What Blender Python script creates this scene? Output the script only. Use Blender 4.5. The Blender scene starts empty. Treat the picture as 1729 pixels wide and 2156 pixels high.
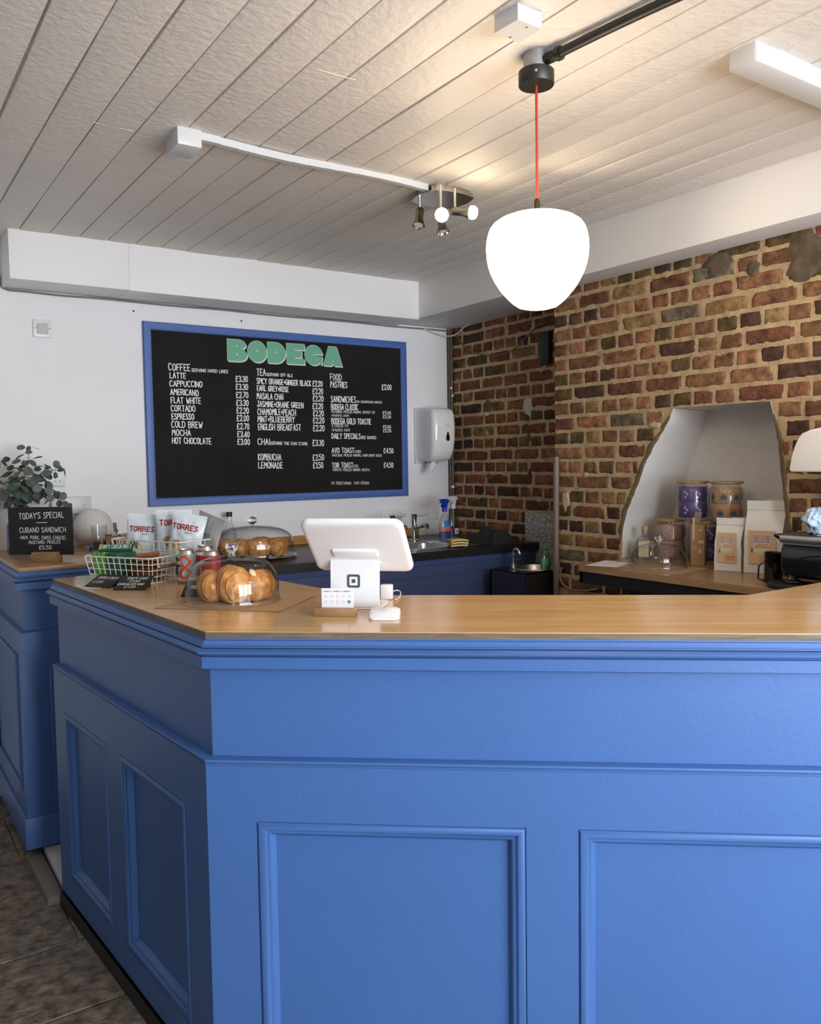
import bpy, bmesh, math, random
from math import sin, cos, pi, radians, sqrt, atan2
from mathutils import Vector, Matrix, noise

scene = bpy.context.scene
COL = scene.collection
random.seed(7)

# ---------------------------------------------------------------- camera
EYE = Vector((0.0, 0.0, 1.60))
FPX, PCX, PCY = 1752.4, 864.5, 1078.0
YAW, PITCH, ROLL = radians(34.056), radians(-3.486), radians(-0.847)
FW = Vector((sin(YAW) * cos(PITCH), cos(YAW) * cos(PITCH), sin(PITCH)))
_r0 = Vector((cos(YAW), -sin(YAW), 0.0))
_u0 = _r0.cross(FW)
RT = _r0 * cos(ROLL) + _u0 * sin(ROLL)
UP = -_r0 * sin(ROLL) + _u0 * cos(ROLL)
cam_data = bpy.data.cameras.new('camera')
cam = bpy.data.objects.new('camera', cam_data)
COL.objects.link(cam)
M = Matrix((RT, UP, -FW)).transposed().to_4x4()
M.translation = EYE
cam.matrix_world = M
cam_data.sensor_fit = 'VERTICAL'
cam_data.sensor_height = 36.0
cam_data.lens = 36.0 * FPX / 2156.0
cam_data.clip_start = 0.02
scene.camera = cam

# ---------------------------------------------------------------- light and exposure
world = bpy.data.worlds.new('world')
scene.world = world
world.use_nodes = True
wn = world.node_tree
wn.nodes.clear()
wo = wn.nodes.new('ShaderNodeOutputWorld')
bg = wn.nodes.new('ShaderNodeBackground')
bg.inputs[0].default_value = (0.80, 0.90, 1.0, 1)
bg.inputs[1].default_value = 1.5
wn.links.new(bg.outputs[0], wo.inputs[0])

def area(name, loc, size_x, size_y, watts, color, direction):
    d = bpy.data.lights.new(name, 'AREA')
    d.shape = 'RECTANGLE'
    d.size, d.size_y = size_x, size_y
    d.energy = watts
    d.color = color
    o = bpy.data.objects.new(name, d)
    o.location = loc
    o.rotation_euler = Vector(direction).to_track_quat('-Z', 'Y').to_euler()
    COL.objects.link(o)
    return o

# daylight that enters through the shop window behind the viewer
area('shop_window_daylight', (1.60, -2.13, 1.55), 2.5, 2.0, 180, (0.86, 0.92, 1.0), (0, 1, 0.02))
area('shop_door_daylight', (-0.75, -2.13, 1.45), 0.8, 1.8, 5, (0.86, 0.92, 1.0), (0, 1, 0))

vs = scene.view_settings
vs.view_transform = 'Standard'
vs.look = 'None'
vs.exposure = 0.6
vs.gamma = 1.0
vs.use_curve_mapping = False
try:
    scene.cycles.use_denoising = True
    scene.cycles.max_bounces = 10
    scene.cycles.transparent_max_bounces = 16
    scene.cycles.sample_clamp_indirect = 6.0
    scene.cycles.caustics_reflective = False
    scene.cycles.caustics_refractive = False
except Exception:
    pass

# ---------------------------------------------------------------- measuring helpers
def ray(x, y):
    return FW + RT * ((x - PCX) / FPX) - UP * ((y - PCY) / FPX)
def pz(x, y, z):
    d = ray(x, y); return EYE + d * ((z - EYE.z) / d.z)
def py_(x, y, Y):
    d = ray(x, y); return EYE + d * (Y / d.y)
def px_(x, y, X):
    d = ray(x, y); return EYE + d * (X / d.x)
def V(*a): return Vector(a)

# ---------------------------------------------------------------- materials
MATS = {}
def mat(name, color, rough=0.5, metal=0.0, bump=0.0, bscale=60.0, var=0.0, vscale=8.0, coat=0.0,
        emit=None, estr=0.0, spec=0.5, var2=None, stretch=None, trans=0.0, detail=4.0, bdist=0.004):
    if name in MATS: return MATS[name]
    m = bpy.data.materials.new(name)
    m.use_nodes = True
    nt = m.node_tree
    b = nt.nodes['Principled BSDF']
    b.inputs['Base Color'].default_value = (*color, 1)
    b.inputs['Roughness'].default_value = rough
    b.inputs['Metallic'].default_value = metal
    b.inputs['Specular IOR Level'].default_value = spec
    b.inputs['Coat Weight'].default_value = coat
    b.inputs['Coat Roughness'].default_value = 0.08
    b.inputs['Transmission Weight'].default_value = trans
    if emit:
        b.inputs['Emission Color'].default_value = (*emit, 1)
        b.inputs['Emission Strength'].default_value = estr
    tc = None
    if bump or var:
        tc = nt.nodes.new('ShaderNodeTexCoord')
        src = tc.outputs['Object']
        if stretch:
            mp = nt.nodes.new('ShaderNodeMapping')
            mp.inputs['Scale'].default_value = stretch
            nt.links.new(src, mp.inputs[0]); src = mp.outputs[0]
    if bump:
        n = nt.nodes.new('ShaderNodeTexNoise')
        n.inputs['Scale'].default_value = bscale
        n.inputs['Detail'].default_value = detail
        nt.links.new(src, n.inputs['Vector'])
        bp = nt.nodes.new('ShaderNodeBump')
        bp.inputs['Strength'].default_value = bump
        bp.inputs['Distance'].default_value = bdist
        nt.links.new(n.outputs[0], bp.inputs['Height'])
        nt.links.new(bp.outputs[0], b.inputs['Normal'])
    if var:
        n2 = nt.nodes.new('ShaderNodeTexNoise')
        n2.inputs['Scale'].default_value = vscale
        n2.inputs['Detail'].default_value = 6
        n2.inputs['Roughness'].default_value = 0.62
        nt.links.new(src, n2.inputs['Vector'])
        r = nt.nodes.new('ShaderNodeValToRGB')
        c2 = var2 or tuple(c * (1 - var) for c in color)
        r.color_ramp.elements[0].position = 0.34
        r.color_ramp.elements[0].color = (*c2, 1)
        r.color_ramp.elements[1].position = 0.64
        r.color_ramp.elements[1].color = (*color, 1)
        nt.links.new(n2.outputs[0], r.inputs[0])
        nt.links.new(r.outputs[0], b.inputs['Base Color'])
    MATS[name] = m
    return m

def thin_glass(name, tint=(0.97, 0.98, 0.98), edge=(0.72, 0.76, 0.76), rough=0.015, gloss=1.0):
    if name in MATS: return MATS[name]
    m = bpy.data.materials.new(name); m.use_nodes = True
    nt = m.node_tree; nt.nodes.clear()
    out = nt.nodes.new('ShaderNodeOutputMaterial')
    tr = nt.nodes.new('ShaderNodeBsdfTransparent')
    gl = nt.nodes.new('ShaderNodeBsdfGlossy'); gl.inputs['Roughness'].default_value = rough
    gl.inputs['Color'].default_value = (gloss, gloss, gloss, 1)
    lw = nt.nodes.new('ShaderNodeLayerWeight'); lw.inputs['Blend'].default_value = 0.35
    mixc = nt.nodes.new('ShaderNodeMix'); mixc.data_type = 'RGBA'
    mixc.inputs[6].default_value = (*tint, 1); mixc.inputs[7].default_value = (*edge, 1)
    pw = nt.nodes.new('ShaderNodeMath'); pw.operation = 'POWER'; pw.inputs[1].default_value = 1.5
    nt.links.new(lw.outputs['Facing'], pw.inputs[0])
    nt.links.new(pw.outputs[0], mixc.inputs[0])
    nt.links.new(mixc.outputs[2], tr.inputs[0])
    p5 = nt.nodes.new('ShaderNodeMath'); p5.operation = 'POWER'; p5.inputs[1].default_value = 5.0
    lw2 = nt.nodes.new('ShaderNodeLayerWeight'); lw2.inputs['Blend'].default_value = 0.5
    nt.links.new(lw2.outputs['Facing'], p5.inputs[0])
    fr = nt.nodes.new('ShaderNodeMath'); fr.operation = 'MULTIPLY_ADD'; fr.inputs[1].default_value = 0.80; fr.inputs[2].default_value = 0.045
    nt.links.new(p5.outputs[0], fr.inputs[0])
    mx = nt.nodes.new('ShaderNodeMixShader')
    nt.links.new(fr.outputs[0], mx.inputs[0])
    nt.links.new(tr.outputs[0], mx.inputs[1]); nt.links.new(gl.outputs[0], mx.inputs[2])
    nt.links.new(mx.outputs[0], out.inputs[0])
    MATS[name] = m
    return m

def wood_mat(name, c1, c2, c3, rough=0.3, scale=(1.2, 16, 16), coat=0.25, rz=0.0, bump=0.08):
    if name in MATS: return MATS[name]
    m = bpy.data.materials.new(name); m.use_nodes = True
    nt = m.node_tree; b = nt.nodes['Principled BSDF']
    tc = nt.nodes.new('ShaderNodeTexCoord')
    rot = nt.nodes.new('ShaderNodeMapping'); rot.inputs['Rotation'].default_value = (0, 0, rz)
    mp = nt.nodes.new('ShaderNodeMapping'); mp.inputs['Scale'].default_value = scale
    nt.links.new(tc.outputs['Object'], rot.inputs[0]); nt.links.new(rot.outputs[0], mp.inputs[0])
    n = nt.nodes.new('ShaderNodeTexNoise'); n.inputs['Scale'].default_value = 2.2; n.inputs['Detail'].default_value = 8
    n.inputs['Roughness'].default_value = 0.62; n.inputs['Distortion'].default_value = 0.6
    nt.links.new(mp.outputs[0], n.inputs['Vector'])
    r = nt.nodes.new('ShaderNodeValToRGB')
    e = r.color_ramp.elements
    e[0].position = 0.30; e[0].color = (*c1, 1)
    e[1].position = 0.72; e[1].color = (*c3, 1)
    k = e.new(0.5); k.color = (*c2, 1)
    nt.links.new(n.outputs[0], r.inputs[0]); nt.links.new(r.outputs[0], b.inputs['Base Color'])
    b.inputs['Roughness'].default_value = rough
    b.inputs['Coat Weight'].default_value = coat; b.inputs['Coat Roughness'].default_value = 0.12
    bp = nt.nodes.new('ShaderNodeBump'); bp.inputs['Strength'].default_value = bump; bp.inputs['Distance'].default_value = 0.002
    nt.links.new(n.outputs[0], bp.inputs['Height']); nt.links.new(bp.outputs[0], b.inputs['Normal'])
    MATS[name] = m
    return m

# ---------------------------------------------------------------- mesh builder
class MB:
    def __init__(s): s.v = []; s.f = []; s.m = []; s.c = []
    def add(s, verts, faces, mi=0, col=None):
        o = len(s.v)
        s.v.extend(Vector(p) for p in verts)
        for f in faces:
            s.f.append(tuple(i + o for i in f)); s.m.append(mi); s.c.append(col)
        return s
    def bm(s, bm_, mi=0, col=None):
        bm_.verts.ensure_lookup_table()
        idx = {v: i for i, v in enumerate(bm_.verts)}
        s.add([v.co.copy() for v in bm_.verts], [[idx[v] for v in f.verts] for f in bm_.faces], mi, col)
        bm_.free(); return s
    def box(s, c, size, r=0.0, seg=2, rot=None, mi=0, col=None):
        b = bmesh.new(); bmesh.ops.create_cube(b, size=1.0)
        bmesh.ops.scale(b, vec=Vector(size), verts=b.verts)
        if r > 0:
            bmesh.ops.bevel(b, geom=list(b.edges), offset=min(r, min(size) * 0.49), segments=seg, profile=0.5, affect='EDGES')
        if rot is not None: bmesh.ops.transform(b, matrix=rot.to_4x4() if len(rot) == 3 else rot, verts=b.verts)
        bmesh.ops.translate(b, vec=Vector(c), verts=b.verts)
        return s.bm(b, mi, col)
    def bb(s, x0, x1, y0, y1, z0, z1, r=0.0, seg=2, mi=0):
        return s.box(((x0 + x1) / 2, (y0 + y1) / 2, (z0 + z1) / 2), (abs(x1 - x0), abs(y1 - y0), abs(z1 - z0)), r, seg, None, mi)
    def lathe(s, prof, n=32, c=(0, 0, 0), axis=None, mi=0, sx=1.0, sy=1.0, a0=0.0, a1=2 * pi):
        q = Vector((0, 0, 1)).rotation_difference(Vector(axis)) if axis is not None else None
        full = abs(a1 - a0 - 2 * pi) < 1e-6
        cols = n if full else n + 1
        vs_, fs = [], []
        for r, z in prof:
            for k in range(cols):
                a = a0 + (a1 - a0) * k / n
                p = Vector((max(r, 1e-5) * cos(a) * sx, max(r, 1e-5) * sin(a) * sy, z))
                if q: p = q @ p
                vs_.append(p + Vector(c))
        for i in range(len(prof) - 1):
            for k in range(n):
                k2 = (k + 1) % cols
                fs.append((i * cols + k, i * cols + k2, (i + 1) * cols + k2, (i + 1) * cols + k))
        return s.add(vs_, fs, mi)
    def cyl(s, c, r, h, n=24, axis=None, mi=0, r2=None):
        r2 = r if r2 is None else r2
        return s.lathe([(0, 0), (r, 0), (r2, h), (0, h)], n, c, axis, mi)
    def sph(s, c, r, n=20, mi=0, sc=(1, 1, 1)):
        pr = [(r * sin(pi * i / (n // 2)), -r * cos(pi * i / (n // 2))) for i in range(n // 2 + 1)]
        o = len(s.v); s.lathe(pr, n, (0, 0, 0), None, mi)
        for i in range(o, len(s.v)):
            p = s.v[i]; s.v[i] = Vector((p.x * sc[0] + c[0], p.y * sc[1] + c[1], p.z * sc[2] + c[2]))
        return s
    def tube(s, pts, r, n=8, closed=False, mi=0, radii=None):
        pts = [Vector(p) for p in pts]
        N = len(pts)
        vs_, fs = [], []
        nrm = None
        for i, p in enumerate(pts):
            if closed: t = pts[(i + 1) % N] - pts[i - 1]
            else: t = pts[min(i + 1, N - 1)] - pts[max(i - 1, 0)]
            if t.length < 1e-9: t = Vector((0, 0, 1))
            t.normalize()
            if nrm is None:
                a = Vector((0, 0, 1)) if abs(t.z) < 0.9 else Vector((1, 0, 0))
                nrm = (a - t * a.dot(t)).normalized()
            else:
                nrm = (nrm - t * nrm.dot(t))
                if nrm.length < 1e-6: nrm = t.orthogonal()
                nrm.normalize()
            b = t.cross(nrm)
            rr = radii[i] if radii else r
            for k in range(n):
                a = 2 * pi * k / n
                vs_.append(p + (nrm * cos(a) + b * sin(a)) * rr)
        for i in range(N if closed else N - 1):
            j = (i + 1) % N
            for k in range(n):
                k2 = (k + 1) % n
                fs.append((i * n + k, i * n + k2, j * n + k2, j * n + k))
        if not closed:
            fs.append(tuple(range(n - 1, -1, -1))); fs.append(tuple((N - 1) * n + k for k in range(n)))
        return s.add(vs_, fs, mi)
    def prism(s, poly, o, u, v, w, mi=0):
        """poly (a,b) in the plane o + a u + b v, pushed along w"""
        o, u, v, w = Vector(o), Vector(u), Vector(v), Vector(w)
        n = len(poly)
        a = [o + u * p[0] + v * p[1] for p in poly]
        fs = [tuple(range(n)), tuple(range(2 * n - 1, n - 1, -1))]
        for i in range(n):
            j = (i + 1) % n; fs.append((i, i + n, j + n, j))
        return s.add(a + [p + w for p in a], fs, mi)
    def flat(s, poly, o, u, v, mi=0):
        o, u, v = Vector(o), Vector(u), Vector(v)
        return s.add([o + u * p[0] + v * p[1] for p in poly], [tuple(range(len(poly)))], mi)
    def sweep(s, prof, path, closed=False, mi=0, caps=True, side=1):
        """prof: (outward, z); path: XY points; outward is to the right of travel when side=1"""
        P = [Vector((p[0], p[1])) for p in path]; N = len(P); K = len(prof)
        vs_, fs = [], []
        for i in range(N):
            def nr(a, b):
                d = (b - a).normalized(); return Vector((d.y, -d.x)) * side
            if closed: n1, n2 = nr(P[i - 1], P[i]), nr(P[i], P[(i + 1) % N])
            elif i == 0: n1 = n2 = nr(P[0], P[1])
            elif i == N - 1: n1 = n2 = nr(P[-2], P[-1])
            else: n1, n2 = nr(P[i - 1], P[i]), nr(P[i], P[i + 1])
            mt = (n1 + n2) / (1 + n1.dot(n2))
            for o, z in prof: vs_.append(Vector((P[i].x + mt.x * o, P[i].y + mt.y * o, z)))
        for i in range(N if closed else N - 1):
            j = (i + 1) % N
            for k in range(K - 1): fs.append((i * K + k, j * K + k, j * K + k + 1, i * K + k + 1))
        if caps and not closed:
            fs.append(tuple(range(K))); fs.append(tuple((N - 1) * K + k for k in range(K - 1, -1, -1)))
        return s.add(vs_, fs, mi)
    def grid(s, fn, nu, nv, mi=0, closed_u=False, col=None):
        vs_ = [fn(i / nu, j / nv) for j in range(nv + 1) for i in range(nu + 1)]
        fs = [(j * (nu + 1) + i, j * (nu + 1) + i + 1, (j + 1) * (nu + 1) + i + 1, (j + 1) * (nu + 1) + i) for j in range(nv) for i in range(nu)]
        return s.add(vs_, fs, mi, col)
    def xf(s, m, start=0):
        for i in range(start, len(s.v)): s.v[i] = m @ s.v[i]
        return s

def obj(name, mb, mats, parent=None, loc=None, world=False, smooth=38, merge=0.0, recalc=True, kind=None):
    """link one mesh object; parts are given in the thing's own space, or in world space with world=True"""
    if not isinstance(mats, (list, tuple)): mats = [mats]
    off = Vector((0, 0, 0)); inv = None
    if parent is not None and world: inv = full_matrix(parent).inverted()
    if parent is None and loc is not None: off = Vector(loc)
    me = bpy.data.meshes.new(name)
    vv = [(inv @ p) if inv else (p - off) for p in mb.v]
    me.from_pydata([tuple(p) for p in vv], [], mb.f)
    for m in mats: me.materials.append(m)
    for p, mi in zip(me.polygons, mb.m): p.material_index = mi
    if any(c is not None for c in mb.c):
        at = me.color_attributes.new('tone', 'FLOAT_COLOR', 'CORNER')
        for p, c in zip(me.polygons, mb.c):
            for li in p.loop_indices: at.data[li].color = (*(c or (1, 1, 1)), 1)
    if merge or recalc:
        b = bmesh.new(); b.from_mesh(me)
        if merge: bmesh.ops.remove_doubles(b, verts=b.verts, dist=merge)
        if recalc: bmesh.ops.recalc_face_normals(b, faces=b.faces)
        b.to_mesh(me); b.free()
    if smooth:
        me.polygons.foreach_set('use_smooth', [True] * len(me.polygons))
        me.set_sharp_from_angle(angle=radians(smooth))
    me.update()
    o = bpy.data.objects.new(name, me)
    COL.objects.link(o)
    if parent is not None: o.parent = parent
    elif loc is not None: o.location = loc
    if kind: o['kind'] = kind
    return o

def full_matrix(o):
    m = Matrix.LocRotScale(o.location, o.rotation_euler, o.scale)
    return full_matrix(o.parent) @ m if o.parent else m

def thing(name, label, cat, loc=(0, 0, 0), rz=0.0, group=None):
    o = bpy.data.objects.new(name, None)
    o.empty_display_size = 0.05
    COL.objects.link(o)
    o.location = loc; o.rotation_euler = (0, 0, rz)
    o['label'] = label; o['category'] = cat
    if group: o['group'] = group
    return o

def tag(o, label, cat, group=None):
    o['label'] = label; o['category'] = cat
    if group: o['group'] = group
    return o

def dup(root, loc, rz, label, group=None):
    def cp(o, par):
        c = o.copy(); COL.objects.link(c); c.parent = par
        for ch in list(o.children): cp(ch, c)
        return c
    kids = list(root.children)
    r = root.copy(); COL.objects.link(r); r.location = loc; r.rotation_euler = (0, 0, rz)
    r['label'] = label
    if group: r['group'] = group
    for k in kids: cp(k, r)
    return r

def struct(name, mb, mats, **kw):
    return obj(name, mb, mats, kind='structure', **kw)

# ---------------------------------------------------------------- hand lettering (stroke letters)
GL = {
'A': (6, '00 38 60|13 53'), 'B': (6, '00 08 48 57 55 44 04|44 63 61 50 00'), 'C': (6, '67 48 28 06 02 20 40 61'),
'D': (6, '00 08 38 66 62 30 00'), 'E': (5, '58 08 00 50|04 44'), 'F': (5, '58 08 00|04 44'),
'G': (6, '67 48 28 06 02 20 40 62 64 34'), 'H': (6, '00 08|60 68|04 64'), 'I': (0, '00 08'),
'J': (5, '18 58|48 42 30 10 02'), 'K': (5, '00 08|58 04 50'), 'L': (5, '08 00 50'), 'M': (7, '00 18 44 68 70'),
'N': (6, '00 08 60 68'), 'O': (6, '20 02 06 28 48 66 62 40 20'), 'P': (5, '00 08 38 57 55 34 04'),
'Q': (6, '20 02 06 28 48 66 62 40 20|42 60'), 'R': (6, '00 08 48 57 55 44 04|34 60'),
'S': (5, '57 38 18 06 15 43 52 51 30 10 01'), 'T': (6, '08 68|38 30'), 'U': (6, '08 02 20 40 62 68'), 'V': (6, '08 30 68'),
'W': (8, '08 20 45 60 88'), 'X': (6, '08 60|00 68'), 'Y': (6, '08 34 68|34 30'), 'Z': (5, '08 58 00 50'),
'0': (5, '20 02 06 28 38 56 52 30 20'), '1': (2, '06 28 20'), '2': (5, '06 18 38 57 55 00 50'), '3': (5, '07 18 38 57 55 24|24 44 52 51 30 10 01'),
'4': (5, '40 48 02 52'), '5': (5, '58 08 05 35 53 51 30 10 01'), '6': (5, '48 15 02 10 30 52 53 34 14 02'), '7': (5, '08 58 20'),
'8': (5, '24 15 06 07 18 38 47 56 45 34 24 13 02 01 10 30 41 52 43 34'), '9': (5, '54 24 05 07 18 38 57 54 40'),
'£': (6, '67 48 28 16 10|00 60|04 44'), '.': (0, '00 01'), ',': (1, '11 00'), '+': (4, '04 44|22 26'), '(': (2, '28 06 02 20'),
')': (2, '08 26 22 00'), "'": (0, '06 08'), '-': (4, '04 44'), ':': (0, '01 02|05 06'), ' ': (3, ''),
}
def lettering(mb, s, place, width, height, stroke, gap=2.7, jit=0.25, step=None, mi=0, slant=0.0, rnd=None):
    """place(u, v) -> point on the surface; fits s in width x height"""
    rnd = rnd or random.Random(len(s) * 31 + int(width * 9999))
    tot = sum(GL[c][0] + gap for c in s) - gap
    kx, ky = width / max(tot, 1), height / 8.0
    x = 0.0; cnt = 0
    hw = stroke / 2
    for c in s:
        w, st = GL[c]
        dy = rnd.uniform(-jit, jit)
        for line in st.split('|'):
            if not line: continue
            pts = []
            for q in line.split():
                a, b = int(q[0]), int(q[1])
                pts.append(Vector(((x + a + rnd.uniform(-jit, jit)) * kx, (b + dy + rnd.uniform(-jit, jit)) * ky)))
            for p in pts: p.x += p.y * slant
            for a, b in zip(pts[:-1], pts[1:]):
                d = b - a; L = d.length
                if L < 1e-7: continue
                d /= L; nn = Vector((-d.y, d.x)) * hw
                a2, b2 = a - d * hw * 0.8, b + d * hw * 0.8
                k = 1 if not step else max(1, int((b2 - a2).length / step + 0.5))
                row = []
                for i in range(k + 1):
                    p = a2.lerp(b2, i / k)
                    row.append((p + nn, p - nn))
                vv = []
                e_ = 1e-4; q0 = place(a.x, a.y)
                nrm = (place(a.x + e_, a.y) - q0).cross(place(a.x, a.y + e_) - q0).normalized() * (3.5e-5 * (cnt % 9)); cnt += 1
                for l, r in row: vv += [place(l.x, l.y) + nrm, place(r.x, r.y) + nrm]
                mb.add(vv, [(2 * i, 2 * i + 1, 2 * i + 3, 2 * i + 2) for i in range(k)], mi)
        x += w + gap
    return mb

def plane_place(o, u, v, n=None, lift=0.0):
    o, u, v = Vector(o), Vector(u).normalized(), Vector(v).normalized()
    n = u.cross(v) if n is None else Vector(n)
    return lambda a, b: o + u * a + v * b + n * lift

def curve_pts(ctrl, k=8, closed=False):
    """Catmull-Rom through the control points"""
    P = [Vector(p) for p in ctrl]; N = len(P); out = []
    for i in range(N if closed else N - 1):
        p0 = P[(i - 1) % N] if closed or i > 0 else P[0]
        p1, p2 = P[i], P[(i + 1) % N]
        p3 = P[(i + 2) % N] if closed or i + 2 < N else P[-1]
        for j in range(k):
            t = j / k
            out.append(0.5 * ((2 * p1) + (p2 - p0) * t + (2 * p0 - 5 * p1 + 4 * p2 - p3) * t * t + (3 * p1 - p0 - 3 * p2 + p3) * t ** 3))
    if not closed: out.append(P[-1].copy())
    return out

def rrect(w, h, r, n=5, cx=0.0, cy=0.0):
    out = []
    for qx, qy, a in ((1, -1, -pi / 2), (1, 1, 0), (-1, 1, pi / 2), (-1, -1, pi)):
        for i in range(n + 1):
            t = a + (pi / 2) * i / n
            out.append((cx + qx * (w / 2 - r) + r * cos(t), cy + qy * (h / 2 - r) + r * sin(t)))
    return out
def ell(rx, ry, n=24, cx=0.0, cy=0.0, a0=0.0, a1=2 * pi):
    full = abs(a1 - a0 - 2 * pi) < 1e-6
    m = n if full else n + 1
    return [(cx + rx * cos(a0 + (a1 - a0) * i / n), cy + ry * sin(a0 + (a1 - a0) * i / n)) for i in range(m)]

# ================================================================ the room
CEIL = 2.68
YB = 4.434            # back wall
XBREAST, XALC = 3.075, 3.345
YEDGE = 3.20          # end of the chimney breast
XL, YF = -1.60, -2.0
white = mat('white wall paint', (0.80, 0.785, 0.79), 0.6, bump=0.25, bscale=35, var=0.03, vscale=2.5)
beamw = mat('white beam paint', (0.82, 0.80, 0.79), 0.55, bump=0.15, bscale=30)
ceilm = mat('ceiling paint', (0.75, 0.695, 0.645), 0.62, bump=0.8, bscale=48, var=0.05, vscale=5)
plaster = mat('niche plaster', (0.80, 0.77, 0.745), 0.7, bump=0.5, bscale=22, var=0.08, vscale=5)

# floor of old stone flags
stone = mat('stone flags', (0.25, 0.195, 0.15), 0.85, bump=1.0, bscale=16, var=0.68, vscale=20, detail=12, bdist=0.02, spec=0.25)
mb = MB()
mb.flat([(XL, YF), (3.7, YF), (3.7, YB), (XL, YB)], (0, 0, -0.012), (1, 0, 0), (0, 1, 0))
rnd = random.Random(3)
y = YF
while y < YB:
    h = rnd.uniform(0.30, 0.46); x = XL - rnd.uniform(0, 0.4)
    while x < 1.6:
        w = rnd.uniform(0.38, 0.75)
        x0, x1, y0, y1 = max(x + 0.006, XL), x + w - 0.006, y + 0.006, min(y + h - 0.006, YB)
        if x1 > x0 + 0.05:
            mb.box(((x0 + x1) / 2, (y0 + y1) / 2, -0.02 + rnd.uniform(-0.004, 0)), (x1 - x0 + 0.006, y1 - y0 + 0.006, 0.04), 0.0035, 1,
                   Matrix.Rotation(rnd.uniform(-0.015, 0.015), 3, 'Z'))
        x += w
    y += h
struct('floor', mb, stone)

# painted plank ceiling
mb = MB()
rnd = random.Random(5)
seam0, pitch = 0.442, 0.1297
k0 = int((XL - seam0) / pitch) - 1
NY = 110
ys = [YF + (YB - YF) * i / NY for i in range(NY + 1)]
k = k0
while seam0 + k * pitch < 3.3:
    s0, s1 = seam0 + k * pitch, seam0 + (k + 1) * pitch
    dz = rnd.uniform(-0.0025, 0.0025); tilt = rnd.uniform(-0.002, 0.002)
    vv, ff = [], []
    wide = rnd.choice((0.0015, 0.0025, 0.0035, 0.0045))
    for yy in ys:
        g0 = max(0.0003, 0.6 * wide + 0.0026 * noise.noise((yy * 2.1, k * 3.7, 0.2)))
        g1 = max(0.0003, 0.6 * wide + 0.0026 * noise.noise((yy * 2.1, (k + 1) * 3.7, 0.2)))
        rz = 0.002 * noise.noise((yy * 1.3, k * 9.1, 4.0))
        for a, b in ((s0, 0.010), (s0 + g0, 0.010), (s0 + g0 + 0.0015, 0.001), (s0 + g0 + 0.006, 0), ((s0 + s1) / 2, -0.0006),
                     (s1 - g1 - 0.006, 0), (s1 - g1 - 0.0015, 0.001), (s1 - g1, 0.010), (s1, 0.010)):
            t = (a - s0) / pitch - 0.5
            vv.append((a, yy, CEIL + b + (dz + tilt * t + rz if b < 0.005 else 0)))
    for j in range(NY):
        for i in range(8): ff.append((j * 9 + i, j * 9 + i + 1, (j + 1) * 9 + i + 1, (j + 1) * 9 + i))
    mb.add(vv, ff)
    if rnd.random() < 0.2:      # ridge of paint where two boards butt
        yy = rnd.uniform(1.2, 3.9)
        mb.tube([(s0 + 0.004, yy, CEIL), (s0 + 0.05, yy + 0.004, CEIL + 0.0005), (s1 - 0.004, yy - 0.003, CEIL)], 0.0008, 5)
    for q in range(6):           # paint drips and nail heads
        mb.sph((rnd.choice((s0 + 0.008, s1 - 0.008)), rnd.uniform(1.0, 4.1), CEIL - 0.0005), rnd.uniform(0.0012, 0.0025), 6, 0, (1, 1, 0.6))
    k += 1
# specific butt joints seen in the photograph
for (a, b) in (((197, 257), (282, 276)), ((668, 146), (750, 169))):
    p, q = pz(*a, CEIL - 0.001), pz(*b, CEIL - 0.001)
    mb.tube([p, (p + q) / 2 + V(0, 0.002, 0), q], 0.0009, 5)
mb.bb(XL - 0.1, 3.8, YF - 0.1, YB + 0.1, CEIL + 0.03, CEIL + 0.08)  # unseen slab added over the planks to keep sky light out
struct('ceiling', mb, ceilm, smooth=30, recalc=False)

# walls
mb = MB(); mb.bb(XL - 0.1, 3.8, YB, YB + 0.1, -0.1, CEIL + 0.1)
# nail holes and a cable mark
struct('wall_back', mb, white)
mb = MB(); mb.bb(XL - 0.1, XL, YF - 0.1, YB, -0.1, CEIL + 0.1)
struct('wall_left', mb, mat('fill-cutting dark grey', (0.30, 0.29, 0.28), 0.7))  # unseen wall, its grey set dark to cut fill on the bar's side
WX0, WX1, WZ0, WZ1 = 0.30, 2.90, 0.55, 2.55
DX0, DX1, DZ1 = -1.15, -0.35, 2.35
mb = MB()
for a in ((XL - 0.1, DX0, 0, CEIL + 0.1), (DX1, WX0, 0, CEIL + 0.1), (WX1, 3.8, 0, CEIL + 0.1), (DX0, DX1, DZ1, CEIL + 0.1), (WX0, WX1, 0, WZ0), (WX0, WX1, WZ1, CEIL + 0.1)):
    mb.bb(a[0], a[1], YF - 0.1, YF, a[2], a[3])
struct('wall_front', mb, white)
glass = thin_glass('window glass')
wpaint = mat('white gloss paint', (0.78, 0.78, 0.77), 0.35)
mb = MB()
for z in (WZ0, WZ1 - 0.05, 1.95): mb.bb(WX0, WX1, YF - 0.08, YF - 0.02, z, z + 0.05)
for x in (WX0, WX1 - 0.05, WX0 + 0.85, WX0 + 1.70): mb.bb(x, x + 0.05, YF - 0.08, YF - 0.02, WZ0, WZ1)
w1 = struct('window_1', mb, wpaint)
mb = MB(); mb.flat([(WX0, WZ0), (WX1, WZ0), (WX1, WZ1), (WX0, WZ1)], (0, YF - 0.05, 0), (1, 0, 0), (0, 0, 1))
obj('pane', mb, glass, w1)
mb = MB()
for x in (DX0, DX1 - 0.1): mb.bb(x, x + 0.1, YF - 0.08, YF - 0.03, 0, DZ1)
for z in (0, 0.9, DZ1 - 0.1): mb.bb(DX0, DX1, YF - 0.08, YF - 0.03, z, z + 0.1)
mb.bb(DX0, DX1, YF - 0.07, YF - 0.04, 0, 0.45)
d1 = struct('door_1', mb, mat('door paint', (0.06, 0.13, 0.36), 0.4))
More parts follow.
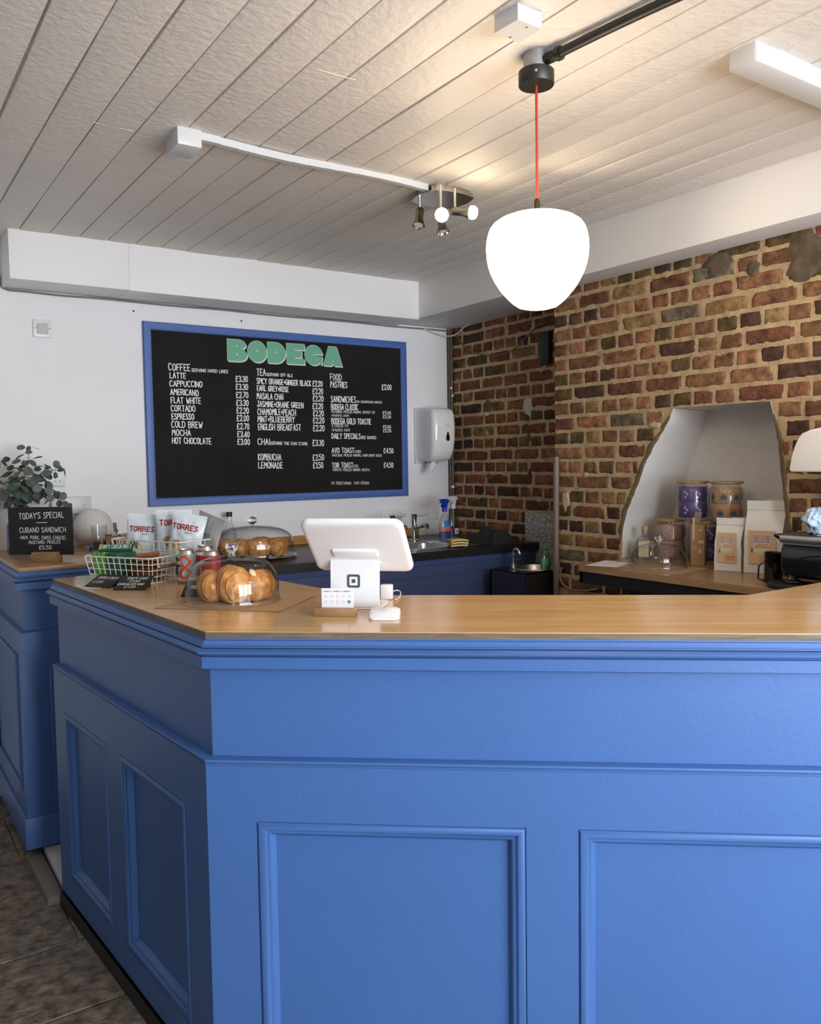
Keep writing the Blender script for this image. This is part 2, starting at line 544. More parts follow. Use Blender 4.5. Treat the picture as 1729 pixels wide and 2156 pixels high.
mb = MB(); mb.flat([(DX0, 0.45), (DX1, 0.45), (DX1, DZ1), (DX0, DZ1)], (0, YF - 0.055, 0), (1, 0, 0), (0, 0, 1))
obj('pane', mb, glass, d1)

# boxed-in beams below the ceiling
mb = MB()
mb.bb(0.654, 1.19, 4.1862, YB, 2.4565, CEIL + 0.02, 0.003)
mb.bb(1.19, 2.915, 4.187, YB, 2.455, CEIL + 0.02, 0.003)
struct('trim_1', mb, beamw)
mb = MB(); mb.bb(2.915, XALC + 0.1, YF, YB, 2.463, CEIL + 0.02, 0.004)
struct('trim_2', mb, beamw)

# ---------------------------------------------------------------- brickwork
def brick_mats():
    m = bpy.data.materials.new('old brick'); m.use_nodes = True
    nt = m.node_tree; b = nt.nodes['Principled BSDF']
    at = nt.nodes.new('ShaderNodeAttribute'); at.attribute_name = 'tone'
    tc = nt.nodes.new('ShaderNodeTexCoord')
    n = nt.nodes.new('ShaderNodeTexNoise'); n.inputs['Scale'].default_value = 22; n.inputs['Detail'].default_value = 8
    n.inputs['Roughness'].default_value = 0.68
    nt.links.new(tc.outputs['Object'], n.inputs['Vector'])
    r = nt.nodes.new('ShaderNodeValToRGB')
    r.color_ramp.elements[0].position = 0.34; r.color_ramp.elements[0].color = (0.34, 0.32, 0.30, 1)
    r.color_ramp.elements[1].position = 0.66; r.color_ramp.elements[1].color = (1.25, 1.2, 1.1, 1)
    nt.links.new(n.outputs[0], r.inputs[0])
    mx = nt.nodes.new('ShaderNodeMix'); mx.data_type = 'RGBA'; mx.blend_type = 'MULTIPLY'; mx.inputs[0].default_value = 1.0
    nt.links.new(at.outputs['Color'], mx.inputs[6]); nt.links.new(r.outputs[0], mx.inputs[7])
    # dark pits and pale flecks of paint
    n2 = nt.nodes.new('ShaderNodeTexNoise'); n2.inputs['Scale'].default_value = 95; n2.inputs['Detail'].default_value = 2
    nt.links.new(tc.outputs['Object'], n2.inputs['Vector'])
    r2 = nt.nodes.new('ShaderNodeValToRGB')
    r2.color_ramp.elements[0].position = 0.27; r2.color_ramp.elements[0].color = (0.25, 0.25, 0.25, 1)
    r2.color_ramp.elements[1].position = 0.36; r2.color_ramp.elements[1].color = (1, 1, 1, 1)
    nt.links.new(n2.outputs[0], r2.inputs[0])
    mx2 = nt.nodes.new('ShaderNodeMix'); mx2.data_type = 'RGBA'; mx2.blend_type = 'MULTIPLY'; mx2.inputs[0].default_value = 0.8
    nt.links.new(mx.outputs[2], mx2.inputs[6]); nt.links.new(r2.outputs[0], mx2.inputs[7])
    nt.links.new(mx2.outputs[2], b.inputs['Base Color'])
    b.inputs['Roughness'].default_value = 0.78
    b.inputs['Specular IOR Level'].default_value = 0.3
    bp = nt.nodes.new('ShaderNodeBump'); bp.inputs['Strength'].default_value = 0.7; bp.inputs['Distance'].default_value = 0.004
    ad = nt.nodes.new('ShaderNodeMath'); ad.operation = 'ADD'
    nt.links.new(n.outputs[0], ad.inputs[0]); nt.links.new(r2.outputs[0], ad.inputs[1])
    nt.links.new(ad.outputs[0], bp.inputs['Height']); nt.links.new(bp.outputs[0], b.inputs['Normal'])
    return m
brickm = brick_mats()
mortarm = mat('lime mortar', (0.52, 0.37, 0.205), 0.9, bump=0.8, bscale=120, var=0.3, vscale=14, detail=8)
paintm = mat('old plaster paint', (0.52, 0.52, 0.42), 0.8, bump=0.6, bscale=60)
cementm = mat('grey cement', (0.135, 0.098, 0.062), 0.9, bump=1.0, bscale=30, var=0.5, vscale=18)
PAL = [((0.31, 0.155, 0.082), 26), ((0.205, 0.085, 0.050), 22), ((0.255, 0.122, 0.066), 18), ((0.095, 0.050, 0.035), 13), ((0.32, 0.20, 0.095), 13), ((0.125, 0.085, 0.036), 10), ((0.19, 0.15, 0.105), 2)]
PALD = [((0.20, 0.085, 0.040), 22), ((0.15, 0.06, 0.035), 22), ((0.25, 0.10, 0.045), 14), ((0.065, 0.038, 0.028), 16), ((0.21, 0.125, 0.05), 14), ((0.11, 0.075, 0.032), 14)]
def pick(pal, rnd):
    t = rnd.uniform(0, sum(w for _, w in pal))
    for c, w in pal:
        t -= w
        if t <= 0: break
    k = rnd.uniform(0.82, 1.18)
    return tuple(v * k * rnd.uniform(0.95, 1.05) for v in c)
UU = [0, 0.035, 0.10, 0.24, 0.42, 0.58, 0.76, 0.90, 0.965, 1]
VVV = [0, 0.08, 0.2, 0.5, 0.8, 0.92, 1]
DEP = {0: 0.013, 1: 0.0035, 2: 0.0008}
def brick_block(mb, X, y0, y1, z0, z1, tone, rnd):
    sd = rnd.uniform(0, 900)
    nu, nv = len(UU), len(VVV)
    vv = []
    chip = [rnd.random() < 0.25 for _ in range(4)]
    lean = rnd.uniform(-0.002, 0.002)
    for j, b in enumerate(VVV):
        for i, a in enumerate(UU):
            y, z = y0 + (y1 - y0) * a, z0 + (z1 - z0) * b
            ei, ej = min(i, nu - 1 - i), min(j, nv - 1 - j)
            d = max(DEP.get(ei, 0), DEP.get(ej, 0))
            nz = noise.noise((y * 38 + sd, z * 38, 1.7)); n2 = noise.noise((y * 38, z * 38 + sd, 7.3))
            amp = 0.0045 if (ei == 0 or ej == 0) else 0.003
            cy, cz = (y0 + y1) / 2, (z0 + z1) / 2
            ci = (0 if a < 0.5 else 1) + (0 if b < 0.5 else 2)
            if chip[ci] and ei <= 1 and ej <= 1: y += (cy - y) * (0.16 if y1 - y0 > 0.15 else 0.22); z += (cz - z) * 0.35
            vv.append((X + d + lean * (b - 0.5) + 0.0022 * noise.noise((y * 55, z * 55, sd)), y + nz * amp, z + n2 * amp))
    ff = [(j * nu + i, j * nu + i + 1, (j + 1) * nu + i + 1, (j + 1) * nu + i) for j in range(nv - 1) for i in range(nu - 1)]
    mb.add(vv, ff, 0, tone)

NICHE_L = [(1.116, 2.737), (1.244, 2.737), (1.309, 2.718), (1.366, 2.697), (1.467, 2.646), (1.590, 2.590), (1.696, 2.515), (1.752, 2.472), (1.821, 2.443)]
NICHE_R = [(1.116, 1.874), (1.223, 1.881), (1.317, 1.888), (1.426, 1.906), (1.532, 1.919), (1.635, 1.931), (1.757, 1.953), (1.818, 1.965)]
NZ0, NZ1 = 1.116, 1.82
def interp(tab, z):
    if z <= tab[0][0]: return tab[0][1]
    for (a, p), (b, q) in zip(tab[:-1], tab[1:]):
        if z <= b: return p + (q - p) * (z - a) / (b - a)
    return tab[-1][1]
def nl(z): return interp(NICHE_L, z) + 0.006 * noise.noise((z * 30, 2.2, 0))
def nr_(z): return interp(NICHE_R, z) + 0.004 * noise.noise((z * 30, 8.2, 0))

COURSE, ZREF = 0.075, 2.194
def lay(mb, X, ya, yb, za, zb, pal, rnd, hole=False, drop=0.0):
    k = int((za - ZREF) / COURSE) - 1
    while True:
        zm = ZREF + k * COURSE
        if zm > zb: break
        z0, z1 = max(zm + 0.0046, za), min(zm + COURSE - 0.0046, zb)
        k += 1
        if z1 - z0 < 0.015: continue
        head = (k % 2 == 0)
        y = yb - rnd.uniform(0.0, 0.11)
        yy = yb
        first = True
        while yy > ya:
            r = rnd.random()
            w = (0.1085 if r < 0.86 else 0.225) if head else (0.225 if r < 0.84 else 0.1085)
            w *= rnd.uniform(0.94, 1.05)
            if first and not head: w *= rnd.uniform(0.45, 0.95); first = False
            a, b = max(yy - w + 0.0095, ya), yy
            yy -= w
            if b - a < 0.02: continue
            segs = [(a, b)]
            if hole and z1 > NZ0 and z0 < NZ1 - 0.01:
                zc = min(max((z0 + z1) / 2, NZ0), NZ1)
                lo, hi = interp(NICHE_R, zc) - 0.022, interp(NICHE_L, zc) + (0.04 if zc > 1.25 else 0.012)
                segs = [s for s in ((a, min(b, lo)), (max(a, hi), b)) if s[1] - s[0] > 0.022]
            for s in segs:
                tz = rnd.uniform(-0.002, 0.002)
                c = pick(pal, rnd)
                if drop:  # counter shade on the lower courses, put into the brick tones
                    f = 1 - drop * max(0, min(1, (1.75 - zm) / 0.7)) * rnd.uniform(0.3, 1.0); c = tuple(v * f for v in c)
                brick_block(mb, X, s[0], s[1], z0 + tz, z1 + tz, c, rnd)
def mortar_rows(mb, X, ya, yb, za, zb, hole=False, st=0.0125):
    nz = int((zb - za) / st)
    def px(y, z): return X + 0.0045 + 0.0035 * noise.noise((y * 26, z * 26, X)) + 0.003 * noise.noise((y * 70, z * 70, X))
    zs = [za + (zb - za) * i / nz for i in range(nz + 1)]
    if hole: zs = sorted(set([z for z in zs if abs(z - NZ0) > 0.004 and abs(z - NZ1) > 0.004] + [NZ0, NZ1]))
    def strip(zlist, fa, fb, n):
        vv = []
        for z in zlist:
            A, B = fa(z), fb(z)
            for i in range(n + 1):
                y = A + (B - A) * i / n
                vv.append((px(y, z), y, z))
        mb.add(vv, [(j * (n + 1) + i, j * (n + 1) + i + 1, (j + 1) * (n + 1) + i + 1, (j + 1) * (n + 1) + i) for j in range(len(zlist) - 1) for i in range(n)], 1, (1, 1, 1))
    if not hole: strip(zs, lambda z: ya, lambda z: yb, int((yb - ya) / st)); return
    mid = [z for z in zs if NZ0 <= z <= NZ1]
    strip([z for z in zs if z <= NZ0], lambda z: ya, lambda z: yb, int((yb - ya) / st))
    strip([z for z in zs if z >= NZ1], lambda z: ya, lambda z: yb, int((yb - ya) / st))
    strip(mid, lambda z: ya, nr_, int((1.9 - ya) / st)); strip(mid, nl, lambda z: yb, 42)
def blob(mb, X, y, z, ry, rz, mi, rnd, th=0.006):
    n = 26
    ring = []
    for i in range(n):
        a = 2 * pi * i / n
        k = 1 + 0.35 * noise.noise((cos(a) * 1.7 + y * 40, sin(a) * 1.7 + z * 40, 3)) + 0.25 * noise.noise((cos(a) * 5 + y * 90, sin(a) * 5, z))
        ring.append((ry * k * cos(a), rz * k * sin(a)))
    vv = [(X - th * 0.35, y, z)]
    for t, d in ((0.55, 0.3), (0.85, 0.15), (1.0, -0.9)):
        for p in ring: vv.append((X - th * d + 0.0012 * noise.noise((p[0] * 120, p[1] * 120, y)), y + p[0] * t, z + p[1] * t))
    ff = [(0, 1 + i, 1 + (i + 1) % n) for i in range(n)]
    for q in range(2):
        for i in range(n):
            j = (i + 1) % n
            ff.append((1 + q * n + i, 1 + q * n + j, 1 + (q + 1) * n + j, 1 + (q + 1) * n + i))
    mb.add(vv, ff, mi, (1, 1, 1))

rnd = random.Random(11)
mb = MB()
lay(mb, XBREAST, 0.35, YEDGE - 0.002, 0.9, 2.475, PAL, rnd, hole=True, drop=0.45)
mortar_rows(mb, XBREAST, 0.3, YEDGE - 0.006, 0.88, 2.48, hole=True)
mb.bb(XBREAST + 0.012, XALC + 0.1, YF, 0.3, 0, 2.48, mi=3); mb.bb(3.62, 3.7, YF, YB, 0, 2.7, mi=3)  # far outer plane is unseen, added to stop light leaking into the niche
mb.bb(XBREAST + 0.006, XBREAST + 0.03, 0.3, YEDGE - 0.004, 0, 0.88, mi=1)
mb.flat([(XBREAST + 0.006, 0.0), (XALC + 0.02, 0.0), (XALC + 0.02, 2.48), (XBREAST + 0.006, 2.48)], (0, YEDGE - 0.006, 0), (1, 0, 0), (0, 0, 1), 1)
for (px, py, ry, rz, mi) in ((1510, 555, 0.075, 0.05, 2), (1700, 540, 0.09, 0.10, 2), (1585, 565, 0.03, 0.035, 2), (1190, 1055, 0.028, 0.055, 4), (1233, 1000, 0.016, 0.014, 4), (1378, 895, 0.035, 0.016, 4)):
    p = px_(px, py, XBREAST); blob(mb, XBREAST, p.y, p.z, ry, rz, mi, rnd)
for side_f, w_, sg, za_, zb_ in ((nl, 0.040, 1, 1.20, 1.79), (nr_, 0.030, -1, 1.12, 1.77)):
    vv = []; n_ = 60
    for i in range(n_ + 1):
        z = za_ + (zb_ - za_) * i / n_; e = side_f(z)
        ww = w_ * (0.75 + 0.6 * noise.noise((z * 16, sg, 5)) + 0.25 * noise.noise((z * 60, sg, 9))) * min(1, i / 5, (n_ - i) / 5) + 0.002
        for j in range(5):
            t_ = j / 4
            vv.append((XBREAST + (0.0035 if j < 4 else 0.012) - 0.004 * sin(pi * t_) + 0.002 * noise.noise((z * 50, t_ * 3, sg)), e + sg * ww * t_, z))
    mb.add(vv, [(i * 5 + j, i * 5 + j + 1, (i + 1) * 5 + j + 1, (i + 1) * 5 + j) for i in range(n_) for j in range(4)], 5, (1, 1, 1))
plaint = mat('painted plaster', (0.66, 0.63, 0.60), 0.7)
struct('wall_right', mb, [brickm, mortarm, cementm, plaint, mat('pale lime smear', (0.48, 0.37, 0.23), 0.9, bump=0.5, bscale=70), mat('brown cement', (0.155, 0.108, 0.055), 0.9, bump=0.6, bscale=60, var=0.25, vscale=14)], smooth=60, recalc=False)

mb = MB()
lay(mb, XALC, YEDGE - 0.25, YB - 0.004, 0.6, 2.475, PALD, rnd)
mortar_rows(mb, XALC, YEDGE - 0.2, YB, 0.0, 2.48, st=0.0135)
for (px, py, ry, rz, mi) in ((1110, 856, 0.040, 0.055, 2), (1024, 872, 0.022, 0.012, 2), (1026, 850, 0.020, 0.024, 3), (1113, 920, 0.016, 0.03, 3), (1115, 995, 0.016, 0.024, 3), (1025, 912, 0.016, 0.02, 4), (1028, 1003, 0.014, 0.024, 3), (1100, 724, 0.008, 0.03, 4)):
    p = px_(px, py, XALC); blob(mb, XALC, p.y, p.z, ry, rz, mi, rnd)
struct('wall_alcove', mb, [brickm, mortarm, paintm, cementm, mortarm], smooth=60, recalc=False)

# plastered flue niche behind the back counter
XN = 3.43
BL = [(1.116, 2.78), (1.32, 2.712), (1.49, 2.645), (1.745, 2.535), (1.95, 2.50)]
BR = [(1.116, 1.80), (1.49, 1.86), (1.95, 1.93)]
mb = MB()
zz = [NZ0 + (NZ1 - NZ0) * i / 24 for i in range(25)]
def nside(front, back, sgn):
    vv = []
    for z in zz:
        f, b = front(z), interp(back, z)
        for i in range(9):
            t = i / 8
            vv.append((XBREAST + 0.003 + (XN - XBREAST) * t, f + (b - f) * t + sgn * 0.012 * sin(pi * t) + 0.004 * noise.noise((z * 14, t * 4, sgn)), z))
    mb.add(vv, [(j * 9 + i, j * 9 + i + 1, (j + 1) * 9 + i + 1, (j + 1) * 9 + i) for j in range(24) for i in range(8)])
nside(nl, BL, 1); nside(nr_, BR, -1)
vv = []
for z in zz:
    a, b = interp(BL, z), interp(BR, z)
    for i in range(13): vv.append((XN + 0.004 * noise.noise((i * 0.5, z * 7, 3)), a + (b - a) * i / 12, z))
mb.add(vv, [(j * 13 + i, j * 13 + i + 1, (j + 1) * 13 + i + 1, (j + 1) * 13 + i) for j in range(24) for i in range(12)])
mb.add([(XBREAST + 0.003, nl(NZ1), NZ1), (XN, interp(BL, NZ1), NZ1), (XN, interp(BR, NZ1), NZ1), (XBREAST + 0.003, nr_(NZ1), NZ1)], [(0, 1, 2, 3)])
struct('wall_niche', mb, plaster, smooth=60, recalc=False)

# ================================================================ counters
blue = mat('royal blue eggshell paint', (0.052, 0.127, 0.335), 0.42, bump=0.12, bscale=70, var=0.05, vscale=2.5, spec=0.4)
navy = mat('dark blue paint', (0.042, 0.058, 0.135), 0.5, bump=0.1, bscale=70)
plinthm = mat('black plinth', (0.012, 0.012, 0.010), 0.7)
oak = wood_mat('oak worktop', (0.50, 0.285, 0.118), (0.60, 0.36, 0.158), (0.68, 0.43, 0.20), 0.24, (1.0, 13, 13), 0.35, radians(39.2))
oak2 = wood_mat('oak board', (0.30, 0.155, 0.06), (0.40, 0.22, 0.09), (0.48, 0.28, 0.125), 0.34, (1.3, 13, 13), 0.2, 0.0)
oak3 = wood_mat('brown board worktop', (0.25, 0.14, 0.065), (0.33, 0.195, 0.095), (0.40, 0.25, 0.125), 0.30, (13, 1.3, 13), 0.2, 0.0)
edgem = wood_mat('worn worktop edge', (0.085, 0.062, 0.042), (0.125, 0.095, 0.066), (0.19, 0.145, 0.10), 0.6, (3, 3, 30), 0.0, 0.0)

def off_path(path, d, side=1):
    P = [Vector((p[0], p[1])) for p in path]; out = []
    for i in range(len(P)):
        def nr(a, b):
            q = (b - a).normalized(); return Vector((q.y, -q.x)) * side
        if i == 0: n1 = n2 = nr(P[0], P[1])
        elif i == len(P) - 1: n1 = n2 = nr(P[-2], P[-1])
        else: n1, n2 = nr(P[i - 1], P[i]), nr(P[i], P[i + 1])
        m = (n1 + n2) / (1 + n1.dot(n2)); out.append((P[i].x + m.x * d, P[i].y + m.y * d))
    return out

CORN = [(0.0, 1.184), (0.012, 1.184), (0.012, 1.1805), (0.0165, 1.1795), (0.018, 1.176), (0.0195, 1.172), (0.0225, 1.1675), (0.0245, 1.1665), (0.0245, 1.1645), (0.019, 1.1638), (0.019, 1.1628),
        (0.026, 1.1620), (0.033, 1.1600), (0.0375, 1.156), (0.0375, 1.1525), (0.0345, 1.148), (0.027, 1.1455), (0.0205, 1.145), (0.0205, 1.1428), (0.026, 1.1418), (0.026, 1.1135), (0.024, 1.112), (0.0, 1.111)]
def dado(z): return [(0.0, z + 0.0005), (0.022, z), (0.0255, z - 0.002), (0.0265, z - 0.005), (0.0255, z - 0.008), (0.0225, z - 0.0095), (0.0258, z - 0.0105), (0.0258, z - 0.0135), (0.023, z - 0.0155), (0.0, z - 0.0155)]

def frame_moulding(o, u, n, x0, x1, z0, z1, wd=0.040, th=0.014):
    """raised bolection moulding round a panel on the plane o + u a + z, outward n"""
    prof = [(0.0, 0.0), (0.0, th * 0.72), (0.003, th * 0.9), (0.010, th), (0.017, th * 0.92), (0.022, th * 0.6), (0.028, th * 0.5), (0.033, th * 0.62), (wd - 0.003, th * 0.45), (wd, 0.0)]
    m = MB(); K = len(prof); vv = []
    for (cx, cz, sx, sz) in ((x0, z0, 1, 1), (x1, z0, -1, 1), (x1, z1, -1, -1), (x0, z1, 1, -1)):
        for a, h in prof: vv.append(o + u * (cx + sx * a) + V(0, 0, cz + sz * a) + n * h)
    ff = []
    for c in range(4):
        d = (c + 1) % 4
        for k in range(K - 1): ff.append((c * K + k, d * K + k, d * K + k + 1, c * K + k + 1))
    return m.add(vv, ff)

# ---- the bar: a side running away from the viewer, a corner, a long front
CW, FWP = V(0.694, 1.912, 0), V(0.594, 3.170, 0)
DF = V(0.775, -0.632, 0).normalized()
RW = CW + DF * 2.45
edge_path = [(FWP.x, FWP.y), (CW.x, CW.y), (RW.x, RW.y)]
SIDE = -1  # outward is to the left of travel? decided by the cross product below
_d = (CW - FWP).normalized(); _n = V(_d.y, -_d.x, 0)
SIDE = 1 if _n.x < 0 else -1
BIN, LOW = 0.012, 0.0235
ZLO, ZHI, ZBASE = 0.150, 0.742, 0.062
body = off_path(edge_path, -BIN, SIDE)
bar = thing('bar_counter', 'bright blue panelled bar counter with a mitred corner, nearest the viewer', 'counter', (body[1][0], body[1][1], 0))
mb = MB()
mb.sweep([(0.0, 1.184), (0.0, ZBASE), (-0.03, ZBASE), (-0.03, 1.184)], body, side=SIDE)
obj('body', mb, blue, bar, world=True)
mb = MB(); mb.sweep(CORN, body, side=SIDE)
obj('cornice_moulding', mb, blue, bar, world=True)
mb = MB(); mb.sweep(dado(0.893), body, side=SIDE)
obj('dado_moulding', mb, blue, bar, world=True)
mb = MB(); mb.sweep([(0.030, ZBASE - 0.006), (0.030, 0.0), (-0.06, 0.0), (-0.06, ZBASE - 0.006)], body, side=SIDE)
obj('plinth', mb, plinthm, bar, world=True)
inner = [(1.144, 3.12), (1.275, 2.165), (2.15, 1.45), (2.74, 1.445)]
mb = MB(); mb.sweep([(0.0, 1.184), (0.0, 0.0), (0.02, 0.0), (0.02, 1.184)], inner, side=SIDE)
obj('back_panel', mb, navy, bar, world=True)
mb = MB(); mb.add([(0.62, 3.15, 0.03), (1.15, 3.15, 0.03), (1.15, 3.15, 1.184), (0.62, 3.15, 1.184)], [(0, 1, 2, 3)])
obj('end_panel', mb, blue, bar, world=True)
# recessed panels in the lower half
lower = off_path(edge_path, -BIN + LOW, SIDE)
o = V(lower[1][0], lower[1][1], 0); nf = V(-0.632, -0.775, 0).normalized()
def front_s(px, py):
    d = ray(px, py); t = (o - EYE).dot(nf) / d.dot(nf); return (EYE + d * t - o).dot(DF), (EYE + d * t).z
sA0, zA = front_s(540, 1733); sA1 = front_s(1109, 1900)[0]; sB0, zB = front_s(1218, 1752)
o2 = V(lower[0][0], lower[0][1], 0); ds = (V(lower[1][0], lower[1][1], 0) - o2); Ls = ds.length; ds.normalize(); ns = V(ds.y, -ds.x, 0) * SIDE
def side_s(px, py):
    d = ray(px, py); t = (o2 - EYE).dot(ns) / d.dot(ns); return (EYE + d * t - o2).dot(ds), (EYE + d * t).z
a0, za = side_s(136, 1500); a1 = side_s(228, 1700)[0]; b0, zb = side_s(254, 1605); b1 = side_s(393, 1800)[0]
pass
W1 = sA1 - sA0; P1 = sB0 - sA0
fholes = [(sA0, sA1), (sB0, sB0 + W1), (sB0 + P1, sB0 + P1 + W1)]
sholes = [(a0, a1), (b0, b1)]
def slab(path, z0, z1):
    return MB().sweep([(-LOW, z1), (0.0, z1), (0.0, z0), (-LOW, z0)], path, side=SIDE)
def on_s(s_): return (o2.x + ds.x * s_, o2.y + ds.y * s_)
def on_f(s_): return (o.x + DF.x * s_, o.y + DF.y * s_)
lp = [tuple(q) for q in lower]
mb = slab(lp, ZHI, 0.884)
mb.add(*(lambda m_: (m_.v, m_.f))(slab(lp, ZBASE, ZLO)))
for path in ([on_s(0), on_s(a0)], [on_s(a1), on_s(b0)], [on_s(b1), lp[1], on_f(sA0)], [on_f(sA1), on_f(sB0)], [on_f(sB0 + W1), on_f(sB0 + P1)], [on_f(sB0 + P1 + W1), lp[2]]):
    m_ = slab(path, ZLO, ZHI); mb.add(m_.v, m_.f)
obj('lower_panelling', mb, blue, bar, world=True)
def panel_moulding(O, u, n, x0, x1):
    prof = [(0.0, -0.012), (0.0, -0.0035), (0.0022, -0.0035), (0.0035, 0.0005), (0.006, 0.0022), (0.016, 0.0022), (0.020, 0.0005), (0.022, -0.003), (0.0245, -0.0045), (0.029, -0.0055), (0.034, -0.010), (0.0375, -0.017), (0.040, -0.0195), (0.042, -LOW + 0.0004)]
    m = MB(); K = len(prof); vv = []
    for (cx, cz, sx, sz) in ((x0, ZLO, 1, 1), (x1, ZLO, -1, 1), (x1, ZHI, -1, -1), (x0, ZHI, 1, -1)):
        for a, h in prof: vv.append(O + u * (cx + sx * a) + V(0, 0, cz + sz * a) + n * h)
    return m.add(vv, [(c * K + k, ((c + 1) % 4) * K + k, ((c + 1) % 4) * K + k + 1, c * K + k + 1) for c in range(4) for k in range(K - 1)])
for x0, x1 in fholes: obj('panel_moulding', panel_moulding(o, DF, nf, x0, x1), blue, bar, world=True)
for x0, x1 in sholes: obj('panel_moulding', panel_moulding(o2, ds, ns, x0, x1), blue, bar, world=True)

poly = [(FWP.x, FWP.y), (CW.x, CW.y), (RW.x, RW.y), (2.735, RW.y), (2.735, 1.437), (2.145, 1.433), (1.261, 2.150), (1.144, 3.170)]
b = bmesh.new()
f = b.faces.new([b.verts.new((p[0], p[1], 1.184)) for p in poly])
r = bmesh.ops.extrude_face_region(b, geom=[f])
bmesh.ops.translate(b, vec=(0, 0, 0.016), verts=[v for v in r['geom'] if isinstance(v, bmesh.types.BMVert)])
bmesh.ops.bevel(b, geom=[e for e in b.edges if all(abs(v.co.z - 1.2) < 1e-4 for v in e.verts)], offset=0.0015, segments=2, affect='EDGES')
mb = MB().bm(b)
for i, fc in enumerate(mb.f):
    zs = [mb.v[q].z for q in fc]
    if max(zs) - min(zs) > 0.008: mb.m[i] = 1
wt = obj('bar_worktop', mb, [oak, edgem], loc=(CW.x, CW.y, 1.184))
tag(wt, 'honey-coloured oak worktop on the blue bar counter', 'worktop')

# ---- blue cabinet against the back wall, left of the sink run
cab = thing('panelled_cabinet', 'blue cabinet with a wooden top against the white wall, under the special board', 'cabinet', (0.57, 3.62, 0))
cpath = off_path([(0.548, YB - 0.002), (0.548, 3.596), (1.30, 3.596)], -0.012, SIDE)
mb = MB(); mb.sweep([(0.0, 1.181), (0.0, 0.06), (-0.03, 0.06), (-0.03, 1.181)], cpath, side=SIDE); obj('body', mb, blue, cab, world=True)
mb = MB(); mb.sweep([(a, b - 0.0025) for a, b in CORN], cpath, side=SIDE); obj('cornice_moulding', mb, blue, cab, world=True)
mb = MB(); mb.sweep([(0.0, 0.945), (0.016, 0.938), (0.018, 0.932), (0.018, 0.06), (0.0, 0.06)], cpath, side=SIDE); obj('lower_panelling', mb, blue, cab, world=True)
mb = MB(); mb.sweep([(0.0, 0.19), (0.026, 0.185), (0.030, 0.178), (0.030, 0.058), (0.0, 0.058)], cpath, side=SIDE); obj('skirting', mb, blue, cab, world=True)
mb = MB(); mb.sweep([(-0.012, 0.06), (-0.012, 0.0), (-0.05, 0.0), (-0.05, 0.06)], cpath, side=SIDE); obj('plinth', mb, plinthm, cab, world=True)
cl = off_path(cpath, 0.018, SIDE)
o3 = V(cl[1][0], cl[1][1], 0)
obj('panel_moulding', frame_moulding(o3, V(1, 0, 0), V(0, -1, 0), 0.10, 0.62, 0.20, 0.79, 0.03, 0.010), blue, cab, world=True)
obj('panel_moulding', frame_moulding(o3, V(0, 1, 0), V(-1, 0, 0), 0.09, 0.70, 0.27, 0.84, 0.03, 0.010), blue, cab, world=True)
mb = MB(); mb.bb(0.548, 1.30, 3.596, YB, 1.182, 1.20, 0.002)
t = obj('cabinet_worktop', mb, oak2, loc=(0.92, 4.0, 1.182)); tag(t, 'brown wooden worktop under the plant vase and special board', 'worktop')

# ---- sink run
sink = thing('sink_cabinet', 'dark blue cabinet run under the black sink worktop', 'cabinet', (2.29, 3.66, 0))
sp = off_path([(1.302, 3.60), (XALC - 0.012, 3.60)], -0.012, SIDE)
mb = MB(); mb.sweep([(0.0, 1.075), (0.0, 0.0), (-0.04, 0.0), (-0.04, 1.075)], sp, side=SIDE); obj('body', mb, navy, sink, world=True)
mb = MB(); mb.sweep([(0.0, 1.075), (0.008, 1.075), (0.008, 1.046), (0.006, 1.043), (0.0, 1.042)], sp, side=SIDE); obj('top_rail', mb, mat('mid blue paint', (0.05, 0.080, 0.20), 0.45), sink, world=True)
mb = MB(); mb.sweep([(0.0, 0.99), (0.014, 0.975), (0.018, 0.97), (0.018, 0.0), (0.0, 0.0)], sp, side=SIDE); obj('lower_panelling', mb, navy, sink, world=True)
blacktop = mat('black laminate worktop', (0.014, 0.013, 0.012), 0.35, var=0.3, vscale=40)
SX0, SX1, SY0, SY1 = 2.13, 2.98, 3.70, 4.06      # opening for the sink
mb = MB()
for (x0, x1, y0, y1) in ((1.302, SX0, 3.58, YB), (SX1, XALC - 0.024, 3.58, YB), (SX0, SX1, 3.58, SY0), (SX0, SX1, SY1, YB)):
    mb.bb(x0, x1, y0, y1, 1.076, 1.12)
t = obj('sink_worktop', mb, blacktop, loc=(2.29, 4.0, 1.076)); tag(t, 'black worktop carrying the steel sink along the white wall', 'worktop')
mb = MB(); mb.bb(1.302, 3.05, YB - 0.02, YB, 1.121, 1.172, 0.002)
struct('trim_3', mb, wood_mat('varnished pine', (0.30, 0.15, 0.04), (0.42, 0.22, 0.06), (0.52, 0.29, 0.09), 0.35, (1.5, 14, 14), 0.3))
steel = mat('brushed steel', (0.55, 0.54, 0.52), 0.28, 1.0, bump=0.05, bscale=200)
chrome = mat('chrome', (0.80, 0.79, 0.77), 0.08, 1.0)
ks = thing('kitchen_sink', 'stainless steel sink with a draining lip set in the black worktop', 'sink', (2.55, 3.88, 1.12))
mb = MB()
x0, x1, y0, y1, z = SX0 - 0.012, SX1 + 0.012, SY0 - 0.012, SY1 + 0.012, 1.1225
bx0, bx1, by0, by1 = 2.36, 2.84, SY0 + 0.03, SY1 - 0.03
out = [(x0, y0), (x1, y0), (x1, y1), (x0, y1)]
def ringpts(w, h, r, cx, cy, z): return [(p[0], p[1], z) for p in rrect(w, h, r, 5, cx, cy)]
cx, cy, w, h = (bx0 + bx1) / 2, (by0 + by1) / 2, bx1 - bx0, by1 - by0
